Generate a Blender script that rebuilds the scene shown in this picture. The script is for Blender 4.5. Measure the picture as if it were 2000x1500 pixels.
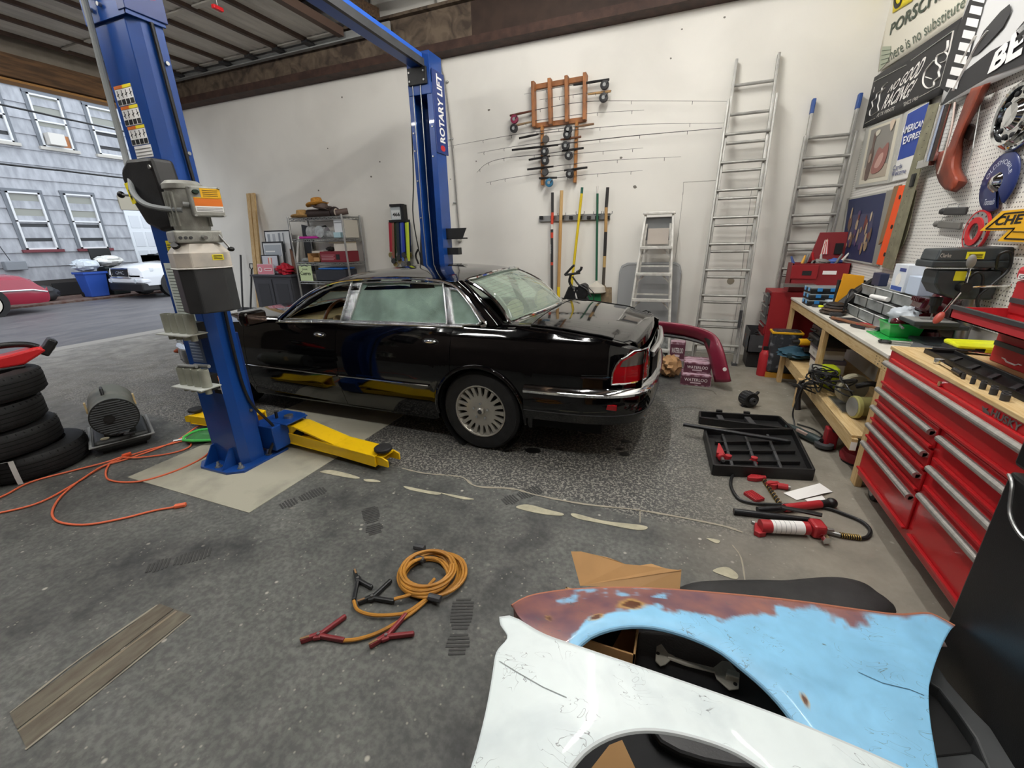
import bpy, bmesh, math, random
from math import sin, cos, pi, radians, sqrt, atan2
from mathutils import Vector, Matrix
V = Vector
for o in list(bpy.data.objects): bpy.data.objects.remove(o)
S = bpy.context.scene
C = S.collection
# ---------------------------------------------------------------- camera
FPX, YAW, PIT, ROL, EYE = 820.73, -0.381685, 0.331219, 0.0225403, 1.60
_F = V((sin(YAW)*cos(PIT), cos(YAW)*cos(PIT), -sin(PIT)))
_R = V((cos(YAW), -sin(YAW), 0)); _D = _F.cross(_R)
CR = cos(ROL)*_R + sin(ROL)*_D
CD = -sin(ROL)*_R + cos(ROL)*_D
cam = bpy.data.cameras.new('camera'); cam.sensor_width = 36; cam.lens = FPX/2000*36
cam.clip_start = .02; cam.clip_end = 300
co = bpy.data.objects.new('camera', cam); C.objects.link(co)
m4 = Matrix((CR, -CD, -_F)).transposed().to_4x4(); m4.translation = (0, 0, EYE)
co.matrix_world = m4; S.camera = co
# ---------------------------------------------------------------- world (overcast daylight), exposure
w = bpy.data.worlds.new('world'); S.world = w; w.use_nodes = True
bg = w.node_tree.nodes['Background']; bg.inputs[0].default_value = (.86, .92, 1.0, 1); bg.inputs[1].default_value = 2.3
S.view_settings.view_transform = 'Standard'; S.view_settings.look = 'None'
S.view_settings.exposure = 0.0; S.view_settings.gamma = 1; S.view_settings.use_curve_mapping = False
TUBE_W = 150.0          # strength of the LED ceiling tubes
# ---------------------------------------------------------------- pixel -> place
def ray(x, y): return _F + CR*((x-1000)/FPX) + CD*((y-750)/FPX)
def gz(x, y, z=0.0):
    d = ray(x, y); return V((0, 0, EYE)) + d*((z-EYE)/d.z)
def gy(x, y, Y):
    d = ray(x, y); return V((0, 0, EYE)) + d*(Y/d.y)
def gx(x, y, X):
    d = ray(x, y); return V((0, 0, EYE)) + d*(X/d.x)
rnd = random.Random(7)
# ---------------------------------------------------------------- mesh helpers
def frame(ax):
    ax = V(ax).normalized(); t = V((0, 0, 1)) if abs(ax.z) < .9 else V((1, 0, 0))
    u = t.cross(ax).normalized(); return u, ax.cross(u)
class MB:
    def __init__(s, M=None): s.v = []; s.f = []; s.M = M
    def add(s, vs, fs):
        n = len(s.v)
        s.v += [s.M @ V(v) for v in vs] if s.M else [V(v) for v in vs]
        s.f += [tuple(i+n for i in f) for f in fs]; return s
    def box(s, a, b):
        x0, x1 = sorted((a[0], b[0])); y0, y1 = sorted((a[1], b[1])); z0, z1 = sorted((a[2], b[2]))
        return s.add([(x0,y0,z0),(x1,y0,z0),(x1,y1,z0),(x0,y1,z0),(x0,y0,z1),(x1,y0,z1),(x1,y1,z1),(x0,y1,z1)],
                     [(3,2,1,0),(4,5,6,7),(0,1,5,4),(1,2,6,5),(2,3,7,6),(3,0,4,7)])
    def ob(s, c, sz, R=None):
        h = V(sz)/2; R = R or Matrix.Identity(3); c = V(c)
        vs = [c + R @ V((h.x*i, h.y*j, h.z*k)) for k in (-1,1) for j in (-1,1) for i in (-1,1)]
        return s.add(vs, [(2,3,1,0),(4,5,7,6),(0,1,5,4),(1,3,7,5),(3,2,6,7),(2,0,4,6)])
    def bar(s, a, b, wd, ht, up=(0,0,1)):
        a, b = V(a), V(b); d = (b-a); L = d.length; d.normalize(); up = V(up)
        if abs(d.dot(up)) > .98: up = V((0, 1, 0))
        sd = d.cross(up).normalized(); up = sd.cross(d)
        return s.ob((a+b)/2, (L, wd, ht), Matrix((d, sd, up)).transposed())
    def cyl(s, a, b, r0, r1=None, n=16, cap=True):
        a, b = V(a), V(b); r1 = r0 if r1 is None else r1; u, w_ = frame(b-a)
        vs = [p + (u*cos(2*pi*i/n)+w_*sin(2*pi*i/n))*r for p, r in ((a, r0), (b, r1)) for i in range(n)]
        fs = [(i, (i+1) % n, n+(i+1) % n, n+i) for i in range(n)]
        if cap: fs += [tuple(range(n))[::-1], tuple(range(n, 2*n))]
        return s.add(vs, fs)
    def tube(s, pts, r, n=8, closed=False, smooth=0, flat=1.0):
        pts = [V(p) for p in pts]
        if smooth: pts = spline(pts, smooth, closed)
        m = len(pts); rs = r if isinstance(r, (list, tuple)) else [r]*m
        if len(rs) != m: rs = [rs[min(len(rs)-1, int(i*len(rs)/m))] for i in range(m)]
        vs = []; pu = None
        for i, p in enumerate(pts):
            if closed: t = pts[(i+1) % m]-pts[i-1]
            else: t = pts[min(i+1, m-1)]-pts[max(i-1, 0)]
            if t.length < 1e-9: t = V((1, 0, 0))
            t.normalize()
            if pu is None: u, w_ = frame(t)
            else:
                u = (pu - t*pu.dot(t)); u = u.normalized() if u.length > 1e-6 else frame(t)[0]; w_ = t.cross(u)
            pu = u
            vs += [p + (u*cos(2*pi*k/n)+w_*sin(2*pi*k/n)*flat)*rs[i] for k in range(n)]
        fs = [(i*n+k, i*n+(k+1) % n, ((i+1) % m)*n+(k+1) % n, ((i+1) % m)*n+k) for i in range(m if closed else m-1) for k in range(n)]
        if not closed: fs += [tuple(range(n))[::-1], tuple(range((m-1)*n, m*n))]
        return s.add(vs, fs)
    def lathe(s, prof, o=(0,0,0), ax=(0,0,1), n=32, close=False, cap=False):
        o = V(o); ax = V(ax).normalized(); u, w_ = frame(ax); m = len(prof)
        vs = [o + ax*h + (u*cos(2*pi*k/n)+w_*sin(2*pi*k/n))*r for r, h in prof for k in range(n)]
        fs = [(i*n+k, i*n+(k+1) % n, ((i+1) % m)*n+(k+1) % n, ((i+1) % m)*n+k) for i in range(m if close else m-1) for k in range(n)]
        if cap: fs += [tuple(range(n))[::-1], tuple(range((m-1)*n, m*n))]
        return s.add(vs, fs)
    def prism(s, pts, d):                       # pts: 3D polygon, d: extrusion vector
        pts = [V(p) for p in pts]; d = V(d); n = len(pts)
        return s.add(pts+[p+d for p in pts], [tuple(range(n))[::-1], tuple(range(n, 2*n))]+[(i, (i+1) % n, n+(i+1) % n, n+i) for i in range(n)])
    def grid(s, fn, nu, nv):
        vs = [V(fn(i/nu, j/nv)) for i in range(nu+1) for j in range(nv+1)]
        return s.add(vs, [(i*(nv+1)+j, (i+1)*(nv+1)+j, (i+1)*(nv+1)+j+1, i*(nv+1)+j+1) for i in range(nu) for j in range(nv)])
    def ell(s, c, r, nu=16, nv=10, R=None):
        c = V(c); r = (r, r, r) if not isinstance(r, (tuple, list)) else r; R = R or Matrix.Identity(3)
        def fn(a, b):
            t = (b-.5)*pi*.998; p = a*2*pi
            return c + R @ V((r[0]*cos(t)*cos(p), r[1]*cos(t)*sin(p), r[2]*sin(t)))
        return s.grid(fn, nu, nv)
    def build(s, name, mt, parent=None, smooth=False, bevel=0, solid=0, sub=0, wld=False, ang=38, kind=None, noff=-1):
        vs = s.v; loc = None
        if parent is not None and wld:
            Mi = WM[parent.name].inverted(); vs = [Mi @ v for v in vs]
        if parent is None and vs:
            xs = [v.x for v in vs]; ys = [v.y for v in vs]; z0 = min(v.z for v in vs)
            loc = V(((min(xs)+max(xs))/2, (min(ys)+max(ys))/2, z0)); vs = [v-loc for v in vs]
        me = bpy.data.meshes.new(name); me.from_pydata([tuple(v) for v in vs], [], s.f)
        me.validate(clean_customdata=False)
        bm = bmesh.new(); bm.from_mesh(me); bmesh.ops.remove_doubles(bm, verts=bm.verts, dist=1e-6)
        bmesh.ops.recalc_face_normals(bm, faces=bm.faces); bm.to_mesh(me); bm.free()
        if smooth:
            me.polygons.foreach_set('use_smooth', [True]*len(me.polygons))
            try: me.set_sharp_from_angle(angle=radians(ang))
            except Exception: pass
        if mt: me.materials.append(mt)
        o = bpy.data.objects.new(name, me); C.objects.link(o)
        if loc is not None: o.location = loc; WM[o.name] = Matrix.Translation(loc)
        if parent is not None:
            o.parent = parent; WM[o.name] = WM[parent.name]
        if solid: md = o.modifiers.new('solidify', 'SOLIDIFY'); md.thickness = solid; md.offset = noff
        if sub: md = o.modifiers.new('subsurf', 'SUBSURF'); md.levels = sub; md.render_levels = sub
        if bevel:
            md = o.modifiers.new('bevel', 'BEVEL'); md.width = bevel; md.segments = 2; md.limit_method = 'ANGLE'; md.angle_limit = radians(40)
        if kind: o['kind'] = kind
        return o
WM = {}
def spline(pts, k=6, closed=False):
    out = []; m = len(pts)
    for i in range(m if closed else m-1):
        p1, p2 = pts[i], pts[(i+1) % m]
        p0 = pts[i-1] if (closed or i > 0) else p1*2-p2
        p3 = pts[(i+2) % m] if (closed or i+2 < m) else p2*2-p1
        for j in range(k):
            t = j/k
            out.append(.5*((2*p1)+(p2-p0)*t+(2*p0-5*p1+4*p2-p3)*t*t+(3*p1-p0-3*p2+p3)*t**3))
    if not closed: out.append(pts[-1])
    return out
def interp(tab, x):
    if x <= tab[0][0]: return tab[0][1]
    for (a, b), (c, d) in zip(tab, tab[1:]):
        if x <= c:
            t = (x-a)/(c-a); t = t*t*(3-2*t)*.35+t*.65
            return b+(d-b)*t
    return tab[-1][1]
def tag(o, label=None, cat=None, group=None, kind=None):
    if label: o['label'] = label
    if cat: o['category'] = cat
    if group: o['group'] = group
    if kind: o['kind'] = kind
    return o
def thing(name, label, cat, loc=(0,0,0), rz=0, group=None):
    o = bpy.data.objects.new(name, None); C.objects.link(o); o.empty_display_size = .05
    o.location = loc; o.rotation_euler = (0, 0, rz)
    WM[o.name] = Matrix.Translation(V(loc)) @ Matrix.Rotation(rz, 4, 'Z')
    return tag(o, label, cat, group)
def struct(o): o['kind'] = 'structure'; return o
def copytree(o, parent=None, loc=None, rz=None, label=None):
    c = o.copy(); C.objects.link(c); c.parent = parent
    if loc is not None: c.location = loc
    if rz is not None: c.rotation_euler = (0, 0, rz)
    if label: c['label'] = label
    WM[c.name] = Matrix.Translation(c.location) @ c.rotation_euler.to_matrix().to_4x4() if parent is None else WM[parent.name]
    for ch in [q for q in o.children]: copytree(ch, c)
    return c
def text(s, mt, parent, org, ux, uy, w=None, h=None, name='lettering', wld=True, bold=0, shear=0, arc=None, ext=.0006, warp=None):
    """flat lettering: lower-left corner org, baseline direction ux, up direction uy, fitted to w x h"""
    cu = bpy.data.curves.new('txt', 'FONT'); cu.body = s; cu.offset = bold; cu.shear = shear; cu.resolution_u = 3
    ob = bpy.data.objects.new('txt', cu); C.objects.link(ob)
    me0 = bpy.data.meshes.new_from_object(ob)
    vs = [v.co.copy() for v in me0.vertices]; fs = [tuple(p.vertices) for p in me0.polygons]
    bpy.data.objects.remove(ob); bpy.data.meshes.remove(me0); bpy.data.curves.remove(cu)
    if not vs: return None
    x0 = min(v.x for v in vs); x1 = max(v.x for v in vs); y0 = min(v.y for v in vs); y1 = max(v.y for v in vs)
    W = w or (x1-x0)/(y1-y0)*(h or 1); H = h or (y1-y0)/(x1-x0)*W
    org, ux, uy = V(org), V(ux).normalized(), V(uy).normalized(); nn = ux.cross(uy).normalized()
    m = MB(); P = []
    for v in vs:
        a, b = (v.x-x0)/(x1-x0), (v.y-y0)/(y1-y0)
        if warp: P.append(V(warp(a, b)))
        elif arc:            # arc=(radius,start,end): letters around org
            th = arc[1]+(arc[2]-arc[1])*a; rr = arc[0]+b*H
            P.append(org+(ux*cos(th)+uy*sin(th))*rr+nn*ext)
        else: P.append(org+ux*(a*W)+uy*(b*H)+nn*ext)
    m.add(P, fs)
    return m.build(name, mt, parent, wld=wld)
# ---------------------------------------------------------------- materials
def lin(c):
    if isinstance(c, str): c = [int(c[i:i+2], 16)/255 for i in (0, 2, 4)]
    return tuple((x/12.92 if x <= .04045 else ((x+.055)/1.055)**2.4) for x in c)+(1,)
MT = {}
def mat(name, col, rough=.5, metal=0, n=0, ns=6, col2=None, bump=0, bs=120, trans=0, ior=1.45, alpha=1, emit=0, coat=0, dist=0, rn=0, stretch=None, lo=.35, hi=.65):
    m = bpy.data.materials.new(name); m.use_nodes = True; nt = m.node_tree; b = nt.nodes['Principled BSDF']
    c = lin(col); b.inputs['Base Color'].default_value = c; b.inputs['Roughness'].default_value = rough; b.inputs['Metallic'].default_value = metal
    b.inputs['Transmission Weight'].default_value = trans; b.inputs['IOR'].default_value = ior; b.inputs['Alpha'].default_value = alpha
    b.inputs['Coat Weight'].default_value = coat; b.inputs['Coat Roughness'].default_value = .03
    if emit: b.inputs['Emission Color'].default_value = c; b.inputs['Emission Strength'].default_value = emit
    if n or col2 or bump or rn:
        tc = nt.nodes.new('ShaderNodeTexCoord'); src = tc.outputs['Object']
        if stretch:
            mp = nt.nodes.new('ShaderNodeMapping'); mp.inputs['Scale'].default_value = stretch; nt.links.new(src, mp.inputs[0]); src = mp.outputs[0]
        no = nt.nodes.new('ShaderNodeTexNoise'); no.inputs['Scale'].default_value = ns; no.inputs['Detail'].default_value = 6; no.inputs['Distortion'].default_value = dist
        nt.links.new(src, no.inputs['Vector'])
        if n or col2:
            cr = nt.nodes.new('ShaderNodeValToRGB'); cr.color_ramp.elements[0].position = lo; cr.color_ramp.elements[1].position = hi
            c2 = lin(col2) if col2 else tuple(min(1, x*(1+n)) for x in c[:3])+(1,)
            c1 = c if col2 else tuple(x*(1-n) for x in c[:3])+(1,)
            cr.color_ramp.elements[0].color = c1; cr.color_ramp.elements[1].color = c2
            nt.links.new(no.outputs[0], cr.inputs[0]); nt.links.new(cr.outputs[0], b.inputs['Base Color'])
        if rn:
            mr = nt.nodes.new('ShaderNodeMapRange'); mr.inputs[3].default_value = max(0, rough-rn); mr.inputs[4].default_value = min(1, rough+rn)
            nt.links.new(no.outputs[0], mr.inputs[0]); nt.links.new(mr.outputs[0], b.inputs['Roughness'])
        if bump:
            n2 = nt.nodes.new('ShaderNodeTexNoise'); n2.inputs['Scale'].default_value = bs; n2.inputs['Detail'].default_value = 3; nt.links.new(src, n2.inputs['Vector'])
            bp = nt.nodes.new('ShaderNodeBump'); bp.inputs['Strength'].default_value = bump; bp.inputs['Distance'].default_value = .004
            nt.links.new(n2.outputs[0], bp.inputs['Height']); nt.links.new(bp.outputs[0], b.inputs['Normal'])
    MT[name] = m; return m
def M(k):
    """material by short name or hex colour"""
    if k in MT: return MT[k]
    return mat(k, k, .55)
mat('white_wall', 'e4e1da', .75, n=.05, ns=1.3, bump=.25, bs=40)
mat('blue_paint', '113f86', .32, n=.10, ns=3, coat=.25)
mat('blue_dark', '15306e', .35, n=.1, ns=3)
mat('bar_blue', '2b5cb8', .35)
mat('steel', 'a9aaa8', .35, .9, n=.1)
mat('alum', 'a6a5a0', .42, .55, n=.18, ns=9, bump=.1)
mat('chrome', 'e4e6e8', .07, 1)
mat('chrome_wet', 'd9dcde', .16, 1, bump=.9, bs=260)
mat('black', '161616', .5)
mat('black_pl', '1b1b1c', .42, n=.25, ns=14, bump=.15)
mat('rubber', '1c1c1d', .62, n=.25, ns=18, bump=.3, bs=160)
mat('grey_pl', '8d8f8d', .5, n=.12)
mat('dkgrey', '3b3c3e', .5, n=.15)
mat('castalu', '9b9b94', .5, .35, n=.2, ns=14, bump=.3)
mat('yellow', 'f2c40f', .38, n=.1, ns=12, col2='d9a70c', lo=.55, hi=.85)
mat('yel_lab', 'f3e02a', .5)
mat('orange_lab', 'e0751d', .5)
mat('white', 'eceae6', .5)
mat('paper', 'f0efec', .7)
mat('ink', '18181a', .6)
mat('red', 'b81c22', .28, n=.08, ns=3, coat=.2)
mat('redpl', 'd32027', .4)
mat('dkred', '6d1420', .3)
mat('wood', 'd4bb8c', .62, n=.2, ns=4, col2='c2a06c', stretch=(1, 14, 14), dist=1.5, bump=.15)
mat('woody', 'd4bb8c', .62, n=.2, ns=4, col2='c0a06c', stretch=(14, 1, 14), dist=1.5, bump=.15)
mat('woodz', 'cdb182', .62, n=.2, ns=4, col2='b8945f', stretch=(14, 14, 1), dist=1.5, bump=.15)
mat('rackwood', '8e5a31', .5, n=.25, ns=8)
mat('beam', '6a5c4c', .7, n=.3, ns=5, col2='3d3229', dist=1, bump=.4, bs=30)
mat('beam_low', '3d2a22', .7, n=.3, ns=8, bump=.3)
mat('rafter', '4a382a', .8, n=.35, ns=6, stretch=(1, 8, 8))
mat('ceil', '1d1713', .9)
mat('cardboard', 'b98f5e', .8, n=.08, ns=6)
mat('orange_cord', 'e5704a', .5)
mat('green_pl', '28a045', .35)
mat('glass', 'dfe9e4', .02, trans=1, ior=1.05)
mat('clear', 'e6eaea', .12, trans=.85, ior=1.15)
# ================================================================ the room
BW, RW, LW = 6.50, 1.76, -9.62           # back wall y, right wall x, left (door) wall x
FW = -1.6                                # wall behind the camera
def floor_material():
    m = bpy.data.materials.new('garage_concrete'); m.use_nodes = True; nt = m.node_tree; L = nt.links; b = nt.nodes['Principled BSDF']
    g = nt.nodes.new('ShaderNodeNewGeometry'); pos = g.outputs['Position']
    sx = nt.nodes.new('ShaderNodeSeparateXYZ'); L.new(pos, sx.inputs[0])
    def noise(sc, det=5, dist=0, rough=.55):
        n = nt.nodes.new('ShaderNodeTexNoise'); n.inputs['Scale'].default_value = sc; n.inputs['Detail'].default_value = det
        n.inputs['Distortion'].default_value = dist; n.inputs['Roughness'].default_value = rough; L.new(pos, n.inputs['Vector']); return n.outputs[0]
    def ramp(s, a, bb, ca=(0,0,0,1), cb=(1,1,1,1)):
        r = nt.nodes.new('ShaderNodeValToRGB'); r.color_ramp.elements[0].position = a; r.color_ramp.elements[1].position = bb
        r.color_ramp.elements[0].color = ca; r.color_ramp.elements[1].color = cb; L.new(s, r.inputs[0]); return r.outputs[0]
    def mr(s, a, bb):
        r = nt.nodes.new('ShaderNodeMapRange'); r.inputs[1].default_value = a; r.inputs[2].default_value = bb; L.new(s, r.inputs[0]); return r.outputs[0]
    def math_(op, a, bb):
        r = nt.nodes.new('ShaderNodeMath'); r.operation = op; pass
        for i, q in enumerate((a, bb)):
            if isinstance(q, (int, float)): r.inputs[i].default_value = q
            else: L.new(q, r.inputs[i])
        return r.outputs[0]
    def mix(f, a, bb):
        r = nt.nodes.new('ShaderNodeMix'); r.data_type = 'RGBA'
        if isinstance(f, (int, float)): r.inputs[0].default_value = f
        else: L.new(f, r.inputs[0])
        for i, q in ((6, a), (7, bb)):
            if isinstance(q, tuple): r.inputs[i].default_value = q
            else: L.new(q, r.inputs[i])
        return r.outputs[2]
    base = ramp(noise(1.1, 7, .6), .34, .68, lin('2f3031'), lin('6b6d68'))
    base = mix(ramp(noise(7, 8, .4), .35, .75), base, mix(.5, base, lin('7f7f79')))
    base = mix(ramp(noise(38, 4), .40, .62), mix(.45, base, lin('262728')), base)
    # bare, lighter concrete along the bench side and along the front bay
    wob = math_('MULTIPLY_ADD', noise(.9, 4), 1.6)
    xx = math_('ADD', sx.outputs[0], math_('MULTIPLY', noise(1.3, 5, .5), .9))
    bare = mr(xx, .45, 1.25)
    base = mix(math_('MULTIPLY', bare, .75), base, ramp(noise(5, 7, .3), .3, .75, lin('857f72'), lin('a29b8c')))
    # pitted speckled concrete next to the car
    yy = math_('SUBTRACT', math_('ADD', sx.outputs[1], math_('MULTIPLY', noise(2.0, 5), .25)), math_('MULTIPLY', sx.outputs[0], .0))
    sp = math_('MULTIPLY', mr(yy, 2.36, 2.42), mr(math_('MULTIPLY', xx, -1.0), -1.1, -.3))
    sp = math_('MULTIPLY', sp, math_('SUBTRACT', 1.0, mr(sx.outputs[1], 3.6, 5.0)))
    speck = ramp(noise(60, 3, .8), .50, .58, lin('3a3a39'), lin('96938a'))
    base = mix(math_('MULTIPLY', sp, .85), base, speck)
    # drive-in end of the bay, daylight from the street put into the colour
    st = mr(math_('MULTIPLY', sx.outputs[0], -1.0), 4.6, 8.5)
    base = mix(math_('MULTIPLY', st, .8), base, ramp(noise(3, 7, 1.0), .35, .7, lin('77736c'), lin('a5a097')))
    # flecks of spilled paint
    vo = nt.nodes.new('ShaderNodeTexVoronoi'); vo.inputs['Scale'].default_value = 9; L.new(pos, vo.inputs['Vector'])
    dots = math_('MULTIPLY', ramp(vo.outputs['Distance'], .06, .11, (1,1,1,1), (0,0,0,1)), ramp(noise(2.5, 3), .47, .55))
    base = mix(math_('MULTIPLY', dots, .8), base, lin('bdb8ac'))
    vo2 = nt.nodes.new('ShaderNodeTexVoronoi'); vo2.inputs['Scale'].default_value = 26; L.new(pos, vo2.inputs['Vector'])
    dots = math_('MULTIPLY', ramp(vo2.outputs['Distance'], .07, .15, (1,1,1,1), (0,0,0,1)), ramp(noise(4, 3), .43, .52))
    base = mix(math_('MULTIPLY', dots, .6), base, lin('a9a498'))
    L.new(base, b.inputs['Base Color'])
    L.new(mr(noise(6, 6), -.5, 1.1), b.inputs['Roughness'])
    bp = nt.nodes.new('ShaderNodeBump'); bp.inputs['Strength'].default_value = .35; bp.inputs['Distance'].default_value = .006
    L.new(noise(45, 5), bp.inputs['Height']); L.new(bp.outputs[0], b.inputs['Normal'])
    return m
FLOORM = floor_material()
floor = struct(MB().box((LW, FW, -.12), (RW, BW, 0)).build('floor', FLOORM)); floor['label'] = 'dark stained pitted concrete garage floor'
# pale concrete strip poured for the lift, lying across the bay
mat('pale_concrete', 'aaa796', .75, col2='7d7b70', ns=3.5, lo=.5, hi=.8, bump=.3, bs=60)
MB().box((-3.66, 1.47, -.05), (-2.40, 5.75, .004)).build('lift_slab', MT['pale_concrete'], floor, wld=True)
mat('cream_paint', 'aca790', .7, n=.15, ns=20)
mat('crack', '9a9484', .9)
def blob(pts, z=.0035, name='paint_smear', mt='cream_paint', wob=.35, k=5):
    c = [gz(*p) for p in pts]; pl = spline(c, k, True)
    MB().prism([V((p.x, p.y, z-.002)) for p in pl], (0, 0, .002)).build(name, M(mt), floor, wld=True)
def stripe(pts, wd, z=.003, name='floor_crack', mt='crack'):
    c = spline([gz(*p) for p in pts], 5); L_ = []; R_ = []
    for i, p in enumerate(c):
        t = (c[min(i+1, len(c)-1)]-c[max(i-1, 0)]).normalized(); nrm = V((-t.y, t.x, 0))*wd*(.35+rnd.random()*.65)
        L_.append(p+nrm); R_.append(p-nrm)
    m = MB(); n = len(c); m.add([V((p.x, p.y, z)) for p in L_+R_], [(i, i+1, n+i+1, n+i) for i in range(n-1)])
    m.build(name, M(mt), floor, wld=True)
blob([(1008,992),(1030,986),(1070,996),(1100,1004),(1092,1008),(1050,1003)])
blob([(1115,1006),(1125,1004),(1180,1018),(1250,1026),(1265,1032),(1245,1036),(1180,1024),(1130,1014)])
blob([(712,936),(735,938),(742,942),(715,941)])
blob([(790,950),(830,958),(860,963),(850,967),(800,957)])
blob([(860,963),(925,975),(900,975)])
blob([(1392,1115),(1418,1108),(1440,1122),(1437,1132),(1410,1124)])
blob([(625,922),(650,919),(700,932),(690,935),(640,926)])
blob([(1380,1052),(1405,1056),(1400,1062)])
stripe([(785,915),(830,925),(900,932),(930,950),(1000,955),(1050,968),(1140,985),(1255,998),(1400,1025),(1450,1040)], .012)
stripe([(1250,996),(1250,1022)], .004)
stripe([(1430,1065),(1447,1090),(1456,1142)], .005)
stripe([(1290,770),(1330,758),(1385,762),(1400,772)], .008, mt='5d584d')
stripe([(1305,803),(1340,795),(1378,800)], .008, mt='5d584d')
# old timber strip let into the floor
mat('floor_timber', '5a5145', .7, col2='6f6a5c', ns=5, stretch=(6, 2, 6), bump=.3)
a, b_, c_, d_ = gz(312,1180), gz(372,1202), gz(52,1462), gz(20,1395)
for t0, t1 in ((0, .46), (.5, 1)):
    q = [a.lerp(b_, t0), a.lerp(b_, t1), d_.lerp(c_, t1), d_.lerp(c_, t0)]
    MB().prism([V((p.x, p.y, -.02)) for p in q], (0, 0, .0235)).build('floor_plank', MT['floor_timber'], floor, wld=True)
stripe([(308,1182),(160,1285),(20,1393)], .006); stripe([(374,1204),(220,1330),(50,1465)], .006); stripe([(345,1195),(190,1310),(35,1430)], .008, z=.0045, mt='857a66')
# dark boot prints with tread bars
mat('scuff', '3d3d3c', .8)
for (x0, y0, x1, y1) in ((290,1110,412,1078),(548,990,637,955),(735,1050,720,985),(893,1270,905,1175),(1000,975,1040,960)):
    p, q = gz(x0, y0), gz(x1, y1); d = (q-p).normalized()*.29; sd = V((-d.y, d.x, 0)).normalized(); m = MB(); c = (p+q)/2-d/2
    for k in range(17):
        t = k/17; wd = .05*(1-.35*math.exp(-((t-.38)/.12)**2))*(1 if .06 < t < .93 else .7)
        if 5 < k < 7: continue
        e = c+d*t; m.prism([V((r.x, r.y, .0016)) for r in (e-sd*wd, e+sd*wd, e+sd*wd+d*.036, e-sd*wd+d*.036)], (0, 0, .001))
    m.build('boot_print', MT['scuff'], floor, wld=True)
mat('oil', '1d1c1b', .4)
for (x, y, r) in ((1219,887,.045),(1210,877,.03),(1222,862,.04),(1040,880,.06),(1142,845,.03),(1405,867,.02)):
    p = gz(x, y); MB().prism([V((p.x+r*cos(t*pi/6)*(.8+.4*rnd.random()), p.y+r*.8*sin(t*pi/6), .001)) for t in range(12)], (0, 0, .0015)).build('oil_spot', MT['oil'], floor, wld=True)
# ---- walls
def wall_material():
    m = mat('back_wall_paint', 'e3e0d8', .7, col2='d3d0c8', ns=.8, lo=.45, hi=.8, bump=.2, bs=25, dist=.4); return m
wm = wall_material()
back = struct(MB().box((LW-.2, BW, 0), (RW+.2, BW+.2, 5.4)).build('wall_back', wm)); back['label'] = 'white painted back wall'
mat('panel_gap', '6e6c66', .8)
def gap(pts, wd=.004):
    c = [gy(x, y, BW) for x, y in pts]; m = MB()
    for p, q in zip(c, c[1:]): m.bar(p-V((0,.001,0)), q-V((0,.001,0)), .003, wd, up=(0,1,0)) if False else m.bar(V((p.x, BW-.001, p.z)), V((q.x, BW-.001, q.z)), wd, .003)
    m.build('panel_joint', MT['panel_gap'], back, wld=True)
gap([(1334,380),(1335,356),(1405,352)]); gap([(1334,375),(1331,405),(1317,520)]); gap([(1468,370),(1445,560),(1425,690)])
right = struct(MB().box((RW, FW, 0), (RW+.2, BW+.2, 5.4)).build('wall_right', wm))
front = struct(MB().box((LW, FW-.2, 0), (RW+.2, FW, 5.4)).build('wall_front', mat('dark_front_wall', '4a403a', .85, n=.2, ns=6)))  # unseen wall, dark tone picked to keep the reflections in the car dark
leftw = MB().box((LW-.25, FW, 4.36), (LW, BW, 5.4)).box((LW-.25, FW, 0), (LW, 0.2, 4.4))
leftw = struct(leftw.build('wall_left', mat('block_wall', '8d857a', .8, n=.1)))
MB().box((LW-.22, .2, 4.05), (LW+.02, BW, 4.36)).build('door_header', mat('header_wood', '7b5c3f', .7, col2='53402f', ns=3, stretch=(8, 1, 8)), leftw, wld=True)
MB().box((LW-.24, .2, 4.0), (LW-.02, BW, 4.032)).build('header_edge', mat('raw_edge', 'b98a52', .7), leftw, wld=True)
MB().box((LW-.1, BW-.12, 0), (LW+.06, BW, 4.36)).build('door_jamb', MT['beam'], leftw, wld=True)
MB().tube([(LW+.12, BW-.07, 0), (LW+.12, BW-.07, 4.1)], .03, 8).build('door_track', mat('trackm', '8b8374', .6, .3), leftw, wld=True)
ceil = struct(MB().box((LW-.2, FW-.2, 5.4), (RW+.2, BW+.2, 5.5)).build('ceiling', MT['ceil']))
mat('joist', '4d3a29', .8, n=.35, ns=5, stretch=(1, 8, 8))
for k in range(11):
    y = -1.2+k*.72
    MB().box((LW, y, 4.98), (RW, y+.06, 5.4)).build('joist', MT['joist'], ceil, wld=True)
for x in (-7.9, -5.9, -3.9, -1.9, .1):
    MB().box((x, FW, 4.80), (x+.09, BW-.35, 4.98)).build('purlin', MT['joist'], ceil, wld=True)
for (a, b_) in (((-5.2, 3.0, 4.75), (-4.5, 6.3, 4.72)), ((-6.8, 5.2, 4.78), (-2.0, 5.0, 4.78))):
    MB().bar(a, b_, .09, .14).build('brace', MT['joist'], ceil, wld=True)
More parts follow.
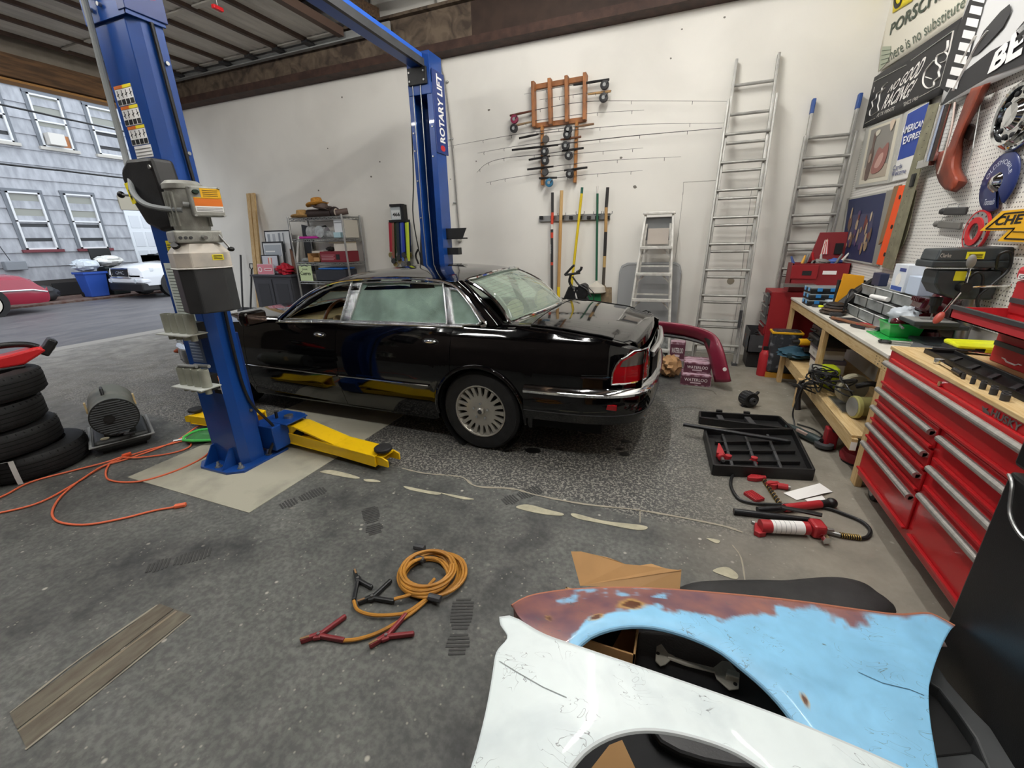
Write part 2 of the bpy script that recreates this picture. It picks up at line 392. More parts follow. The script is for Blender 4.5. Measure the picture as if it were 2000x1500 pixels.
# ---- steel beam along the top of the back wall
bm_ = thing('steel_beam', 'rusty brown steel beam running along top of white back wall', 'beam', (-4, BW-.15, 4.1))
bm_['kind'] = 'structure'; del bm_['category']; bm_.name = 'trim_1'; WM['trim_1'] = WM['steel_beam']
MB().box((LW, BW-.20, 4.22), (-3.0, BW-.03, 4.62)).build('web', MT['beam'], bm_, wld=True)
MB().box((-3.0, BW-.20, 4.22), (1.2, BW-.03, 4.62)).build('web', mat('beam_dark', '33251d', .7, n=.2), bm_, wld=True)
MB().box((LW, BW-.24, 4.12), (RW, BW, 4.225)).build('flange', MT['beam_low'], bm_, wld=True)
MB().box((LW, BW-.28, 4.615), (1.2, BW, 4.65)).build('flange', MT['beam'], bm_, wld=True)
MB().box((1.2, BW-.05, 4.2), (RW, BW, 4.7)).build('infill_board', mat('infill', '6b635b', .8), bm_, wld=True)
# ---- pegboard panels on the right wall
def peg_material():
    m = bpy.data.materials.new('pegboard'); m.use_nodes = True; nt = m.node_tree; L = nt.links; b = nt.nodes['Principled BSDF']
    g = nt.nodes.new('ShaderNodeNewGeometry'); sp = nt.nodes.new('ShaderNodeSeparateXYZ'); L.new(g.outputs['Position'], sp.inputs[0])
    def f(op, a, bb=None):
        r = nt.nodes.new('ShaderNodeMath'); r.operation = op
        for i, q in enumerate((a, bb)):
            if q is None: continue
            if isinstance(q, (int, float)): r.inputs[i].default_value = q
            else: L.new(q, r.inputs[i])
        return r.outputs[0]
    def cell(s): return f('POWER', f('SUBTRACT', f('FRACT', f('MULTIPLY', s, 1/.0254)), .5), 2)
    d = f('ADD', cell(sp.outputs[1]), cell(sp.outputs[2])); msk = f('LESS_THAN', d, .030)
    mx = nt.nodes.new('ShaderNodeMix'); mx.data_type = 'RGBA'; L.new(msk, mx.inputs[0]); mx.inputs[6].default_value = lin('e9e6df'); mx.inputs[7].default_value = lin('4a4844')
    L.new(mx.outputs[2], b.inputs['Base Color']); b.inputs['Roughness'].default_value = .45
    return m
PEG = RW-.022
for y0, y1 in ((5.20, BW-.03), (3.98, 5.196), (2.76, 3.976), (1.54, 2.756)):
    MB().box((PEG, y0, 1.02), (RW-.002, y1, 2.52)).build('pegboard_panel', MT.get('pegboard') or MT.setdefault('pegboard', peg_material()), right, wld=True, bevel=.002)
# ---- open sectional garage door hanging under the ceiling
gd = thing('door_1', 'grey sectional overhead garage door, rolled open under the ceiling', 'garage door', (-7.3, 3.4, 4.42)); gd['kind'] = 'structure'; del gd['category']
mat('door_skin', 'cac6be', .55, n=.1, ns=2, stretch=(6, 1, 6)); mat('door_rail', '4b3b33', .6, n=.2)
xs = [-9.35+.61*k for k in range(8)]
YD0, YD1, ZD = .9, 6.16, 4.56
for i in range(7):
    m = MB()
    def fn(u, v, i=i):
        k = u*8; z = ZD+.012*(1 if int(round(k)) % 2 else 0)
        return (xs[i]+.02+(.57)*u, YD0+(YD1-YD0)*v, z)
    m.grid(fn, 8, 1); pn = m.build('door_panel', MT['door_skin'], gd, wld=True, solid=.03, noff=1)
    MB().box((xs[i]-.035, YD0, ZD-.05), (xs[i]+.02, YD1, ZD+.03)).build('section_rail', MT['door_rail'], gd, wld=True)
    for y in (YD1-.05, YD1-1.35, YD1-2.65, YD1-3.95):
        MB().box((xs[i]+.03, y-.035, ZD-.022), (xs[i]+.57, y+.035, ZD-.002)).build('stile', mat('stile', 'c3bfb6', .5) if 'stile' not in MT else MT['stile'], gd, wld=True)
    MB().box((xs[i]-.05, YD1-.13, ZD-.075), (xs[i]+.06, YD1+.03, ZD-.045)).build('hinge', MT['dkgrey'], gd, wld=True)
MB().box((xs[7]-.05, YD0, ZD-.06), (xs[7]+.05, YD1, ZD+.05)).build('bottom_rail', mat('door_end', '5d4a40', .6), gd, wld=True)
MB().box((LW, YD1+.05, ZD-.09), (-4.25, YD1+.075, ZD+.02)).box((LW, YD1-.0, ZD-.1), (-4.25, YD1+.075, ZD-.085)).build('horizontal_track', MT['grey_pl'], gd, wld=True)
for x in (-4.55, -7.2):
    MB().box((x, YD1+.02, ZD), (x+.035, YD1+.045, 5.0)).build('hanger_strap', MT['steel'], gd, wld=True)
MB().tube([(-5.35, 4.4, ZD-.05), (-5.35, 4.4, ZD-.32)], .003, 5).build('pull_cord', MT['white'], gd, wld=True)
MB().box((-5.38, 4.34, ZD-.36), (-5.33, 4.46, ZD-.32)).build('pull_handle', MT['redpl'], gd, wld=True, bevel=.008)
# ---- LED tube fixtures under the joists (the room's lamps)
def led(x, y, L_, along='y', z=4.55, label='', k=1.0):
    mt = MT.get('led%.2f' % k) or mat('led%.2f' % k, 'fffdf9', .5, emit=TUBE_W*k)
    t = thing('led_tube_light', label, 'ceiling light', (x, y, z), 0 if along == 'x' else pi/2, 'LED tube lights under the joists')
    MB().box((-L_/2, -.05, .02), (L_/2, .05, .07)).build('housing', MT['white'], t)
    MB().cyl((-L_/2+.03, 0, 0), (L_/2-.03, 0, 0), .022, n=10).build('tube', mt, t)
    for s in (-1, 1): MB().tube([(s*L_*.4, 0, .07), (s*L_*.4, 0, .43)], .004, 5).build('hanger', MT['steel'], t)
led(-.75, 3.9, 2.4, 'y', k=1.9, label='LED tube light over the rear of the black sedan')
led(.85, 2.6, 2.4, 'y', label='LED tube light over the workbench aisle')
led(-3.7, .6, 2.4, 'x', label='LED tube light in front of the lift post')
led(-.3, .2, 2.4, 'x', k=.85, label='LED tube light above the loose fenders')
led(-5.4, .4, 2.4, 'x', z=4.3, label='LED tube light above the stacked tires')
# ================================================================ the street outside
mat('asphalt', '565558', .5, col2='757170', ns=2.2, stretch=(2.5, .5, 1), dist=1.2, lo=.4, hi=.8, bump=.25, bs=60, rn=.2)
street = struct(MB().box((-18.0, -25, -.14), (LW, 40, -.004)).build('street', MT['asphalt'])); street['label'] = 'wet grey asphalt street'
MB().box((-9.95, -6, -.02), (-9.8, 30, -.001)).build('painted_edge_line', M('c9c7c6'), street, wld=True)
MB().box((LW-.35, .2, -.02), (LW, BW, .001)).build('drive_apron', M('9d9890'), street, wld=True)
mat('dirt', '553a30', .9, col2='6b5c54', ns=9, lo=.4, hi=.6, bump=.4)
walk = struct(MB().box((-20.3, -25, -.14), (-18.0, 40, .05)).build('sidewalk', MT['dirt'])); walk['label'] = 'leaf strewn brown verge in front of the grey house'
HX = -20.3
house = thing('row_house', 'grey shingled row house across the street with white sash windows', 'building', (HX-3, 10, 0))
MB().box((HX-6, -12, 0), (HX-.06, 30, 11)).build('wall', mat('hwall', '7f858c', .8), house, wld=True)
MB().box((HX-.06, -12, 0), (HX+.01, 30, .62)).build('foundation', M('3d3a38'), house, wld=True)
mat('siding', 'aeb1b6', .7, col2='94979c', ns=3, stretch=(4, 2, .6), bump=.3, bs=20)
z = .62; k = 0
while z < 10.5:
    h_ = .455
    MB().prism([(HX-.02, -12, z+h_), (HX-.055, -12, z+h_), (HX-.055, -12, z), (HX+.022, -12, z)], (0, 42, 0)).build('siding_course', MT['siding'], house, wld=True)
    z += h_
def window(y0, y1, z0, z1, shade=.45, ac=False, red=True):
    m = MB(); t = .05; X0, X1 = HX-.03, HX+.07
    m.box((X0, y0, z0), (X1, y0+t, z1)).box((X0, y1-t, z0), (X1, y1, z1)).box((X0, y0, z0), (X1, y1, z0+t)).box((X0, y0, z1-t), (X1, y1, z1))
    zm = (z0+z1)/2; m.box((X0, y0, zm-.022), (X1, y1, zm+.022))
    wn = m.build('window', M('d6d8d9'), house, wld=True)
    MB().box((HX-.04, y0-.09, z0-.02), (HX+.04, y0, z1+.05)).box((HX-.04, y1, z0-.02), (HX+.04, y1+.09, z1+.05)).box((HX-.04, y0-.09, z1), (HX+.05, y1+.09, z1+.09)).build('casing', M('6d7278'), wn, wld=True)
    MB().box((HX-.02, y0-.12, z0-.09), (HX+.13, y1+.12, z0)).build('sill', M('6b2f37' if red else 'b9b6ad'), wn, wld=True)
    MB().box((HX-.03, y0+t, z0+t), (HX-.01, y1-t, z1-t)).build('pane', MT.get('dpane') or mat('dpane', '24272a', .35), wn, wld=True)
    zz = z1-t-(z1-z0-2*t)*shade
    MB().box((HX-.012, y0+t, zz), (HX+.0, y1-t, z1-t)).build('blind', M('90928a'), wn, wld=True)
    if ac:
        q = MB().box((HX-.03, y0+.1, z0+.07), (HX+.30, y1-.28, z0+.42)).build('air_conditioner', M('cfccc4'), wn, wld=True)
        MB().box((HX-.02, y1-.26, z0+.07), (HX+.03, y1-.06, z0+.42)).build('filler_board', M('a56a3c'), wn, wld=True)
window(7.70, 8.50, 1.62, 3.40, .42); window(9.13, 9.93, 1.62, 3.44, .5)
window(9.05, 9.85, 4.86, 6.42, .6, ac=True, red=False); window(10.58, 11.38, 4.86, 6.42, .45, red=False); window(7.55, 8.35, 4.86, 6.42, .3, red=False)
window(5.9, 6.7, 1.62, 3.4, .3); window(6.0, 6.8, 4.86, 6.42, .3, red=False)
m = MB().box((HX-.02, 10.78, .65), (HX+.05, 11.75, 2.98)); dr = m.build('front_door', M('d5dade'), house, wld=True)
for (a, b_) in ((.85, 1.5), (1.65, 2.2), (2.35, 2.8)):
    for y in (10.88, 11.30): MB().box((HX+.05, y, a), (HX+.06, y+.33, b_)).build('door_panel', M('c8cdd2'), dr, wld=True)
MB().box((HX-.02, 10.72, 3.0), (HX+.06, 11.8, 3.5)).build('transom_panel', M('98917f'), house, wld=True)
MB().box((HX, 10.6, 0), (HX+1.0, 11.9, .6)).build('door_step', M('6f6d6a'), house, wld=True)
m = MB()
for y in (10.75, 10.95, 11.15, 11.4): m.tube([(HX+.9, y, .6), (HX+.9, y, 1.35)], .015, 6)
m.tube([(HX+.9, 10.7, 1.35), (HX+.9, 11.9, 1.35)], .02, 6).build('step_railing', MT['black'], house, wld=True)
MB().box((HX+.02, 7.0, 1.0), (HX+.25, 7.5, 1.28)).build('meter_box', M('80858a'), house, wld=True, bevel=.02)
MB().tube([(HX+.1, 7.2, 1.3), (HX+.06, 6.9, 2.6)], .012, 5).build('meter_cable', MT['dkgrey'], house, wld=True)
MB().box((HX+.0, 8.0, .08), (HX+.04, 8.75, .5)).build('basement_vent', M('201f1f'), house, wld=True)
for (pts, lab) in ((((0,204),(60,217),(140,235),(216,251)), 'upper black power line crossing in front of the upstairs windows'), (((0,320),(120,333),(236,347)), 'lower black power line crossing below the upstairs windows')):
    c = [gx(x, y, -15.0) for x, y in pts]; d = (c[-1]-c[0]).normalized(); c = [c[0]-d*9]+c+[c[-1]+d*9]
    tag(MB().tube(c, .022, 6, smooth=4).build('power_line', MT['black']), lab, 'power line')
# ---- bins and bags on the verge
def bin_(name, p, h, w_, d_, colm, label, lid=None):
    t = thing(name, label, 'trash bin', p, 0)
    m = MB(); vs = []
    for z, s in ((0, .8), (h, 1.0)):
        vs += [(w_/2*s*i, d_/2*s*j, z) for i, j in ((-1,-1),(1,-1),(1,1),(-1,1))]
    m.add(vs, [(3,2,1,0),(0,1,5,4),(1,2,6,5),(2,3,7,6),(3,0,4,7),(4,5,6,7)]); m.build('body', colm, t, bevel=.03)
    MB().box((-w_/2-.03, -d_/2-.03, h-.07), (w_/2+.03, d_/2+.03, h)).build('rim', colm, t, bevel=.01)
    for s in (-1, 1): MB().cyl((-w_/2+.05, s*d_*.35, .1), (-w_/2+.05, s*d_*.42, .1), .1, n=12).build('wheel', MT['black'], t)
    if lid: MB().box((-w_/2-.12, -d_/2, h+.02), (-w_/2-.06, d_/2, h+.62)).build('lid', MT['black'], t, bevel=.02)
    return t
mat('bin_blue', '2950a8', .45)
bin_('recycling_bin', (-18.75, 8.45, .05), .82, .62, .62, MT['bin_blue'], 'blue recycling bin heaped with clear bags at the curb')
bin_('trash_cart', (-18.85, 9.14, .05), .95, .6, .62, M('232b2a'), 'black wheeled trash cart with lid flipped open by the house', lid=True)
def lump(name, c, r, colm, label, cat, seed, parent=None, nu=26, amp=.22):
    q = random.Random(seed); ph = [(q.uniform(1.5, 6), q.uniform(1.5, 6), q.uniform(0, 6)) for _ in range(6)]
    m = MB(); c = V(c)
    def fn(a, b):
        t = (b-.5)*pi*.998; p = a*2*pi; n_ = V((cos(t)*cos(p), cos(t)*sin(p), sin(t))); d = 1
        for i, (f1, f2, f3) in enumerate(ph): d += amp/6*1.6*abs(sin(f1*2*n_.x+f2*n_.y*1.7+f3))*(1 if i % 2 else -1)+amp/7*sin(f2*3*n_.z+f3*n_.x*2)
        return c+V((n_.x*r[0]*d, n_.y*r[1]*d, max(-r[2], n_.z*r[2]*d)))
    m.grid(fn, nu, nu//2); o = m.build(name, colm, parent, smooth=True, wld=parent is not None)
    if label: tag(o, label, cat)
    return o
mat('bag_clear', 'c3ccd3', .3, n=.2, ns=9, bump=.6, bs=14); mat('bag_white', 'dcdcd6', .35, n=.15, ns=7, bump=.6, bs=12)
lump('trash_bag', (-18.75, 8.40, 1.09), (.36, .36, .2), MT['bag_clear'], 'pale bluish plastic bag on top of the blue bin', 'trash bag', 3)
lump('trash_bag', (-18.8, 9.12, 1.20), (.34, .38, .19), MT['bag_white'], 'white bulging trash bag on top of the black cart', 'trash bag', 4)
lump('trash_bag', (-18.9, 7.2, .28), (.3, .35, .24), MT['dkgrey'], 'dark trash bag slumped on the verge behind the red car', 'trash bag', 5)
# ---- parked cars
def car_wheel(T, c, r, ax, white=False, name='wheel', wd=.2):
    c = V(c); ax = V(ax); m = MB(); h = wd/2
    m.lathe([(r*.62, -h), (r*.9, -h), (r, -h*.6), (r, h*.6), (r*.9, h), (r*.62, h)], c, ax, 28, close=True)
    w_ = m.build(name, MT['rubber'], T, smooth=True, wld=True)
    MB().lathe([(0.001, h*.55), (r*.2, h*.6), (r*.5, h*.5), (r*.6, h*.9), (r*.63, h*.9), (r*.63, 0), (0.001, 0)], c, ax, 20).build('rim', MT['castalu'], w_, smooth=True, wld=True)
    if white: MB().lathe([(r*.66, h*1.02), (r*.82, h*1.03), (r*.82, h*.9), (r*.66, h*.9)], c, ax, 28, close=True).build('whitewall', M('d8d2c4'), w_, wld=True)
    return w_
def loft(T, secs, name, mt, wld=True, **k):
    """secs: list of (list of points), lofted in order"""
    m = MB(); n = len(secs[0])
    for s_ in secs: m.v += [V(p) for p in s_]
    for i in range(len(secs)-1):
        for j in range(n-1): m.f.append((i*n+j, (i+1)*n+j, (i+1)*n+j+1, i*n+j+1))
    m.f += [tuple(range(n)), tuple(range((len(secs)-1)*n, len(secs)*n))[::-1]]
    return m.build(name, mt, T, smooth=True, wld=wld, **k)
# white SUV facing the camera's left
mat('suv_white', 'dfe2e6', .2, coat=.5)
sv = thing('parked_suv', 'white SUV with black grille parked across the street by the front door', 'car', (-17.2, 11.0, 0))
xn, xf, y0 = -16.25, -18.15, 8.62
def sec(y, zb, zt, dx, rnd_=.1):
    a, b_ = xn-dx, xf+dx
    return [(a-.02, y, zb), (a, y, zb+.25), (a, y, (zb+zt)/2), (a-.02, y, zt-rnd_), (a-rnd_*1.3, y, zt), ((a+b_)/2, y, zt+.04), (b_+rnd_*1.3, y, zt), (b_+.02, y, zt-rnd_), (b_, y, (zb+zt)/2), (b_, y, zb+.25), (b_+.02, y, zb)]
loft(sv, [sec(y0, .50, .90, .12), sec(y0+.05, .42, .97, .05), sec(y0+.25, .42, 1.03, .01), sec(y0+.9, .42, 1.10, 0), sec(y0+1.2, .42, 1.14, 0), sec(y0+4.9, .42, 1.15, 0)], 'body', MT['suv_white'], bevel=0)
loft(sv, [sec(y0+1.1, 1.1, 1.14, .1), sec(y0+2.0, 1.1, 1.68, .2), sec(y0+2.4, 1.1, 1.76, .22), sec(y0+4.6, 1.1, 1.76, .22), sec(y0+4.85, 1.1, 1.3, .15)], 'cabin', M('20252b'))
MB().box((xf+.05, y0-.06, .24), (xn-.05, y0+.5, .52)).build('lower_bumper', MT['black_pl'], sv, wld=True, bevel=.05)
MB().box((xf+.02, y0-.03, .50), (xn-.02, y0+.3, .64)).build('bumper', MT['suv_white'], sv, wld=True, bevel=.04)
gr = MB().box((xf+.38, y0-.035, .70), (xn-.62, y0+.1, .95)).build('grille', MT['black'], sv, wld=True, bevel=.02)
MB().tube([(xf+.36, y0-.04, .69), (xn-.60, y0-.04, .69), (xn-.58, y0-.02, .97), (xf+.34, y0-.02, .97)], .025, 6, closed=True).build('grille_surround', MT['chrome'], gr, wld=True)
text('GMC', MT['chrome'], gr, (xn-.70, y0-.045, .78), (-1, 0, 0), (0, 0, 1), w=.42, h=.10) if False else text('GMC', MT['chrome'], gr, (xf+.62, y0-.045, .78), (1, 0, 0), (0, 0, 1), w=.45, h=.10)
mat('lens', 'cfd6db', .08, coat=1)
for (a, b_) in ((xn-.52, xn-.01), (xf+.30, xf+.01)):
    MB().prism([(a, y0-.02, .76), (b_, y0+.28, .86), (b_, y0+.3, .98), (a, y0+.01, .95)], (0, .1, 0)).build('headlight', MT['lens'], sv, wld=True, bevel=.02)
    MB().cyl(((a*.7+b_*.3), y0-.045, .57), ((a*.7+b_*.3), y0+.02, .57), .07, n=14).build('fog_light', MT['lens'], sv, wld=True)
for y in (9.55, 12.45):
    for x, ax in ((xn-.08, (1,0,0)), (xf+.08, (-1,0,0))): car_wheel(sv, (x, y, .37), .37, ax)
    MB().cyl((xn-.22, y, .40), (xn+.012, y, .40), .44, n=24).build('wheel_arch', MT['black'], sv, wld=True)
# red classic car, only its tail shows
mat('red_car', '9c2038', .25, coat=.6)
rc = thing('parked_classic_car', 'dark red vintage car with whitewall tire parked at the left edge', 'car', (-17.0, 4.0, 0))
def sec2(y, zb, zt, dx=0, cr=.05):
    a, b_ = -16.15-dx, -17.95+dx
    return [(a-.06, y, zb), (a, y, zb+.12), (a, y, zb+.35), (a-.03, y, zt-.08), (a-.16, y, zt), ((a+b_)/2, y, zt+cr), (b_+.16, y, zt), (b_+.03, y, zt-.08), (b_, y, zb+.35), (b_, y, zb+.12), (b_+.06, y, zb)]
loft(rc, [sec2(1.0, .28, .95), sec2(4.2, .27, .97), sec2(5.2, .27, .98), sec2(5.85, .25, .96), sec2(6.05, .24, .86, .02), sec2(6.22, .25, .62, .03, .02), sec2(6.28, .3, .5, .06, .0)], 'body', MT['red_car'])
loft(rc, [sec2(2.2, .9, .98, .1), sec2(2.9, .9, 1.38, .25), sec2(4.0, .9, 1.40, .25), sec2(4.7, .9, 1.0, .12)], 'cabin', M('7f1c30'))
MB().tube([(-16.12, 3, .62), (-16.12, 5.4, .62), (-16.13, 5.95, .60), (-16.2, 6.25, .52)], .022, 6).build('chrome_strip', MT['chrome'], rc, wld=True)
MB().cyl((-16.3, 5.02, .36), (-16.1, 5.02, .36), .42, n=24).build('wheel_arch', MT['black'], rc, wld=True)
for y in (5.02, 2.1):
    for x, ax in ((-16.2, (1,0,0)), (-17.9, (-1,0,0))): car_wheel(rc, (x, y, .33), .33, ax, white=True)
# ================================================================ two-post lift
lift = thing('car_lift', 'blue two-post car lift with overhead beam and yellow arms straddling the black sedan', 'car lift', (-3.12, 3.5, 0))
CX0, CX1 = -3.26, -2.98
def column(y0, sgn, top, name='post', z0=.02, d=.18):
    """channel column: closed back at y0, open side towards sgn"""
    x0, x1, t = CX0, CX1, .012
    def Y(v): return y0+sgn*v
    out = [(x0, Y(0)), (x1-.0, Y(0)), (x1+.03, Y(.06)), (x1+.03, Y(d)), (x1-.05, Y(d)), (x1-.05, Y(d-t)), (x1+.018, Y(d-t)), (x1+.018, Y(.065)), (x1-.006, Y(t)),
           (x0+.006, Y(t)), (x0-.018, Y(.065)), (x0-.018, Y(d-t)), (x0+.05, Y(d-t)), (x0+.05, Y(d)), (x0-.03, Y(d)), (x0-.03, Y(.06))]
    return MB().prism([(x, y, z0) for x, y in out], (0, 0, top-z0)).build(name, MT['blue_paint'], lift, wld=True, bevel=.004)
def base(y0, sgn):
    a = MB().prism([(-3.34, y0-sgn*.06, 0), (-3.26, y0-sgn*.12, 0), (-2.98, y0-sgn*.12, 0), (-2.88, y0-sgn*.05, 0), (-2.88, y0+sgn*.34, 0), (-3.36, y0+sgn*.34, 0)], (0, 0, .022)).build('base_plate', MT['blue_paint'], lift, wld=True, bevel=.003)
    for x in (-3.24, -3.04):
        MB().prism([(x, y0, .022), (x, y0-sgn*.11, .022), (x, y0-sgn*.02, .16), (x, y0, .16)], (.012, 0, 0)).build('gusset', MT['blue_paint'], lift, wld=True)
    for (x, y) in ((-3.30, -.02), (-3.12, -.075), (-2.94, -.03), (-2.93, .2)):
        MB().cyl((x, y0+sgn*y, .022), (x, y0+sgn*y, .045), .017, n=6).cyl((x, y0+sgn*y, .045), (x, y0+sgn*y, .065), .009, n=8).cyl((x, y0+sgn*y, .021), (x, y0+sgn*y, .026), .026, n=14).build('anchor_bolt', MT['steel'], a, wld=True)
Y1, Y2 = 1.86, 5.52
p1 = column(Y1, 1, 2.86); base(Y1, 1)
p2 = column(Y2, -1, 3.42, d=.30); base(Y2, -1)
# upper extensions and overhead beam
def ext(y0, sgn, z0, z1):
    def Y(v): return y0+sgn*v
    m = MB().box((CX0-.045, Y(-.012), z0), (CX1+.045, Y(0), z1)).box((CX0-.045, Y(-.012), z0), (CX0-.031, Y(.2), z1)).box((CX1+.031, Y(-.012), z0), (CX1+.045, Y(.19), z1))
    return m.build('post_extension', MT['blue_paint'], lift, wld=True, bevel=.003)
e1 = ext(Y1, 1, 2.80, 3.72)
column(Y1, 1, 3.70, 'post_riser', 2.862)
MB().box((CX1-.01, Y1-.016, 2.82), (CX1+.055, Y1+.20, 3.2)).build('brand_plate', MT['blue_dark'], e1, wld=True, bevel=.003)
pl = MB().ell((CX1+.056, Y1+.095, 2.95), (.002, .085, .045), 24, 8).build('brand_oval', MT['red'], e1, wld=True)
text('Rotary', MT['white'], e1, (CX1+.0585, Y1+.03, 2.935), (0, 1, 0), (0, 0, 1), w=.13, h=.038, shear=.3, bold=.01)
for (x, z) in ((-3.22, 2.86), (-3.13, 2.87)): MB().cyl((x, Y1-.028, z), (x, Y1-.012, z), .011, n=8).build('bolt', MT['steel'], e1, wld=True)
ov = MB().box((-3.24, Y1, 3.60), (-3.06, Y2, 3.72)).build('overhead_beam', MT['bar_blue'], lift, wld=True, bevel=.004)
MB().box((-3.07, Y1, 3.58), (-3.03, Y2-.2, 3.66)).build('beam_lower_lip', MT['dkgrey'], ov, wld=True)
MB().box((-3.26, Y2-.34, 3.40), (-3.0, Y2-.30, 3.58)).build('cable_sheave_cover', MT['black'], lift, wld=True, bevel=.006)
MB().box((CX0-.02, Y2-.31, 3.3), (CX1+.02, Y2-.02, 3.74)).build('post_head', MT['blue_paint'], lift, wld=True, bevel=.006)
for z in (3.44, 3.53):
    for x in (-3.23, -3.03): MB().cyl((x, Y2-.355, z), (x, Y2-.34, z), .011, n=8).build('bolt', MT['steel'], lift, wld=True)
sg = MB().box((CX1+.031, Y2-.30, 2.66), (CX1+.045, Y2-.02, 3.56)).build('sign_plate', MT['blue_dark'], lift, wld=True, bevel=.003)
text('ROTARY LIFT', MT['white'], sg, (CX1+.0455, Y2-.21, 2.80), (0, 0, 1), (0, -1, 0) if False else (0, 1, 0), w=.74, h=.11, bold=.02) if False else None
text('ROTARY LIFT', MT['white'], sg, (CX1+.0455, Y2-.085, 2.79), (0, 0, 1), (0, -1, 0), w=.74, h=.13, bold=.03)
MB().ell((CX1+.0455, Y2-.155, 2.725), (.002, .06, .035), 18, 6).build('sign_oval', MT['red'], sg, wld=True)
for x in (-3.21, -3.10):
    MB().tube([(x, Y2-.32, .6), (x-.01, Y2-.33, 2.0), (x, Y2-.32, 3.4)], .006, 6).build('lift_cable', MT['steel'], lift, wld=True)
MB().tube([(-3.33, Y2-.2, 3.3), (-3.36, Y2-.25, 2.4), (-3.40, Y2-.28, 1.9), (-3.33, Y2-.28, 1.3)], .008, 6, smooth=5).build('hydraulic_hose', MT['black'], lift, wld=True)
for z, x in ((2.9, CX0), (2.7, CX0), (2.35, CX0), (2.95, CX1), (2.62, CX1-.02), (1.9, CX0)):
    MB().cyl((x, Y2-.315, z), (x, Y2-.30, z), .01, n=8).build('bolt', MT['steel'], p2, wld=True)
br = MB().box((CX1+.03, Y2-.2, 1.62), (CX1+.28, Y2-.06, 1.64)).box((CX1+.03, Y2-.2, 1.62), (CX1+.05, Y2-.06, 1.76)).prism([(CX1+.05, Y2-.2, 1.76), (CX1+.05, Y2-.2, 1.64), (CX1+.28, Y2-.2, 1.64), (CX1+.34, Y2-.2, 1.76)], (0, .01, 0))
br.build('tool_tray', MT['black'], lift, wld=True)
for z in (1.48,): MB().box((CX1+.03, Y2-.2, z-.06), (CX1+.2, Y2-.1, z+.03)).build('adapter_rack', MT['black'], lift, wld=True)
# carriage and arms of the near post
MB().box((CX0+.03, Y1+.08, .10), (CX1-.03, Y1+.24, 1.0)).build('carriage', MT['blue_dark'], lift, wld=True, bevel=.006)
MB().box((-3.10, Y1+.22, .05), (-2.86, Y1+.55, .25)).box((-2.98, Y1+.30, .24), (-2.80, Y1+.52, .255)).build('carriage_head', MT['blue_paint'], lift, wld=True, bevel=.01)
MB().cyl((-2.9, Y1+.42, .255), (-2.9, Y1+.42, .275), .035, n=14).build('arm_pin', MT['steel'], lift, wld=True)
MB().cyl((-2.99, Y1+.38, .255), (-2.99, Y1+.38, .31), .012, n=8).build('latch_pin', MT['black'], lift, wld=True)
def arm(p, q, name='swing_arm'):
    """box arm from pivot p to tip q on the floor side"""
    p, q = V(p), V(q); d = (q-p).normalized(); sd = V((-d.y, d.x, 0)); L_ = (q-p).length; zz = V((0, 0, 1))
    def P(u, v, z): return p+d*u+sd*v+zz*z
    sh = [(0, .06), (L_*.95, .04), (L_*.95, .115), (L_*.55, .135), (0, .22)]
    lo = [(0, .06), (L_*.92, .045), (L_*.92, .125), (0, .15)]
    m = MB().prism([P(u, -.085, z) for u, z in lo], sd*.012).prism([P(u, .073, z) for u, z in lo], sd*.012).prism([P(u, -.085, z) for u, z in [(L_*.45, .125), (L_*.92, .115), (L_*.92, .128), (L_*.45, .138)]], sd*.17).prism([P(0, -.085, .06), P(L_*.92, -.085, .045), P(L_*.92, -.085, .053), P(0, -.085, .068)], sd*.17)
    ar = m.build(name, MT['yellow'], lift, wld=True, bevel=.004)
    MB().prism([P(-.02, -.08, .21), P(.1, -.08, .215), P(L_*.52, -.08, .14), P(L_*.60, -.08, .135), P(L_*.60, -.08, .125), P(L_*.50, -.08, .128), P(.1, -.08, .20), P(-.02, -.08, .195)], sd*.16).build('arm_gusset_plate', MT['yellow'], ar, wld=True, bevel=.003)
    MB().prism([P(-.02, .06, .06), P(.12, .06, .06), P(.05, .06, .14), P(.12, .06, .2), P(-.02, .06, .21)], sd*.014).prism([P(-.02, -.075, .06), P(.12, -.075, .06), P(.05, -.075, .14), P(.12, -.075, .2), P(-.02, -.075, .21)], sd*.014).build('arm_web', MT['yellow'], ar, wld=True)
    MB().prism([P(L_*.82, -.07, .055), P(L_+.02, -.07, .05), P(L_+.02, -.07, .10), P(L_*.97, -.07, .118), P(L_*.82, -.07, .112)], sd*.012).prism([P(L_*.82, .058, .055), P(L_+.02, .058, .05), P(L_+.02, .058, .10), P(L_*.97, .058, .118), P(L_*.82, .058, .112)], sd*.012).prism([P(L_*.82, -.07, .108), P(L_*.97, -.07, .108), P(L_*.97, -.07, .118), P(L_*.82, -.07, .118)], sd*.14).build('inner_arm', MT['yellow'], ar, wld=True)
    MB().box((0, 0, 0), (0, 0, 0)) if False else None
    pc = P(L_*.93, 0, .13)
    MB().cyl(pc-zz*.02, pc+zz*.012, .022, n=12).build('pad_post', MT['steel'], ar, wld=True)
    MB().lathe([(.001, 0), (.062, 0), (.066, .006), (.066, .02), (.060, .026), (.001, .026)], pc+zz*.012, (0,0,1), 26).build('rubber_pad', MT['rubber'], ar, wld=True)
    return ar
arm((-2.88, 2.30, .0), tuple(V((-1.87, 2.235, 0)).lerp(V((-1.87, 2.235, 0)), 0)))
arm((-3.35, 2.33, .0), (-4.18, 2.30, .0))
arm((-3.35, 5.1, 0), (-4.3, 4.9, 0)); arm((-2.85, 5.1, 0), (-1.9, 4.9, 0))
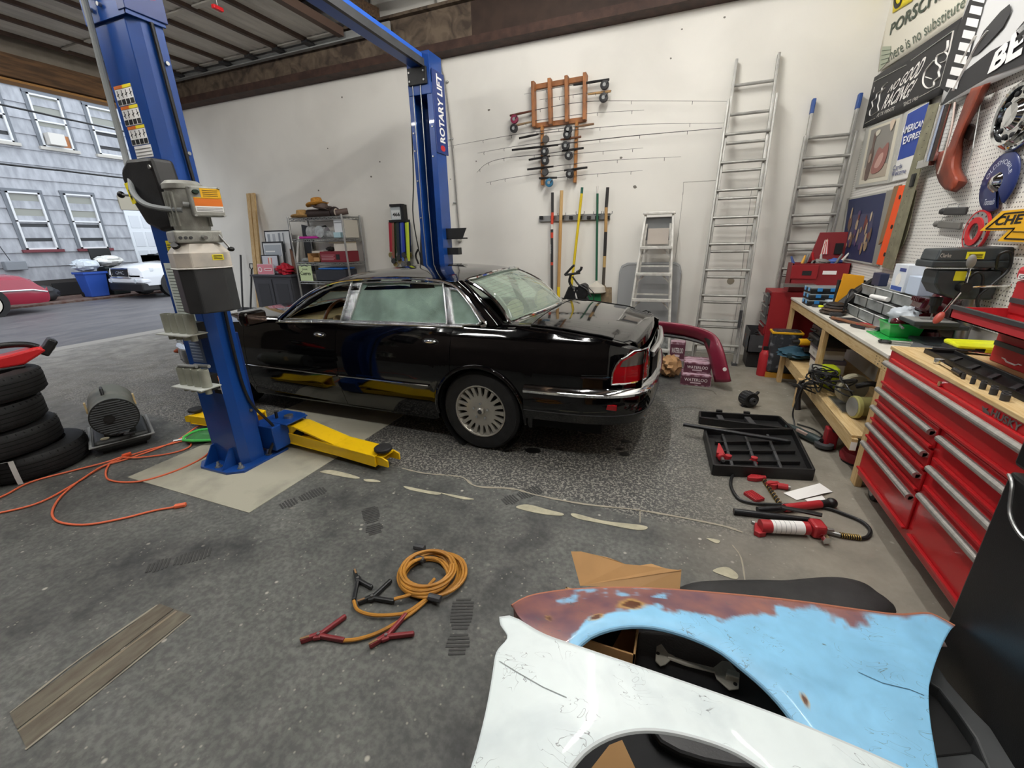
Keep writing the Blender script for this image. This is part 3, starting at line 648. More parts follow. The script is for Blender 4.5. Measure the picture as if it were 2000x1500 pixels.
# decals on the near post
def decal(x0, x1, z0, z1, y, colm, name='decal', par=None):
    x0 += .04; x1 += .04
    return MB().box((x0, y-.0012, z0), (x1, y, z1)).build(name, colm, par or p1, wld=True)
yF = Y1
for k in range(3):
    z1 = 2.50-.105*k-.0; xa = -3.275+.012*k
    decal(xa, xa+.16, z1-.1, z1, yF, MT['paper'])
    decal(xa, xa+.08, z1-.016, z1, yF-.0013, MT['orange_lab'], 'decal_band'); decal(xa+.08, xa+.16, z1-.016, z1, yF-.0013, MT['yel_lab'], 'decal_band')
    for j in range(4):
        decal(xa+.004+.04*j, xa+.036+.04*j, z1-.096, z1-.07, yF-.0013, MT['ink'], 'caption_block')
        m = MB(); cx = xa+.06+.04*j; m.ell((cx, yF-.0015, z1-.028), (.004, .001, .005), 8, 6).bar((cx, yF-.0015, z1-.033), (cx+rnd.uniform(-.006, .006), yF-.0015, z1-.062), .001, .005, up=(1,0,0)).bar((cx-.011, yF-.0015, z1-.05), (cx+.012, yF-.0015, z1-.04), .001, .004, up=(0,0,1)); m.build('pictogram', MT['ink'], p1, wld=True)
decal(-3.24, -3.08, 2.12, 2.185, yF, MT['paper'])
for k in range(3): decal(-3.235, -3.085, 2.13+.018*k, 2.134+.018*k, yF-.0013, M('8a8a88'), 'print_line')
decal(-3.19, -3.12, 1.50, 1.64, yF, MT['yel_lab']);
for k in range(7): decal(-3.183, -3.127-.008*(k % 3), 1.515+.016*k, 1.521+.016*k, yF-.0013, M('6b6420'), 'print_line')
decal(-3.27, -3.09, 1.02, 1.50, yF, M('cdd6ce'))
for k in range(22): decal(-3.255, -3.12-.03*rnd.random(), 1.04+.02*k, 1.047+.02*k, yF-.0013, M('8c958f'), 'print_line')
decal(-3.24, -3.10, .82, 1.0, yF, M('5c6b86'))
for k in range(7): decal(-3.23, -3.13, .84+.022*k, .848+.022*k, yF-.0013, M('93a0b4'), 'print_line')
q = decal(-3.09, -3.015, .60, .735, yF-.002, MT['paper']); decal(-3.09, -3.015, .70, .735, yF-.0033, MT['orange_lab'], 'decal_band'); decal(-3.09, -3.015, .60, .63, yF-.0033, MT['ink'], 'caption_block')
decal(-3.055, -3.03, .64, .69, yF-.0033, MT['ink'], 'pictogram'); decal(-3.08, -3.05, .632, .645, yF-.0033, MT['ink'], 'pictogram')
# hose and electric conduit running down the near post
MB().tube([(CX1+.045, Y1+.11, 2.8), (CX1+.05, Y1+.12, 2.2), (CX1+.05, Y1+.14, 1.6), (CX1+.05, Y1+.12, .9), (CX1+.045, Y1+.15, .5), (CX1+.10, Y1+.26, .22), (CX1+.08, Y1+.18, .04)], .011, 8, smooth=6).build('hose', MT['black_pl'], lift, wld=True)
MB().tube([(-3.19, Y1-.045, 3.7), (-3.20, Y1-.045, 2.9), (-3.22, Y1-.045, 2.5), (-3.20, Y1-.06, 2.2), (-3.14, Y1-.10, 2.02), (-3.05, Y1-.16, 1.91), (-2.94, Y1-.18, 1.84), (-2.82, Y1-.16, 1.81), (-2.72, Y1-.115, 1.80)], .016, 10, smooth=6).build('conduit', mat('conduit', '7f8384', .5), lift, wld=True)
for (x, z) in ((CX1+.032, 2.62), (CX1+.032, 2.15), (CX1+.032, 1.95), (CX1+.032, .42)): MB().cyl((x, Y1+.15, z), (x+.012, Y1+.15, z), .011, n=8).build('bolt', MT['steel'], p1, wld=True)
# black latch cover with release lever
CV = Matrix.Translation((.13, 0, -.085))
cv = MB(CV).prism([(-3.30, Y1, 2.12), (-3.22, Y1, 2.175), (-3.0, Y1, 2.17), (-2.95, Y1, 1.79), (-3.08, Y1, 1.775), (-3.20, Y1, 1.82), (-3.29, Y1, 1.98), (-3.31, Y1, 2.08)], (0, -.13, 0)).build('latch_cover', MT['black_pl'], lift, wld=True, bevel=.02)
MB(CV).cyl((-3.02, Y1-.135, 2.12), (-3.02, Y1-.128, 2.12), .012, n=8).build('cover_screw', MT['steel'], cv, wld=True)
MB(CV).prism([(-3.295, Y1-.1315, 2.05), (-3.255, Y1-.1315, 2.055), (-3.23, Y1-.1315, 1.94), (-3.268, Y1-.1315, 1.935)], (0, .0015, 0)).build('cover_label', MT['yel_lab'], cv, wld=True)
MB(CV).prism([(-3.270, Y1-.1316, 1.98), (-3.258, Y1-.1316, 1.955), (-3.248, Y1-.1316, 1.983)], (0, -.001, 0)).bar((-3.262, Y1-.1322, 1.98), (-3.268, Y1-.1322, 2.015), .001, .006, up=(1, 0, 0)).build('arrow', MT['ink'], cv, wld=True)
lv = MB(CV).tube([(-3.30, Y1-.08, 1.985), (-3.43, Y1-.08, 2.0)], .007, 8).build('release_lever', MT['steel'], cv, wld=True)
MB(CV).ell((-3.45, Y1-.08, 2.002), .02, 12, 8).build('lever_knob', MT['black'], cv, wld=True, smooth=True)
class MBU(MB):
    def build(s, *a, **k):
        T_ = [(.5, .7), (1.02, 1.21), (1.275, 1.475), (1.48, 1.62), (1.555, 1.69), (1.915, 1.945), (3, 3.03)]
        for v in s.v:
            for (p, q), (r, t) in zip(T_, T_[1:]):
                if p <= v.z <= r: v.z = q+(v.z-p)/(r-p)*(t-q); break
            if not a[0].startswith(('mounting', 'bolt')):
                dx, dy = v.x+2.86, v.y-(Y1-.16); v.x = -2.86+dx*.342-dy*.94; v.y = Y1-.16+dx*.94+dy*.342
            v.x += .085; v.y += .11
        return MB.build(s, *a, **k)
# power unit: motor, control box, pump head, tank
pu = MBU().box((-3.06, Y1-.05, 1.60), (-2.94, Y1, 1.86)).box((-3.05, Y1-.09, 1.58), (-3.035, Y1-.0, 1.90)).build('mounting_bracket', MT['blue_paint'], lift, wld=True, bevel=.003)
for z in (1.83, 1.65): MBU().cyl((-2.98, Y1-.06, z), (-2.98, Y1-.05, z), .012, n=8).build('bolt', MT['steel'], pu, wld=True)
mc = V((-2.86, Y1-.16, 0))
mo = MBU().lathe([(.001, 1.555), (.085, 1.555), (.092, 1.57), (.092, 1.87), (.088, 1.90), (.06, 1.915), (.001, 1.915)], mc, (0,0,1), 30).build('motor', MT['castalu'], lift, wld=True, smooth=True)
for k in range(26):
    th = 2*pi*k/26; d = V((cos(th), sin(th), 0))
    if d.y < -.75: continue
    MBU().bar(mc+d*.096+V((0,0,1.59)), mc+d*.096+V((0,0,1.85)), .004, .016, up=d).build('cooling_fin', MT['castalu'], mo, wld=True)
MBU().lathe([(.001, 1.93), (.08, 1.93), (.1, 1.91), (.1, 1.875), (.093, 1.87)], mc, (0,0,1), 30).build('fan_cover', MT['castalu'], mo, wld=True, smooth=True)
bxm = MBU().box((-2.87, Y1-.30, 1.66), (-2.71, Y1-.235, 1.89)).build('switch_box', MT['castalu'], lift, wld=True, bevel=.008)
yb = Y1-.3005
MBU().box((-2.855, yb-.001, 1.695), (-2.715, yb, 1.74)).build('box_label', MT['paper'], bxm, wld=True)
MBU().box((-2.855, yb-.001, 1.74), (-2.715, yb, 1.80)).build('box_label', MT['orange_lab'], bxm, wld=True)
MBU().box((-2.815, yb-.001, 1.80), (-2.715, yb, 1.875)).box((-2.855, yb-.001, 1.797), (-2.715, yb, 1.805)).build('box_label', M('f2b81c'), bxm, wld=True)
for k in range(4): MBU().box((-2.805, yb-.002, 1.815+.014*k), (-2.73, yb-.001, 1.820+.014*k)).build('print_line', M('7a5c10'), bxm, wld=True)
for k in range(3): MBU().box((-2.85, yb-.002, 1.703+.011*k), (-2.72, yb-.001, 1.707+.011*k)).build('print_line', M('777777'), bxm, wld=True)
MBU().cyl((-2.838, yb, 1.845), (-2.838, yb-.02, 1.845), .018, .015, n=16).build('push_button', M('0f2a1c'), bxm, wld=True)
for x in (-2.862, -2.718):
    for z in (1.668, 1.882): MBU().cyl((x, yb, z), (x, yb-.008, z), .008, n=8).build('screw', MT['steel'], bxm, wld=True)
MBU().cyl((-2.87, Y1-.25, 1.75), (-2.90, Y1-.245, 1.755), .02, n=10).build('conduit_gland', MT['grey_pl'], bxm, wld=True)
ph = MBU().box((-2.98, Y1-.26, 1.48), (-2.74, Y1-.06, 1.555)).build('pump_head', MT['castalu'], lift, wld=True, bevel=.01)
for x in (-2.955, -2.93, -2.905): MBU().cyl((x, Y1-.26, 1.512), (x, Y1-.268, 1.512), .009, n=8).build('port_plug', MT['dkgrey'], ph, wld=True)
MBU().cyl((-2.84, Y1-.26, 1.515), (-2.84, Y1-.30, 1.51), .016, .012, n=10).build('valve', MT['steel'], ph, wld=True)
MBU().tube([(-2.765, Y1-.24, 1.55), (-2.75, Y1-.27, 1.50), (-2.73, Y1-.30, 1.44)], .007, 8).build('lowering_lever', MT['steel'], ph, wld=True)
MBU().ell((-2.725, Y1-.305, 1.425), .02, 12, 8).build('lever_knob', MT['black'], ph, wld=True, smooth=True)
tm = V((-2.86, Y1-.16, 0))
def oct_(rx, ry, z, ch=.55): return [tm+V((rx*a, ry*b_, z)) for a, b_ in ((1,-ch),(1,ch),(ch,1),(-ch,1),(-1,ch),(-1,-ch),(-ch,-1),(ch,-1))]
def octloft(rows, name, mt, par=None):
    m = MBU()
    for r in rows: m.v += oct_(*r)
    for i in range(len(rows)-1):
        for j in range(8): m.f.append((i*8+j, i*8+(j+1) % 8, (i+1)*8+(j+1) % 8, (i+1)*8+j))
    m.f += [tuple(range(8))[::-1], tuple(range((len(rows)-1)*8, len(rows)*8))]
    return m.build(name, mt, par or lift, wld=True, bevel=.008)
mat('tank_dust', 'b0aba2', .5, col2='d8cdbf', ns=5, lo=.45, hi=.7)
mat('tank_black', '2e2f30', .5, n=.15, ns=5)
tk = octloft([(.145, .13, 1.28), (.145, .13, 1.40), (.115, .1, 1.46), (.10, .09, 1.48)], 'tank_top', MT['tank_dust'])
octloft([(.150, .135, 1.272), (.150, .135, 1.282)], 'tank_rim', M('d8d6d0'), tk)
octloft([(.14, .125, 1.02), (.142, .128, 1.275)], 'tank', MT['tank_black'])
MBU().box((-2.83, Y1-.2915, 1.34), (-2.77, Y1-.2905, 1.385)).build('tank_label', MT['yel_lab'], tk, wld=True)
for k in range(3): MBU().box((-2.823, Y1-.2925, 1.349+.011*k), (-2.777, Y1-.2915, 1.354+.011*k)).build('print_line', MT['ink'], tk, wld=True)
MBU().cyl((-2.965, Y1-.20, 1.44), (-2.985, Y1-.23, 1.47), .024, n=12).build('filler_cap', MT['black'], tk, wld=True)
# height-adapter racks with adapters
mat('adapter', 'a8aa9c', .5, .25, n=.12, ns=10)
def rack(zs, lab, caps):
    m = MB().box((-3.17, Y1-.20, zs), (-2.87, Y1-.06, zs+.008)).build('adapter_rack', M('c3c6c0'), lift, wld=True)
    MB().box((-3.14, Y1-.06, zs-.05), (-2.98, Y1, zs+.06)).build('rack_bracket', MT['black'], m, wld=True)
    for k in range(4):
        x = -3.13+.074*k; o = (x, Y1-.13-.0*k, zs-.04)
        t = thing('height_adapter', lab % ('first', 'second', 'third', 'fourth')[k], 'lift adapter', o, 0, 'lift height adapters in the post racks')
        MB().lathe([(.001, 0), (.02, 0), (.02, .05), (.031, .05), (.031, .17), (.026, .17), (.026, .10), (.001, .10)], (0,0,0), (0,0,1), 20).build('sleeve', MT['adapter'], t, smooth=True)
rack(1.06, 'grey steel lift adapter in the upper post rack, %s from the street side', 0)
rack(.695, 'grey steel lift adapter in the lower post rack, %s from the street side', 1)
for (a, b_) in (((-3.13, Y1-.14, .837), (-2.98, Y1-.12, .837)), ((-3.03, Y1-.10, .837), (-2.90, Y1-.09, .837))):
    tag(MB().cyl(a, b_, .012, n=10).build('steel_bar', MT['grey_pl']), 'short grey bar lying across the tops of the lower rack adapters' if a[0] < -3.1 else 'short grey rod behind the bar on the lower adapter rack', 'metal bar')
# the far post stands a little nearer the door than the near one
def _all(o):
    for c in o.children: yield c; yield from _all(c)
for c in _all(lift):
    vs = c.data.vertices; ym = sum(v.co.y for v in vs)/len(vs)+3.5
    for v in vs:
        if (ym > 4.3) or (c.name.startswith(('overhead', 'beam_lower')) and v.co.y+3.5 > 4.3): v.co.x -= .10
# ================================================================ black sedan
mat('car_black', '030304', .07, coat=.35, rn=.03, ns=5)
mat('car_wet', '08080a', .12, coat=1.0, bump=.25, bs=300)
mat('car_gap', '010101', .8)
car = thing('sedan', 'glossy black wet luxury sedan with chrome window frames parked between the lift posts', 'car', (-2.7, 3.6, 0))
YC = 3.60
PLAN = [(-5.27, .40), (-5.22, .58), (-5.1, .72), (-4.9, .80), (-4.37, .865), (-3.6, .89), (-2.7, .90), (-1.37, .90), (-.9, .888), (-.6, .868), (-.42, .83), (-.30, .775), (-.22, .70), (-.175, .60), (-.16, .5)]
PROF = [(.18, -.07), (.26, -.045), (.36, -.015), (.55, 0), (.70, -.006), (.82, -.03), (.90, -.06), (.96, -.10), (1.05, -.18)]
def hw(x, z): return interp(PLAN, x)+interp(PROF, z)
BELT = [(-5.27, .66), (-5.15, .72), (-4.9, .80), (-4.4, .87), (-3.6, .925), (-3.4, .93), (-2.7, .955), (-1.6, .975), (-1.2, .985), (-.85, .965), (-.5, .925), (-.3, .88), (-.2, .84), (-.16, .82)]
def belt(x): return interp(BELT, x)
WR, WF, WZ, AR = -1.37, -4.37, .33, .375
def zlow(x):
    b = .20+.02*(x+2.7)/2.0 if -4 < x < -1.7 else .24
    if x > -.95: b = .42
    for wx in (WR, WF):
        if abs(x-wx) < AR: b = max(b, WZ+sqrt(AR**2-(x-wx)**2))
    return b
def panel(x0, x1, name, side, nx=28, nz=14, top=None, bot=None, par=None, mt='car_black', out=0, skew=None):
    m = MB()
    def fn(u, v):
        x = x0+(x1-x0)*u; zt = (top(x) if top else belt(x)); zb = (bot(x) if bot else zlow(x)); z = zb+(zt-zb)*v
        if skew: x += skew(z)*(1-u)
        return (x, YC+side*(hw(x, z)+out), z)
    m.grid(fn, nx, nz)
    return m.build(name, M(mt), par or car, smooth=True, wld=True, ang=60)
gp = .005
for sd in (-1, 1):
    panel(-5.27, -3.86-gp, 'front_fender', sd, 44)
    d1 = panel(-3.86, -2.72-gp, 'front_door', sd)
    d2 = panel(-2.72, -1.60-gp, 'rear_door', sd, 34)
    panel(-1.60, -.16, 'rear_quarter_panel', sd, 60, 18)
    # dark reveal behind the gaps
    panel(-3.9, -1.55, 'door_jamb', sd, 20, 6, mt='car_gap', out=-.012)
    # chrome waist strip and belt moulding
    for (a, b_) in ((-5.0, -3.87), (-3.85, -2.735), (-2.71, -1.80)):
        MB().tube([(a+(b_-a)*i/10, YC+sd*(hw(a+(b_-a)*i/10, .51)+.006), .503+.008*(a+(b_-a)*i/10+3.9)/2.1) for i in range(11)], .013, 8, flat=.55).build('waist_strip', MT['chrome'], d1 if a > -4.5 and a < -3 else d2 if a > -3 else car, wld=True, smooth=True)
    MB().tube([(-3.45+(1.93)*i/12, YC+sd*(hw(-3.45+1.93*i/12, belt(-3.45+1.93*i/12))+.004), belt(-3.45+1.93*i/12)+.004) for i in range(13)], .012, 8).build('belt_moulding', MT['chrome_wet'], car, wld=True, smooth=True)
    # door handles
    for (x, dd) in ((-2.90, d1), (-1.78, d2)):
        z = .845+.012*(x+2.9); y = YC+sd*(hw(x, z)-.002)
        MB().ell((x, y, z), (.075, .012, .03), 24, 10).build('handle_recess', MT['car_gap'], dd, wld=True, smooth=True)
        MB().ell((x, y+sd*.010, z+.006), (.055, .018, .017), 20, 10).build('door_handle', MT['chrome'], dd, wld=True, smooth=True)
    # wheel-arch lips
    for wx in (WR, WF):
        c = [V((wx+AR*cos(t), 0, WZ+AR*sin(t))) for t in [radians(-8+196*i/30) for i in range(31)]]
        MB().tube([(p.x, YC+sd*(hw(p.x, max(p.z, .25))+.004), p.z) for p in c], .02, 8, flat=.8).build('arch_lip', MT['car_black'], car, wld=True, smooth=True)
        MB().lathe([(AR-.005, 0), (AR-.005, .25)], (wx, YC+sd*.86, WZ), (0, -sd, 0), 36).build('wheel_well', MT['car_gap'], car, wld=True)
    # turn repeater, rear side marker
    MB().ell((-4.02, YC+sd*hw(-4.02, .69), .69), (.035, .008, .014), 12, 6).build('side_repeater', M('e88f1c'), car, wld=True)
# underbody
MB().box((-5.1, YC-.70, .20), (-.45, YC+.70, .60)).build('underbody', MT['car_gap'], car, wld=True)
MB().box((-3.9, YC-.84, .185), (-1.78, YC+.84, .27)).build('sill', MT['car_black'], car, wld=True, bevel=.02)
# hood, cowl, nose
def deck(x0, x1, zc, half, name, n=24, mt='car_black', par=None, crown=.05):
    m = MB()
    def fn(u, v):
        x = x0+(x1-x0)*u; h = half(x); t = v*2-1; ze = belt(x)+.004
        return (x, YC+h*t, ze+(zc(x)-ze)*(1-abs(t)**2.4))
    m.grid(fn, n, 24); return m.build(name, M(mt), par or car, smooth=True, wld=True, ang=60)
deck(-5.26, -3.5, lambda x: interp([(-5.26, .70), (-5.0, .83), (-4.4, .94), (-3.5, 1.0)], x), lambda x: hw(x, belt(x))+.002, 'hood', 30)
nm = MB()
nm.grid(lambda u, v: (-5.262-.02*sin(pi*u)*sin(pi*v), YC+(u*2-1)*.36, .45+.26*v), 10, 6).build('grille', MT['chrome'], car, wld=True)
# trunk lid, rear deck and tail panel
def lid(u, v):
    s_ = u*1.22
    if s_ < .82: x = -1.00+.80*(s_/.82); z0 = 0
    else: x = -.20+.045*sin((s_-.82)/.4*pi/2); z0 = (s_-.82)/.4
    zc = interp([(-1.0, 1.035), (-.8, 1.03), (-.5, 1.0), (-.3, .965), (-.2, .935), (-.1, .93)], x)
    half = interp([(-1.0, .70), (-.5, .70), (-.25, .66), (-.1, .64)], x); t = v*2-1
    ze = min(belt(x)+.03, zc-.01) if x < -.25 else zc-.03
    z = ze+(zc-ze)*(1-abs(t)**2.5)
    if z0 > 0: z = z-(.02*z0+.30*z0**1.3)
    return (x-.05*abs(t)**3*(1 if x > -.4 else 0), YC+half*t, z)
tl = MB().grid(lid, 40, 24).build('trunk_lid', MT['car_black'], car, wld=True, smooth=True, ang=70)
for sd in (-1, 1):      # strips joining quarter panels and lid
    MB().grid(lambda u, v, sd=sd: (lambda x: (x, YC+sd*(hw(x, belt(x))*(1-v)+(interp([(-1.6, .74), (-1.0, .705), (-.5, .705), (-.25, .665), (-.17, .62)], x))*v), belt(x)+.022*sin(v*pi/2)))(-1.25+1.08*u), 24, 5).build('deck_side', MT['car_black'], car, wld=True, smooth=True)
MB().grid(lambda u, v: (-.19+.03*sin(pi*u)-.03*(1-v)*0, YC+(u*2-1)*.70, .48+.38*v), 16, 4).build('tail_panel', MT['car_black'], car, wld=True, smooth=True)
MB().grid(lambda u, v: (-.145+.03*sin(pi*u), YC+(u*2-1)*.42, .60+.16*v), 10, 3).build('license_recess', MT['car_gap'], car, wld=True)
MB().box((-.125, YC-.16, .60), (-.115, YC+.16, .75)).build('license_plate', M('c9c4b4'), car, wld=True)
MB().tube([(-.155+.032*sin(pi*(.5+t/1.0)), YC+t, .795) for t in [-.5+.1*i for i in range(11)]], .03, 8, flat=.7).build('trunk_chrome_bar', MT['chrome'], tl, wld=True, smooth=True)
MB().tube([lid(0.0, v/20) for v in range(21)], .004, 5).build('lid_gap', MT['car_gap'], tl, wld=True)
for sd in (0, 1): MB().tube([V(lid(u/30, sd))+V((0, (.004 if sd else -.004), .003)) for u in range(24)], .005, 5).build('lid_gap', MT['car_gap'], tl, wld=True)
# taillights wrapping the corners
mat('tail_red', '9b0f16', .08, coat=1); mat('tail_smoke', '54504a', .08, coat=1)
for sd in (-1, 1):
    def S_(x, z, o=.008): return V((x+o*.5, YC+sd*(hw(x, z)+o), z))
    def row(v): return .645+.215*v
    def xl(v): return interp([(0, -.385), (.35, -.385), (.7, -.36), (1, -.265)], v)
    m = MB(); m.grid(lambda u, v: S_(xl(v)+(-.178-xl(v))*u, row(v)), 12, 10)
    tlm = m.build('taillight', MT['tail_red'], car, wld=True, smooth=True)
    MB().grid(lambda u, v: S_(xl(.55+.42*v)+.03+(-.185-xl(.55+.42*v)-.03)*u, row(.55+.40*v), .011), 10, 5).build('reverse_lens', MT['tail_smoke'], tlm, wld=True, smooth=True)
    ol = [S_(xl(0)+(-.178-xl(0))*i/8, row(0), .01) for i in range(9)]+[S_(-.178, row(i/8), .01) for i in range(1, 9)]+[S_(-.178+(xl(1)+.178)*i/6, row(1), .01) for i in range(1, 7)]+[S_(xl(1-i/8), row(1-i/8), .01) for i in range(1, 8)]
    MB().tube(ol, .007, 6, closed=True).build('lens_surround', MT['chrome'], tlm, wld=True, smooth=True)
# bumpers swept round the ends
def sweep(path, prof, name, mt, par=None):
    m = MB(); n = len(prof); P = [V(p) for p in path]
    for i, p in enumerate(P):
        t = (P[min(i+1, len(P)-1)]-P[max(i-1, 0)]).normalized(); nr = V((t.y, -t.x, 0))
        m.v += [V((p.x, p.y, 0))+nr*o+V((0, 0, z)) for o, z in prof]
    m.f = [(i*n+j, i*n+(j+1) % n, (i+1)*n+(j+1) % n, (i+1)*n+j) for i in range(len(P)-1) for j in range(n)]+[tuple(range(n)), tuple(range((len(P)-1)*n, len(P)*n))[::-1]]
    return m.build(name, mt, par or car, smooth=True, wld=True, ang=50)
def endpath(rear):
    if rear: xs_ = [-.99, -.8, -.6, -.42, -.30, -.22, -.175]; xe = -.135
    else: xs_ = [-4.78, -4.9, -5.0, -5.1, -5.2, -5.26]; xe = -5.31
    a = [(x, YC-interp(PLAN, x)) for x in xs_]; yl = interp(PLAN, xs_[-1]); mid = [(xe+.0*(abs(t)), YC+t) for t in [yl*k/4*.8 for k in range(-4, 5)]]
    mid = [(xe-(.03 if rear else -.03)*(abs(t-YC)/yl)**2, t) for _, t in mid]
    pts = a+mid+[(x, 2*YC-y) for x, y in a[::-1]]
    return [V((x, y, 0)) for x, y in spline([V((x, y, 0)) for x, y in pts], 3) and [(p.x, p.y) for p in spline([V((x, y, 0)) for x, y in pts], 3)]]
for rear in (True, False):
    pth = endpath(rear); s_ = 1 if rear else -1
    lowp = [(s_*-.05, .34), (s_*.01, .345), (s_*.035, .42), (s_*.04, .50), (s_*.035, .555), (s_*-.05, .56)]
    bpm = sweep(pth, lowp, 'bumper' if rear else 'front_bumper', MT['car_black'])
    sweep(pth, [(s_*-.03, .556), (s_*.042, .556), (s_*.048, .575), (s_*.03, .60), (s_*-.03, .612)], 'bumper_chrome', MT['chrome'], bpm)
    sweep(pth, [(s_*.03, .418), (s_*.038, .418), (s_*.038, .424), (s_*.03, .424)], 'bumper_crease', MT['dkgrey'], bpm)
    if rear:
        for sd in (-1, 1):
            x = -.385; MB().box((x-.05, YC+sd*(interp(PLAN, x)+.028), .468), (x+.055, YC+sd*(interp(PLAN, x)+.048), .508)).build('side_marker', MT['tail_red'], bpm, wld=True, bevel=.004)
for sd in (-1, 1): MB().tube([(-.5, YC+sd*.45, .30), (-.16, YC+sd*.45, .30)], .035, 14).build('exhaust_tip', MT['chrome'], car, wld=True)
for sd in (-1, 1):
    for (yy, r) in ((.62, .085), (.43, .07)): MB().ell((-5.20+(.62-yy)*-.12, YC+sd*yy, .64), (.06, r, r), 16, 10).build('headlight', MT['lens'], car, wld=True, smooth=True)
    MB().ell((-5.23, YC+sd*.62, .49), (.03, .12, .035), 14, 8).build('front_marker', M('a0482a'), car, wld=True, smooth=True)
# ---- greenhouse
def gside(x, z, sd, o=0):      # tumblehome side surface
    b = belt(x); t = max(0, (z-b)/.36); hb = hw(x, b); tp = interp([(-3.6, .60), (-2.8, .63), (-2.0, .645), (-1.5, .62), (-1.1, .60)], x)
    return V((x, YC+sd*(hb-.012-(hb-tp-.012)*t**1.08+o), z))
ROOF = [(-3.0, 1.30), (-2.8, 1.35), (-2.4, 1.385), (-2.0, 1.393), (-1.7, 1.375), (-1.5, 1.345), (-1.42, 1.325)]
RAIL = [(-3.45, .94), (-3.2, 1.11), (-3.0, 1.215), (-2.85, 1.265), (-2.7, 1.295), (-2.3, 1.318), (-1.9, 1.312), (-1.6, 1.285), (-1.45, 1.24)]
def rail(x): return interp(RAIL, x)
def roofpt(u, v):
    t = v*2-1; xf = -3.02+.10*abs(t)**2; xr = -1.46-.14*abs(t)**2.5
    x = xf+(xr-xf)*u; e = gside(x, rail(x)+.005, 1).y-YC; zt = interp(ROOF, x)
    ze = rail(x)+.012; return (x, YC+e*t, ze+(zt-ze)*(1-abs(t)**2.6))
rf = MB().grid(roofpt, 30, 24).build('roof', MT['car_black'], car, wld=True, smooth=True, ang=70)
QB = [(-1.60, .985), (-1.40, .99), (-1.335, 1.0)]
def win_outline(poly, sd, o=.004): return [gside(x, z, sd, o) for x, z in poly]
FRONT = [(-3.36, .955), (-3.1, 1.135), (-2.95, 1.205), (-2.8, 1.25), (-2.645, 1.272), (-2.70, .967)]
REAR = [(-2.60, .972), (-2.53, 1.278), (-2.1, 1.292), (-1.74, 1.278), (-1.66, .99)]
QUART = [(-1.605, .99), (-1.685, 1.25), (-1.60, 1.235), (-1.47, 1.12), (-1.38, 1.015), (-1.40, .995)]
mat('wet_glass', '8fa99c', .12, trans=.25, ior=1.4, n=.3, ns=4, bump=.5, bs=260)
mat('tint_glass', 'd4e3d8', .03, trans=1, ior=1.08)
mat('rear_glass', 'd3e2d4', .03, trans=.8, ior=1.3)
def rear_mix():
    for nm_ in ('rear_glass',):
        pass
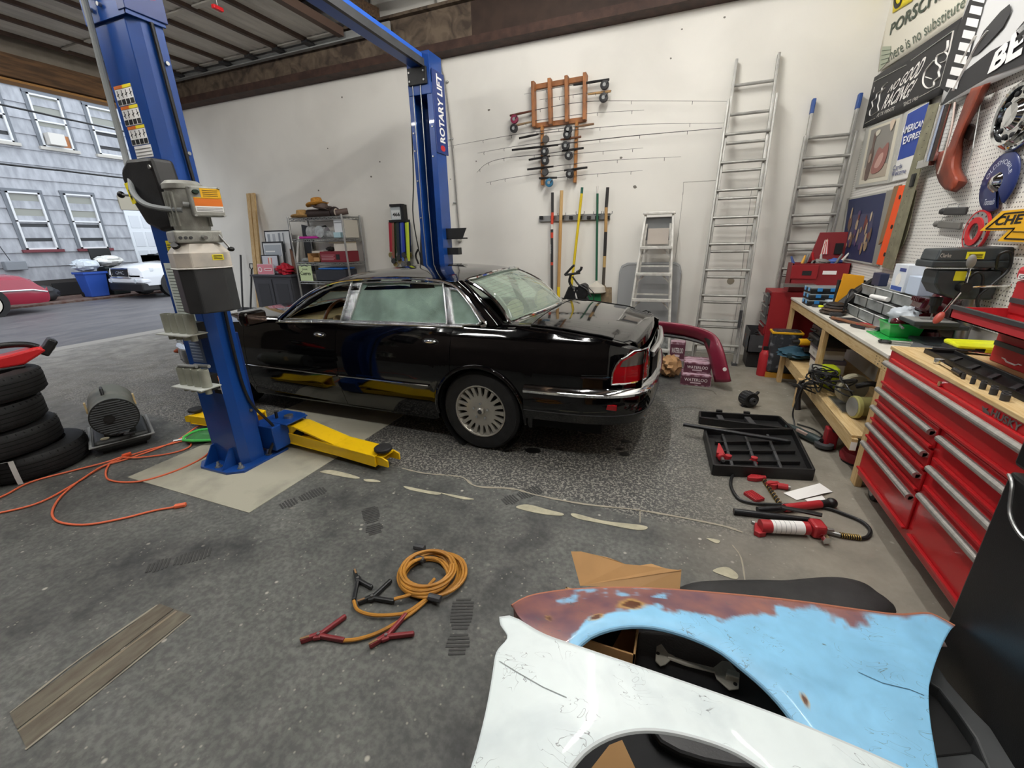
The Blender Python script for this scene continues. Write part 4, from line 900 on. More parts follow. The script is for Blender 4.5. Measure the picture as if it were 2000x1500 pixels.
for sd in (-1, 1):
    for poly, nm_, wd in ((FRONT, 'front_window_frame', .016), (REAR, 'rear_window_frame', .017), (QUART, 'quarter_window_frame', .017)):
        ol = [p for p in win_outline(poly, sd, .006)]; dense = []
        for i in range(len(ol)):
            for k in range(5): dense.append(ol[i].lerp(ol[(i+1) % len(ol)], k/5))
        fr_ = MB().tube(dense, wd, 8, closed=True, flat=.6).build(nm_, MT['chrome_wet'], car, wld=True, smooth=True)
        if nm_ == 'front_window_frame' and sd == -1: continue          # this window is rolled down
        gm = 'wet_glass' if sd == -1 else 'tint_glass'
        if nm_.startswith('quarter'): gm = 'wet_glass' if sd == -1 else 'tint_glass'
        g_ = MB(); g_.add(win_outline(poly, sd, -.002), [tuple(range(len(poly)))]); g_.build('window_glass', MT[gm], fr_, wld=True, solid=.004)
    # outer chrome drip rail from A-pillar over the doors down the C-pillar
    dr_ = [(-3.42, .955), (-3.2, 1.125), (-3.0, 1.225), (-2.85, 1.272), (-2.65, 1.300), (-2.3, 1.32), (-1.9, 1.316), (-1.68, 1.285), (-1.55, 1.21), (-1.40, 1.07), (-1.335, 1.005), (-1.37, .985)]
    MB().tube([gside(x, z, sd, .012) for x, z in dr_], .013, 8, smooth=4).build('drip_rail', MT['chrome'], car, wld=True, smooth=True)
    # pillars
    def strip(a, b_, name, mt='car_black', n=8, o=-.004):
        m = MB(); m.grid(lambda u, v: gside(*(V((a[0][0], a[0][1], 0)).lerp(V((a[1][0], a[1][1], 0)), u).lerp(V((b_[0][0], b_[0][1], 0)).lerp(V((b_[1][0], b_[1][1], 0)), u), v))[:2], sd, o), n, 4)
        return m.build(name, M(mt), car, wld=True, smooth=True, solid=.02)
    strip(((-2.70, .965), (-2.645, 1.29)), ((-2.60, .965), (-2.53, 1.29)), 'b_pillar', 'chrome_wet')
    strip(((-1.66, .985), (-1.74, 1.29)), ((-1.605, .985), (-1.685, 1.27)), 'c_pillar_trim', 'chrome_wet')
    strip(((-3.52, .935), (-2.95, 1.25)), ((-3.38, .945), (-2.82, 1.25)), 'a_pillar')
    strip(((-2.98, 1.235), (-1.6, 1.30)), ((-2.95, 1.20), (-1.6, 1.26)), 'door_top', n=14)
    # C-pillar sail panel between quarter window and rear screen
    rw = [V((-1.20, YC+sd*.70, .995)), V((-1.36, YC+sd*.665, 1.14)), V((-1.50, YC+sd*.62, 1.24)), V((-1.585, YC+sd*.585, 1.30))]
    qd = [gside(-1.30, .985, sd, .004), gside(-1.43, 1.10, sd, .004), gside(-1.56, 1.225, sd, .004), gside(-1.66, 1.292, sd, .0)]
    q1, q2 = spline(qd, 4), spline(rw, 4)
    m = MB(); m.grid(lambda u, v: (lambda i: q1[i].lerp(q2[i], v)+V((.02*sin(pi*v), sd*.022*sin(pi*v), .012*sin(pi*v))))(min(12, int(round(u*12)))), 12, 8); m.build('c_pillar', MT['car_black'], car, wld=True, smooth=True, ang=70)
    MB().grid(lambda u, v, sd=sd: V((-1.32+.22*u, 0, 0))+V((0, YC+sd*((hw(-1.3, .985)-.0)*(1-v)+.66*v), .985+.028*v)), 6, 6).build('pillar_base', MT['car_black'], car, wld=True, smooth=True)
# rear screen
def rs(u, v):
    t = v*2-1; a = V((-1.46-.125*t*t, YC+t*.575, 1.345-.05*t*t)); b_ = V((-1.015-.165*t*t, YC+t*.675, 1.04-.04*t*t)); p = a.lerp(b_, u); return p+V((.03*sin(pi*u), 0, .03*sin(pi*u)))
MB().grid(rs, 12, 16).build('rear_screen', MT['rear_glass'], car, wld=True, smooth=True, solid=.004)
ol = [rs(0, v/14) for v in range(15)]+[rs(u/6, 1) for u in range(1, 7)]+[rs(1, 1-v/14) for v in range(1, 15)]+[rs(1-u/6, 0) for u in range(1, 6)]
MB().tube([p+V((.004, 0, .008)) for p in ol], .015, 8, closed=True, smooth=2).build('rear_screen_trim', MT['chrome'], car, wld=True, smooth=True)
m = MB()
for k in range(1, 14): m.tube([rs(k/14, v/16)+V((-.004, 0, -.004)) for v in range(17)], .0016, 4)
m.build('defroster_lines', M('5a4a38'), car, wld=True)
MB().grid(lambda u, v: V(rs(1, v)).lerp(V(lid(0, .02+.96*v)), u)+V((0, 0, .004)), 4, 20).build('rear_cowl', MT['car_black'], car, wld=True, smooth=True)
for sd in (0, 1): MB().grid(lambda u, v, sd=sd: (V(rs(1, sd)).lerp(V(lid(0, sd)), u)).lerp(V((-1.22+.22*u, YC+(1 if sd else -1)*(hw(-1.2+.2*u, belt(-1.2))-.0), belt(-1.2+.2*u)+.002)), v)+V((0, 0, .006*sin(pi*v))), 5, 6).build('cowl_corner', MT['car_black'], car, wld=True, smooth=True)
# windscreen
def ws(u, v):
    t = v*2-1; a = V((-3.02+.10*t*t, YC+t*.60, 1.305-.05*t*t)); b_ = V((-3.68+.17*t*t, YC+t*.76, .985-.03*t*t)); return a.lerp(b_, u)
MB().grid(ws, 8, 12).build('windscreen', MT['tint_glass'], car, wld=True, smooth=True, solid=.004)
# door mirrors
for sd in (-1, 1):
    mr_ = MB().box((-3.53, YC+sd*.90, .935), (-3.43, YC+sd*1.12, 1.06)).build('door_mirror', MT['car_black'], car, wld=True, bevel=.03)
    MB().box((-3.431, YC+sd*.925, .955), (-3.424, YC+sd*1.10, 1.04)).build('mirror_glass', mat('mirror', '6a5a52', .08, .9), mr_, wld=True, smooth=True)
    MB().tube([(-3.45, YC+sd*.80, .95), (-3.46, YC+sd*.92, .965)], .03, 8).build('mirror_arm', MT['car_black'], mr_, wld=True)
    MB().tube([(-3.50, YC+sd*1.09, .95), (-3.52, YC+sd*1.115, 1.0), (-3.50, YC+sd*1.09, 1.05)], .012, 6).build('mirror_chrome', MT['chrome'], mr_, wld=True)
# ---- interior
mat('beige', 'b79c74', .6, n=.1); mat('cream', 'c9b98f', .55, n=.08); mat('brownwood', '6b3d1e', .25, coat=.7)
MB().box((-3.72, YC-.72, .60), (-3.28, YC+.72, .90)).build('dashboard', MT['beige'], car, wld=True, bevel=.05)
MB().box((-3.27, YC-.62, .76), (-3.25, YC-.2, .88)).build('instrument_panel', MT['black'], car, wld=True)
sw = MB().tube([(-3.10+.05*sin(t), YC-.40+.185*cos(t), .90+.175*sin(t)) for t in [2*pi*i/32 for i in range(32)]], .016, 8, closed=True).build('steering_wheel', MT['brownwood'], car, wld=True, smooth=True)
MB().ell((-3.11, YC-.40, .88), (.03, .07, .06), 14, 8).bar((-3.11, YC-.58, .88), (-3.11, YC-.22, .88), .03, .03).build('steering_hub', MT['beige'], sw, wld=True, smooth=True)
def seat(x, y, w_, nm_, hb=1.02):
    st = MB().box((x-.05, y-w_/2, .30), (x+.50, y+w_/2, .52)).build(nm_, MT['cream'], car, wld=True, bevel=.05)
    MB().prism([(x+.42, y-w_/2, .45), (x+.55, y-w_/2, .45), (x+.68, y-w_/2, hb), (x+.60, y-w_/2, hb+.01)], (0, w_, 0)).build('seat_back', MT['cream'], st, wld=True, bevel=.04)
    return st
for sd in (-1, 1):
    s_ = seat(-2.95, YC+sd*.38, .52, 'front_seat', .98)
    MB().ell((-2.27, YC+sd*.38, 1.09), (.06, .13, .085), 16, 10).build('headrest', MT['cream'], s_, wld=True, smooth=True)
s_ = seat(-1.92, YC, 1.30, 'rear_seat', .96)
for sd in (-1, 1): MB().ell((-1.26, YC+sd*.36, 1.05), (.055, .15, .085), 16, 10).build('headrest', MT['cream'], s_, wld=True, smooth=True)
MB().box((-1.30, YC-.66, .93), (-1.02, YC+.66, .965)).build('parcel_shelf', MT['cream'], car, wld=True)
MB().tube([(-1.12, YC+.34, .99), (-1.20, YC+.34, 1.07), (-1.20, YC+.52, 1.07), (-1.12, YC+.52, .99)], .012, 6, closed=True).build('high_brake_light', MT['black'], car, wld=True)
MB().box((-3.6, YC-.74, .27), (-1.2, YC+.74, .31)).build('cabin_floor', MT['black'], car, wld=True)
MB().ell((-2.95, YC-.0, 1.22), (.02, .12, .035), 12, 8).build('rear_view_mirror', MT['black'], car, wld=True, smooth=True)
# ---- wheels
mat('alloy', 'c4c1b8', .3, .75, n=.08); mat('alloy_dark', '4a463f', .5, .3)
def alloy(x, sd):
    c = V((x, YC+sd*.76, WZ)); ax = V((0, sd, 0)); r = .33
    def cyl3(rr, th, h): return c+ax*h+V((cos(th)*rr, 0, sin(th)*rr))
    w_ = MB().lathe([(.205, -.11), (.25, -.118), (.305, -.112), (.325, -.09), (.33, -.05), (.33, .05), (.325, .09), (.305, .112), (.25, .118), (.212, .108), (.205, .09)], c, ax, 56, close=True).build('tire', MT['rubber'], car, smooth=True, wld=True, ang=30)
    for h in (-.06, -.02, .02, .06): MB().lathe([(.3302, h-.004), (.3312, h-.004), (.3312, h+.004), (.3302, h+.004)], c, ax, 40, close=True).build('tread_groove', MT['car_gap'], w_, wld=True)
    rm = MB().lathe([(.205, .112), (.213, .115), (.216, .108), (.205, .09), (.198, .05), (.19, -.1), (.18, -.1), (.185, .06), (.195, .095)], c, ax, 48, close=True).build('rim', MT['alloy'], w_, smooth=True, wld=True)
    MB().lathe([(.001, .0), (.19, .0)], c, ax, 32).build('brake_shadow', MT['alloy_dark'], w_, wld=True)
    MB().lathe([(.001, .085), (.03, .086), (.07, .092), (.115, .100), (.125, .096), (.125, .07), (.001, .07)], c, ax, 40).build('hub_disc', MT['alloy'], rm, smooth=True, wld=True)
    for k in range(20):
        t = 2*pi*k/20; m = MB(); hw0, hw1 = .0125, .016
        tn = V((-sin(t), 0, cos(t)))
        m.prism([cyl3(.118, t, .098)-tn*.017, cyl3(.150, t, .100)-tn*hw0, cyl3(.200, t, .108)-tn*hw1, cyl3(.200, t, .108)+tn*hw1, cyl3(.150, t, .100)+tn*hw0, cyl3(.118, t, .098)+tn*.017], -ax*.03)
        m.build('spoke', MT['alloy'], rm, wld=True, bevel=.003)
    for k in range(5):
        t = 2*pi*k/5+.3; MB().cyl(cyl3(.062, t, .085), cyl3(.062, t, .108), .012, .010, n=6).build('lug_nut', MT['chrome'], rm, wld=True)
    MB().lathe([(.001, .118), (.02, .118), (.03, .110), (.033, .085)], c, ax, 20).build('center_cap', MT['alloy'], rm, smooth=True, wld=True)
    MB().lathe([(.001, .1195), (.018, .1195), (.018, .117)], c, ax, 18).build('cap_emblem', MT['dkgrey'], rm, wld=True)
for x in (WR, WF):
    for sd in (-1, 1): alloy(x, sd)
# ================================================================ left side of the bay
def tire(loc, lab, R=.33, W_=.195, rz=0):
    t = thing('tire', lab, 'tire', loc, rz, 'used tires in the strapped stack')
    h = W_/2
    MB().lathe([(.20, -h*.7), (.215, -h*.98), (.27, -h), (.312, -h*.86), (R-.004, -h*.62), (R, -h*.4), (R, h*.4), (R-.004, h*.62), (.312, h*.86), (.27, h), (.215, h*.98), (.20, h*.7), (.21, 0)], (0, 0, h), (0,0,1), 64, close=True).build('carcass', MT['rubber'], t, smooth=True, ang=28)
    for z in (-.62, -.28, .05, .36): MB().lathe([(R-.003, h*z-.003), (R+.0012, h*z-.003), (R+.0012, h*z+.003), (R-.003, h*z+.003)], (0, 0, h), (0,0,1), 48, close=True).build('tread_groove', MT['car_gap'], t)
    m = MB()
    for k in range(46):
        a = 2*pi*k/46; d = V((cos(a), sin(a), 0)); m.bar(d*(.30)+V((0, 0, W_-.014)), d*(.328)+V((0, 0, W_-.030)), .004, .004)
    m.build('shoulder_sipes', MT['car_gap'], t, kind='stuff')
    return t
TC = gz(175, 862, .1); TC = V((TC.x, TC.y, 0))-V((.29, .957, 0))*.325+V((-.957, .29, 0))*.07
sh = [0, -.115, -.15, -.10]; hh = .196
for k, lab in enumerate(('bottom tire of the stack, on the floor', 'second tire up in the strapped stack', 'third tire up in the strapped stack', 'top tire of the stack, under the red blower')):
    tire((TC.x+.29*sh[k], TC.y+.957*sh[k], hh*k), lab, rz=k*.4)
stp = []
for (z, o) in ((.004, .335), (.06, .339), (.13, .339), (.19, .337), (.2, .335), (.26, .339), (.33, .339), (.39, .336)):
    a = radians(-34); k = 0 if z < .195 else 1
    stp.append(V((TC.x+.29*sh[k], TC.y+.957*sh[k], z))+V((cos(a), sin(a), 0))*o)
m = MB(); tn = V((sin(radians(34)), cos(radians(34)), 0))*.014
n = len(stp); m.add([p-tn for p in stp]+[p+tn for p in stp], [(i, i+1, n+i+1, n+i) for i in range(n-1)])
tag(m.build('packing_strap', MT['white'], solid=.002, noff=1), 'white plastic strap running down the front of the tire stack', 'strap')
# red cordless blower lying on the stack
bl = thing('leaf_blower', 'red cordless blower with black battery lying on the tire stack', 'leaf blower', (TC.x+.02, TC.y+.05, hh*4), radians(72))
mat('mil_red', 'd8262a', .4)
MB().prism([(-.34, -.08, .0), (.10, -.08, .02), (.24, -.08, .10), (.20, -.08, .13), (.02, -.08, .10), (-.34, -.08, .075)], (0, .16, 0)).build('body', MT['mil_red'], bl, bevel=.015)
MB().tube([(-.34, 0, .07), (-.26, 0, .15), (-.10, 0, .165), (.06, 0, .165), (.15, 0, .15), (.2, 0, .12)], .022, 10, smooth=5).build('handle', MT['black_pl'], bl, smooth=True)
MB().tube([(-.18, 0, .08), (-.15, 0, .12), (-.10, 0, .12)], .014, 8).build('trigger_guard', MT['mil_red'], bl)
bt = MB().ob((.25, 0, .115), (.055, .15, .13), Matrix.Rotation(radians(38), 3, 'Y')).build('battery', MT['black_pl'], bl, bevel=.012)
MB().ob((.278, -.0, .10), (.002, .10, .03), Matrix.Rotation(radians(38), 3, 'Y')).build('battery_label', MT['white'], bl)
MB().box((-.2, -.09, 0), (.1, .09, .02)).build('air_intake', MT['black_pl'], bl, bevel=.008)
# torpedo heater
a, b_ = gz(226, 818, .27), gz(214, 770, .30); d = V((b_.x-a.x, b_.y-a.y, 0)).normalized()
hp = gz(247, 878); hp = V((hp.x, hp.y, 0))+d*.24
ht = thing('torpedo_heater', 'black torpedo heater with slotted round intake on the floor beside the tires', 'heater', hp, atan2(d.y, d.x)-pi/2)
mat('heater', '2b2d2c', .5, n=.2, ns=6)
mat('heater_top', '63665f', .55, n=.2, ns=5, col2='8d8b80', lo=.5, hi=.8)
m = MB()
for (z, sx, sy) in ((.03, .165, .25), (.07, .18, .27), (.13, .17, .26)): m.v += [V((sx*i, sy*j, z)) for i, j in ((-1,-1),(1,-1),(1,1),(-1,1))]
for i in range(2): m.f += [(i*4+j, i*4+(j+1) % 4, i*4+4+(j+1) % 4, i*4+4+j) for j in range(4)]
m.f += [(3,2,1,0), (8,9,10,11)]; m.build('fuel_tank', MT['heater'], ht, bevel=.02)
MB().tube([(-.195, -.29, .10), (.195, -.29, .10), (.195, .29, .10), (-.195, .29, .10)], .014, 8, closed=True, flat=.6).build('tank_flange', MT['grey_pl'], ht)
MB().box((-.14, -.2, 0), (.14, .2, .03)).build('foot', MT['black'], ht)
MB().box((-.1, -.2, .13), (.1, .2, .17)).build('pedestal', MT['heater'], ht)
MB().cyl((0, -.24, .30), (0, .26, .31), .152, n=40).build('barrel', MT['heater_top'], ht, smooth=True)
MB().cyl((0, .26, .31), (0, .34, .31), .13, .11, n=32).build('burner_nose', MT['steel'], ht, smooth=True)
ik = MB().cyl((0, -.255, .30), (0, -.238, .30), .155, n=40).build('intake_ring', MT['heater'], ht)
for k in range(15):
    z = -.13+k*.0186; w_ = sqrt(max(0, .145**2-z*z))
    if w_ > .02: MB().box((-w_, -.262, .30+z-.005), (w_, -.252, .30+z+.003)).build('grille_bar', M('55585a'), ik)
MB().cyl((-.035, -.268, .295), (-.035, -.25, .295), .036, n=20).build('fan_hub', MT['black'], ik)
MB().tube([(-.03, -.06, .45), (-.03, -.03, .49), (-.03, .05, .49), (-.03, .08, .455)], .011, 8).build('carry_handle', MT['black'], ht)
MB().tube([(-.02, -.26, .15), (.0, -.28, .165), (.05, -.275, .16), (.02, -.285, .15), (.07, -.29, .145)], .010, 8, smooth=4).build('plug_lead', MT['black_pl'], ht)
MB().box((.05, -.31, .132), (.085, -.275, .155)).build('plug', MT['black_pl'], ht, bevel=.004)
MB().ell((-.10, -.262, .145), (.03, .004, .012), 12, 6).build('badge', M('a8a18a'), ht)
for s in (-1, 1): MB().box((s*.15-.006, -.1, .33), (s*.15+.006, -.06, .42)).build('side_clip', M('c8b184'), ht)
# orange extension cord
cp = [(345,992),(300,1000),(240,1015),(170,1027),(120,1023),(103,1008),(110,985),(130,962),(165,935),(215,907),(270,888),(330,870),(362,863),(374,870),(360,880),(325,889),(270,897),(238,898),(220,903),(209,918),(208,932),(216,940),(245,944),(285,940),(345,921),(395,897),(424,874),(455,850),(440,835),(410,834),(386,838),(350,860),(305,879),(250,898),(200,915),(150,945),(80,983),(0,1004),(-60,1012),(-75,995),(0,974),(60,944),(140,922),(205,907),(240,897)]
P3 = []
for i, (x, y) in enumerate(cp):
    z = .009+(.012 if 26 <= i <= 30 else 0)+(.012 if i in (9, 10, 16, 17, 33, 34, 43, 44) else 0)*((i % 3)*.5)
    p = gz(x, y); P3.append(V((p.x, p.y, z)))
cd = thing('extension_cord', 'orange extension cord snaking across the floor past the lift post', 'extension cord', (P3[0].x, P3[0].y, 0))
MB().tube(P3, .0065, 8, smooth=6).build('cable', MT['orange_cord'], cd, smooth=True, wld=True)
e = P3[0]; dd = (P3[0]-P3[1]).normalized()
MB().bar(e-dd*.01+V((0,0,.004)), e+dd*.055+V((0,0,.004)), .032, .022).build('socket_end', MT['orange_cord'], cd, wld=True, bevel=.006)
e = P3[-1]; dd = (P3[-1]-P3[-2]).normalized()
MB().bar(e+V((0,0,.006)), e+dd*.06+V((0,0,.006)), .03, .024).build('plug_end', M('e0582c'), cd, wld=True, bevel=.006)
q = gz(352, 862); MB().ob((q.x, q.y, .018), (.09, .03, .001), Matrix.Rotation(.9, 3, 'Z')).build('cord_tag', MT['paper'], cd, wld=True)
# green tray leaning under the arm
q = gz(402, 862); gt = thing('drip_tray', 'green plastic tray lying under the rear yellow lift arm', 'tray', (q.x, q.y+.05, 0), radians(25))
mat('tray_green', '4fc05a', .35)
MB().grid(lambda u, v: (-.16+.32*u, -.10+.2*v, .012+.03*(max(abs(u*2-1), abs(v*2-1))**6)), 14, 14).build('pan', M('3d7a46'), gt, solid=.004)
MB().tube([(-.16, -.10, .045), (.16, -.10, .045), (.16, .10, .045), (-.16, .10, .045)], .012, 8, closed=True, smooth=3).build('rim', MT['tray_green'], gt, smooth=True)
# jumper cables
mat('cable_tan', 'b57e2e', .5, n=.2, ns=10, col2='8a5c22', lo=.5, hi=.8)
jc = gz(832, 1128); jt = thing('jumper_cables', 'coil of tan jumper cables with red and black clamps on the floor', 'jumper cables', (jc.x, jc.y, 0))
pts = []
q = random.Random(5); cc = [(0, 0), (.012, .01), (-.02, .015), (.035, -.005), (.01, -.02)]
turns = 6
for i in range(turns*16):
    a = 2*pi*i/16+1.0; k = (i//16) % 5; f_ = (i % 16)/16; c0, c1 = cc[k], cc[(k+1) % 5]
    rr = (.112, .150, .125, .168, .105, .14)[i//16 % 6]*(1-f_)+(.112, .150, .125, .168, .105, .14)[(i//16+1) % 6]*f_
    pts.append(V((jc.x+c0[0]*(1-f_)+c1[0]*f_+rr*cos(a), jc.y+c0[1]*(1-f_)+c1[1]*f_+rr*sin(a)*.95, .009+.011*(i//16)*.8)))
def fl(l, z=.01): return [V((gz(x, y).x, gz(x, y).y, z)) for x, y in l]
for off in (0, .014):
    w_ = [p+V((off*.9, off*.6, .0)) for p in pts]
    MB().tube(w_, .0075, 7, smooth=2).build('cable', MT['cable_tan'], jt, wld=True, smooth=True)
MB().tube(fl([(672,1256),(700,1253),(740,1240),(790,1212),(825,1185),(850,1160)], .014), .008, 7, smooth=5).build('cable', MT['cable_tan'], jt, wld=True, smooth=True)
MB().tube(fl([(692,1180),(700,1198),(730,1208),(775,1207),(800,1200),(835,1175)], .02), .008, 7, smooth=5).build('cable', MT['cable_tan'], jt, wld=True, smooth=True)
MB().tube(fl([(771,1180),(800,1172),(830,1160),(850,1140)], .03), .008, 7, smooth=5).build('cable', MT['cable_tan'], jt, wld=True, smooth=True)
for (x, y) in ((820,1080),(820,1103),(850,1180)): 
    p = gz(x, y); MB().tube([(p.x-.03, p.y, .035), (p.x+.03, p.y+.004, .035)], .017, 8).build('tape_band', MT['dkgrey'], jt, wld=True)
mat('clamp_red', '7c2a2e', .45, n=.15); mat('clamp_black', '1e1f20', .45)
def clamp(tip, e1, e2, mt, z=.016):
    t, a, b_ = (V((gz(*p).x, gz(*p).y, z)) for p in (tip, e1, e2)); mid = (a+b_)/2; pv = t.lerp(mid, .40)
    j = MB().bar(t, pv.lerp(a, .12), .018, .024).bar(pv.lerp(t, .3), pv.lerp(b_, .1), .026, .018)
    cl = j.build('clamp', M(mt), jt, wld=True, bevel=.005)
    for e in (a, b_): MB().bar(pv, e, .018, .022).build('clamp_handle', M(mt), cl, wld=True, bevel=.006)
    MB().cyl(pv-V((0,0,.014)), pv+V((0,0,.016)), .007, n=8).build('pivot_rivet', MT['steel'], cl, wld=True)
    MB().bar(t+V((0,0,.006)), t.lerp(pv, .5)+V((0,0,.006)), .008, .018).build('jaw_teeth', M('8a6a48'), cl, wld=True)
clamp((588,1258), (677,1208), (674,1256), 'clamp_red'); clamp((722,1268), (795,1204), (810,1243), 'clamp_red')
clamp((700,1183), (765,1138), (771,1180), 'clamp_black'); clamp((694,1120), (692,1178), (728,1153), 'clamp_black')
# ================================================================ foreground: loose fenders and what they lie on
from mathutils import noise as mn
def curve_px(pts, n):
    p = [V((x, y, 0)) for x, y in pts]; L_ = [0]
    for a, b in zip(p, p[1:]): L_.append(L_[-1]+(b-a).length)
    s = spline(p, 8); acc = [0]
    for a, b in zip(s, s[1:]): acc.append(acc[-1]+(b-a).length)
    out = []
    for i in range(n+1):
        t = acc[-1]*i/n; j = 0
        while j < len(acc)-2 and acc[j+1] < t: j += 1
        f = (t-acc[j])/max(1e-9, acc[j+1]-acc[j]); out.append(s[j].lerp(s[j+1], f))
    return out
def colour_attr(o, fn):
    me = o.data; ca = me.color_attributes.new('paint', 'FLOAT_COLOR', 'POINT'); Mw = WM[o.name] if o.parent is None else WM[o.parent.name]
    for i, v in enumerate(me.vertices): ca.data[i].color = fn(Mw @ v.co)
def paint_mat(name, rough=.4, coat=0, bump=0):
    m = bpy.data.materials.new(name); m.use_nodes = True; nt = m.node_tree; b = nt.nodes['Principled BSDF']
    a = nt.nodes.new('ShaderNodeVertexColor'); a.layer_name = 'paint'; tc = nt.nodes.new('ShaderNodeTexCoord')
    def nz(sc, det, dist, lo, hi, vec=(1, 1, 1)):
        mp = nt.nodes.new('ShaderNodeMapping'); mp.inputs['Scale'].default_value = vec; nt.links.new(tc.outputs['Object'], mp.inputs[0])
        n = nt.nodes.new('ShaderNodeTexNoise'); n.inputs['Scale'].default_value = sc; n.inputs['Detail'].default_value = det; n.inputs['Distortion'].default_value = dist; nt.links.new(mp.outputs[0], n.inputs['Vector'])
        r = nt.nodes.new('ShaderNodeValToRGB'); e = r.color_ramp.elements
        e[0].position = lo; e[1].position = hi; nt.links.new(n.outputs[0], r.inputs[0]); return r
    # hairline scratches: thin iso-lines of a noise, broken up by a second noise; smudges: soft blotches
    r1 = nz(9, 1.5, 2.6, .490, .496, (1, 1.6, 1)); e = r1.color_ramp.elements; e[0].color = (0, 0, 0, 1); e[1].color = (1, 1, 1, 1); q = e.new(.502); q.color = (0, 0, 0, 1)
    r2 = nz(8, 2, 0, .52, .57); r3 = nz(6, 5, .6, .50, .78)
    mu = nt.nodes.new('ShaderNodeMath'); mu.operation = 'MULTIPLY'; nt.links.new(r1.outputs[0], mu.inputs[0]); nt.links.new(r2.outputs[0], mu.inputs[1])
    s1 = nt.nodes.new('ShaderNodeMix'); s1.data_type = 'RGBA'; s1.blend_type = 'MULTIPLY'; nt.links.new(r3.outputs[0], s1.inputs[0]); nt.links.new(a.outputs[0], s1.inputs[6]); s1.inputs[7].default_value = (.80, .82, .84, 1)
    s2 = nt.nodes.new('ShaderNodeMix'); s2.data_type = 'RGBA'; nt.links.new(mu.outputs[0], s2.inputs[0]); nt.links.new(s1.outputs[2], s2.inputs[6]); s2.inputs[7].default_value = (.10, .11, .12, 1)
    nt.links.new(s2.outputs[2], b.inputs['Base Color'])
    b.inputs['Roughness'].default_value = rough; b.inputs['Coat Weight'].default_value = coat; MT[name] = m; return m
NU, NV = 150, 56
# --- blue fender
bt_ = curve_px([(1000,1182),(1020,1170),(1050,1160),(1130,1150),(1250,1148),(1400,1158),(1550,1173),(1700,1194),(1760,1200),(1812,1197),(1838,1207),(1865,1222)], NU)
bb_ = curve_px([(1018,1212),(1045,1250),(1085,1282),(1118,1276),(1150,1247),(1200,1229),(1260,1225),(1330,1240),(1400,1270),(1450,1308),(1500,1352),(1545,1405),(1585,1470),(1620,1560),(1720,1575),(1842,1560)], NU)
def zb(u, v): return .345+.055*sin(pi*v*.68)*(1-.2*u)+.03*u
UVB = {}
def blue(u, v):
    a, b = bt_[int(round(u*NU))], bb_[int(round(u*NU))]; p = a.lerp(b, v)
    bow = -46*max(0, (u-.86)/.14)**2*sin(pi*min(1, v*1.0))**.7*(1 if v < .5 else 1)
    if u > .86: bow *= 1.0 if v < .35 else max(.25, 1-(v-.35)*1.15)
    return gz(p.x+bow, p.y, zb(u, v))
ft = thing('front_fender', 'sky blue car fender with rusty maroon edge lying on the pile in the foreground', 'car fender', (.25, 1.1, 0))
m = MB(); m.grid(blue, NU, NV)
bo = m.build('panel', paint_mat('blue_fender', .42, .15), ft, wld=True, smooth=True, ang=80)
cols = {}
CB, CD_, CRu, COr = [V(lin(c)[:3]) for c in ('8ccbf0', '6f4146', '5d351f', 'a0624a')]
def fbm(p, s, o=4): return mn.fractal(p*s, 1.0, 2.0, o)
me = bo.data; ca = me.color_attributes.new('paint', 'FLOAT_COLOR', 'POINT')
for i in range(NU+1):
    for j in range(NV+1):
        u, v = i/NU, j/NV; p = blue(u, v); n1 = fbm(p, 9); n2 = fbm(p+V((3, 1, 0)), 28)
        c = CB*(1+.09*n1+.05*n2)
        lim = interp([(0, 1.4), (.06, 1.2), (.11, .86), (.17, .66), (.24, .56), (.32, .46), (.44, .40), (.52, .26), (.60, .08), (.9, .012)], u)
        k = max(0, min(1, (lim-v+.10*n1+.05*n2)/.05))
        pr = CD_.lerp(COr, max(0, min(1, .35+.6*fbm(p+V((7, 0, 0)), 12))))
        if .10 < u < .36 and v < .22: pr = pr.lerp(CB, max(0, min(.8, (fbm(p+V((1, 5, 0)), 22))*1.5)))
        c = c.lerp(pr, k*.95)
        e_ = max(0, 1-v/.012) if u > .2 else 0; c = c.lerp(COr, min(1, e_)*.8)
        for (uu, vv, r1, r2) in ((.265, .43, .022, .10), (.19, .62, .012, .05), (.085, .42, .006, .03), (.66, .71, .012, .03)):
            dd = sqrt(((u-uu)/r1)**2+((v-vv)/r2)**2)+.35*n2
            if dd < 1.5: c = c.lerp(V(lin('c9a35a')[:3]), max(0, min(.8, (1.5-dd)*1.6)))
            if dd < 1: c = c.lerp(CRu, min(1, (1-dd)*5))
        cols[tuple(round(q, 5) for q in p)] = (c.x, c.y, c.z, 1)
Mi = WM[ft.name]
for i_, v_ in enumerate(me.vertices):
    p = Mi @ v_.co; ca.data[i_].color = cols.get(tuple(round(q, 5) for q in p)) or min(((abs(k_[0]-p.x)+abs(k_[1]-p.y)+abs(k_[2]-p.z)), c_) for k_, c_ in list(cols.items())[::7])[1]
bo.modifiers.new('s', 'SOLIDIFY').thickness = .003
MB().tube([blue(i/NU, 1) for i in range(20, NU-24, 3)], .006, 6).build('arch_hem', M('6f9dba'), ft, wld=True, smooth=True)
MB().tube([blue(i/NU, 0)-V((0, 0, .004)) for i in range(0, NU+1, 3)], .006, 6).build('hood_edge', M('a5664b'), ft, wld=True, smooth=True)
t_ = [gz(x, y, .33) for x, y in ((1003,1185),(1012,1192),(1022,1203),(1020,1216),(1010,1208))]
MB().prism(t_, (0, 0, -.05)).build('lamp_scoop', M('5b3a35'), ft, wld=True)
tb = [gz(x, y, .30) for x, y in ((1818,1262),(1838,1240),(1850,1263))]
MB().prism(tb, (0, 0, -.003)).build('mounting_tab', M('b09892'), ft, wld=True)
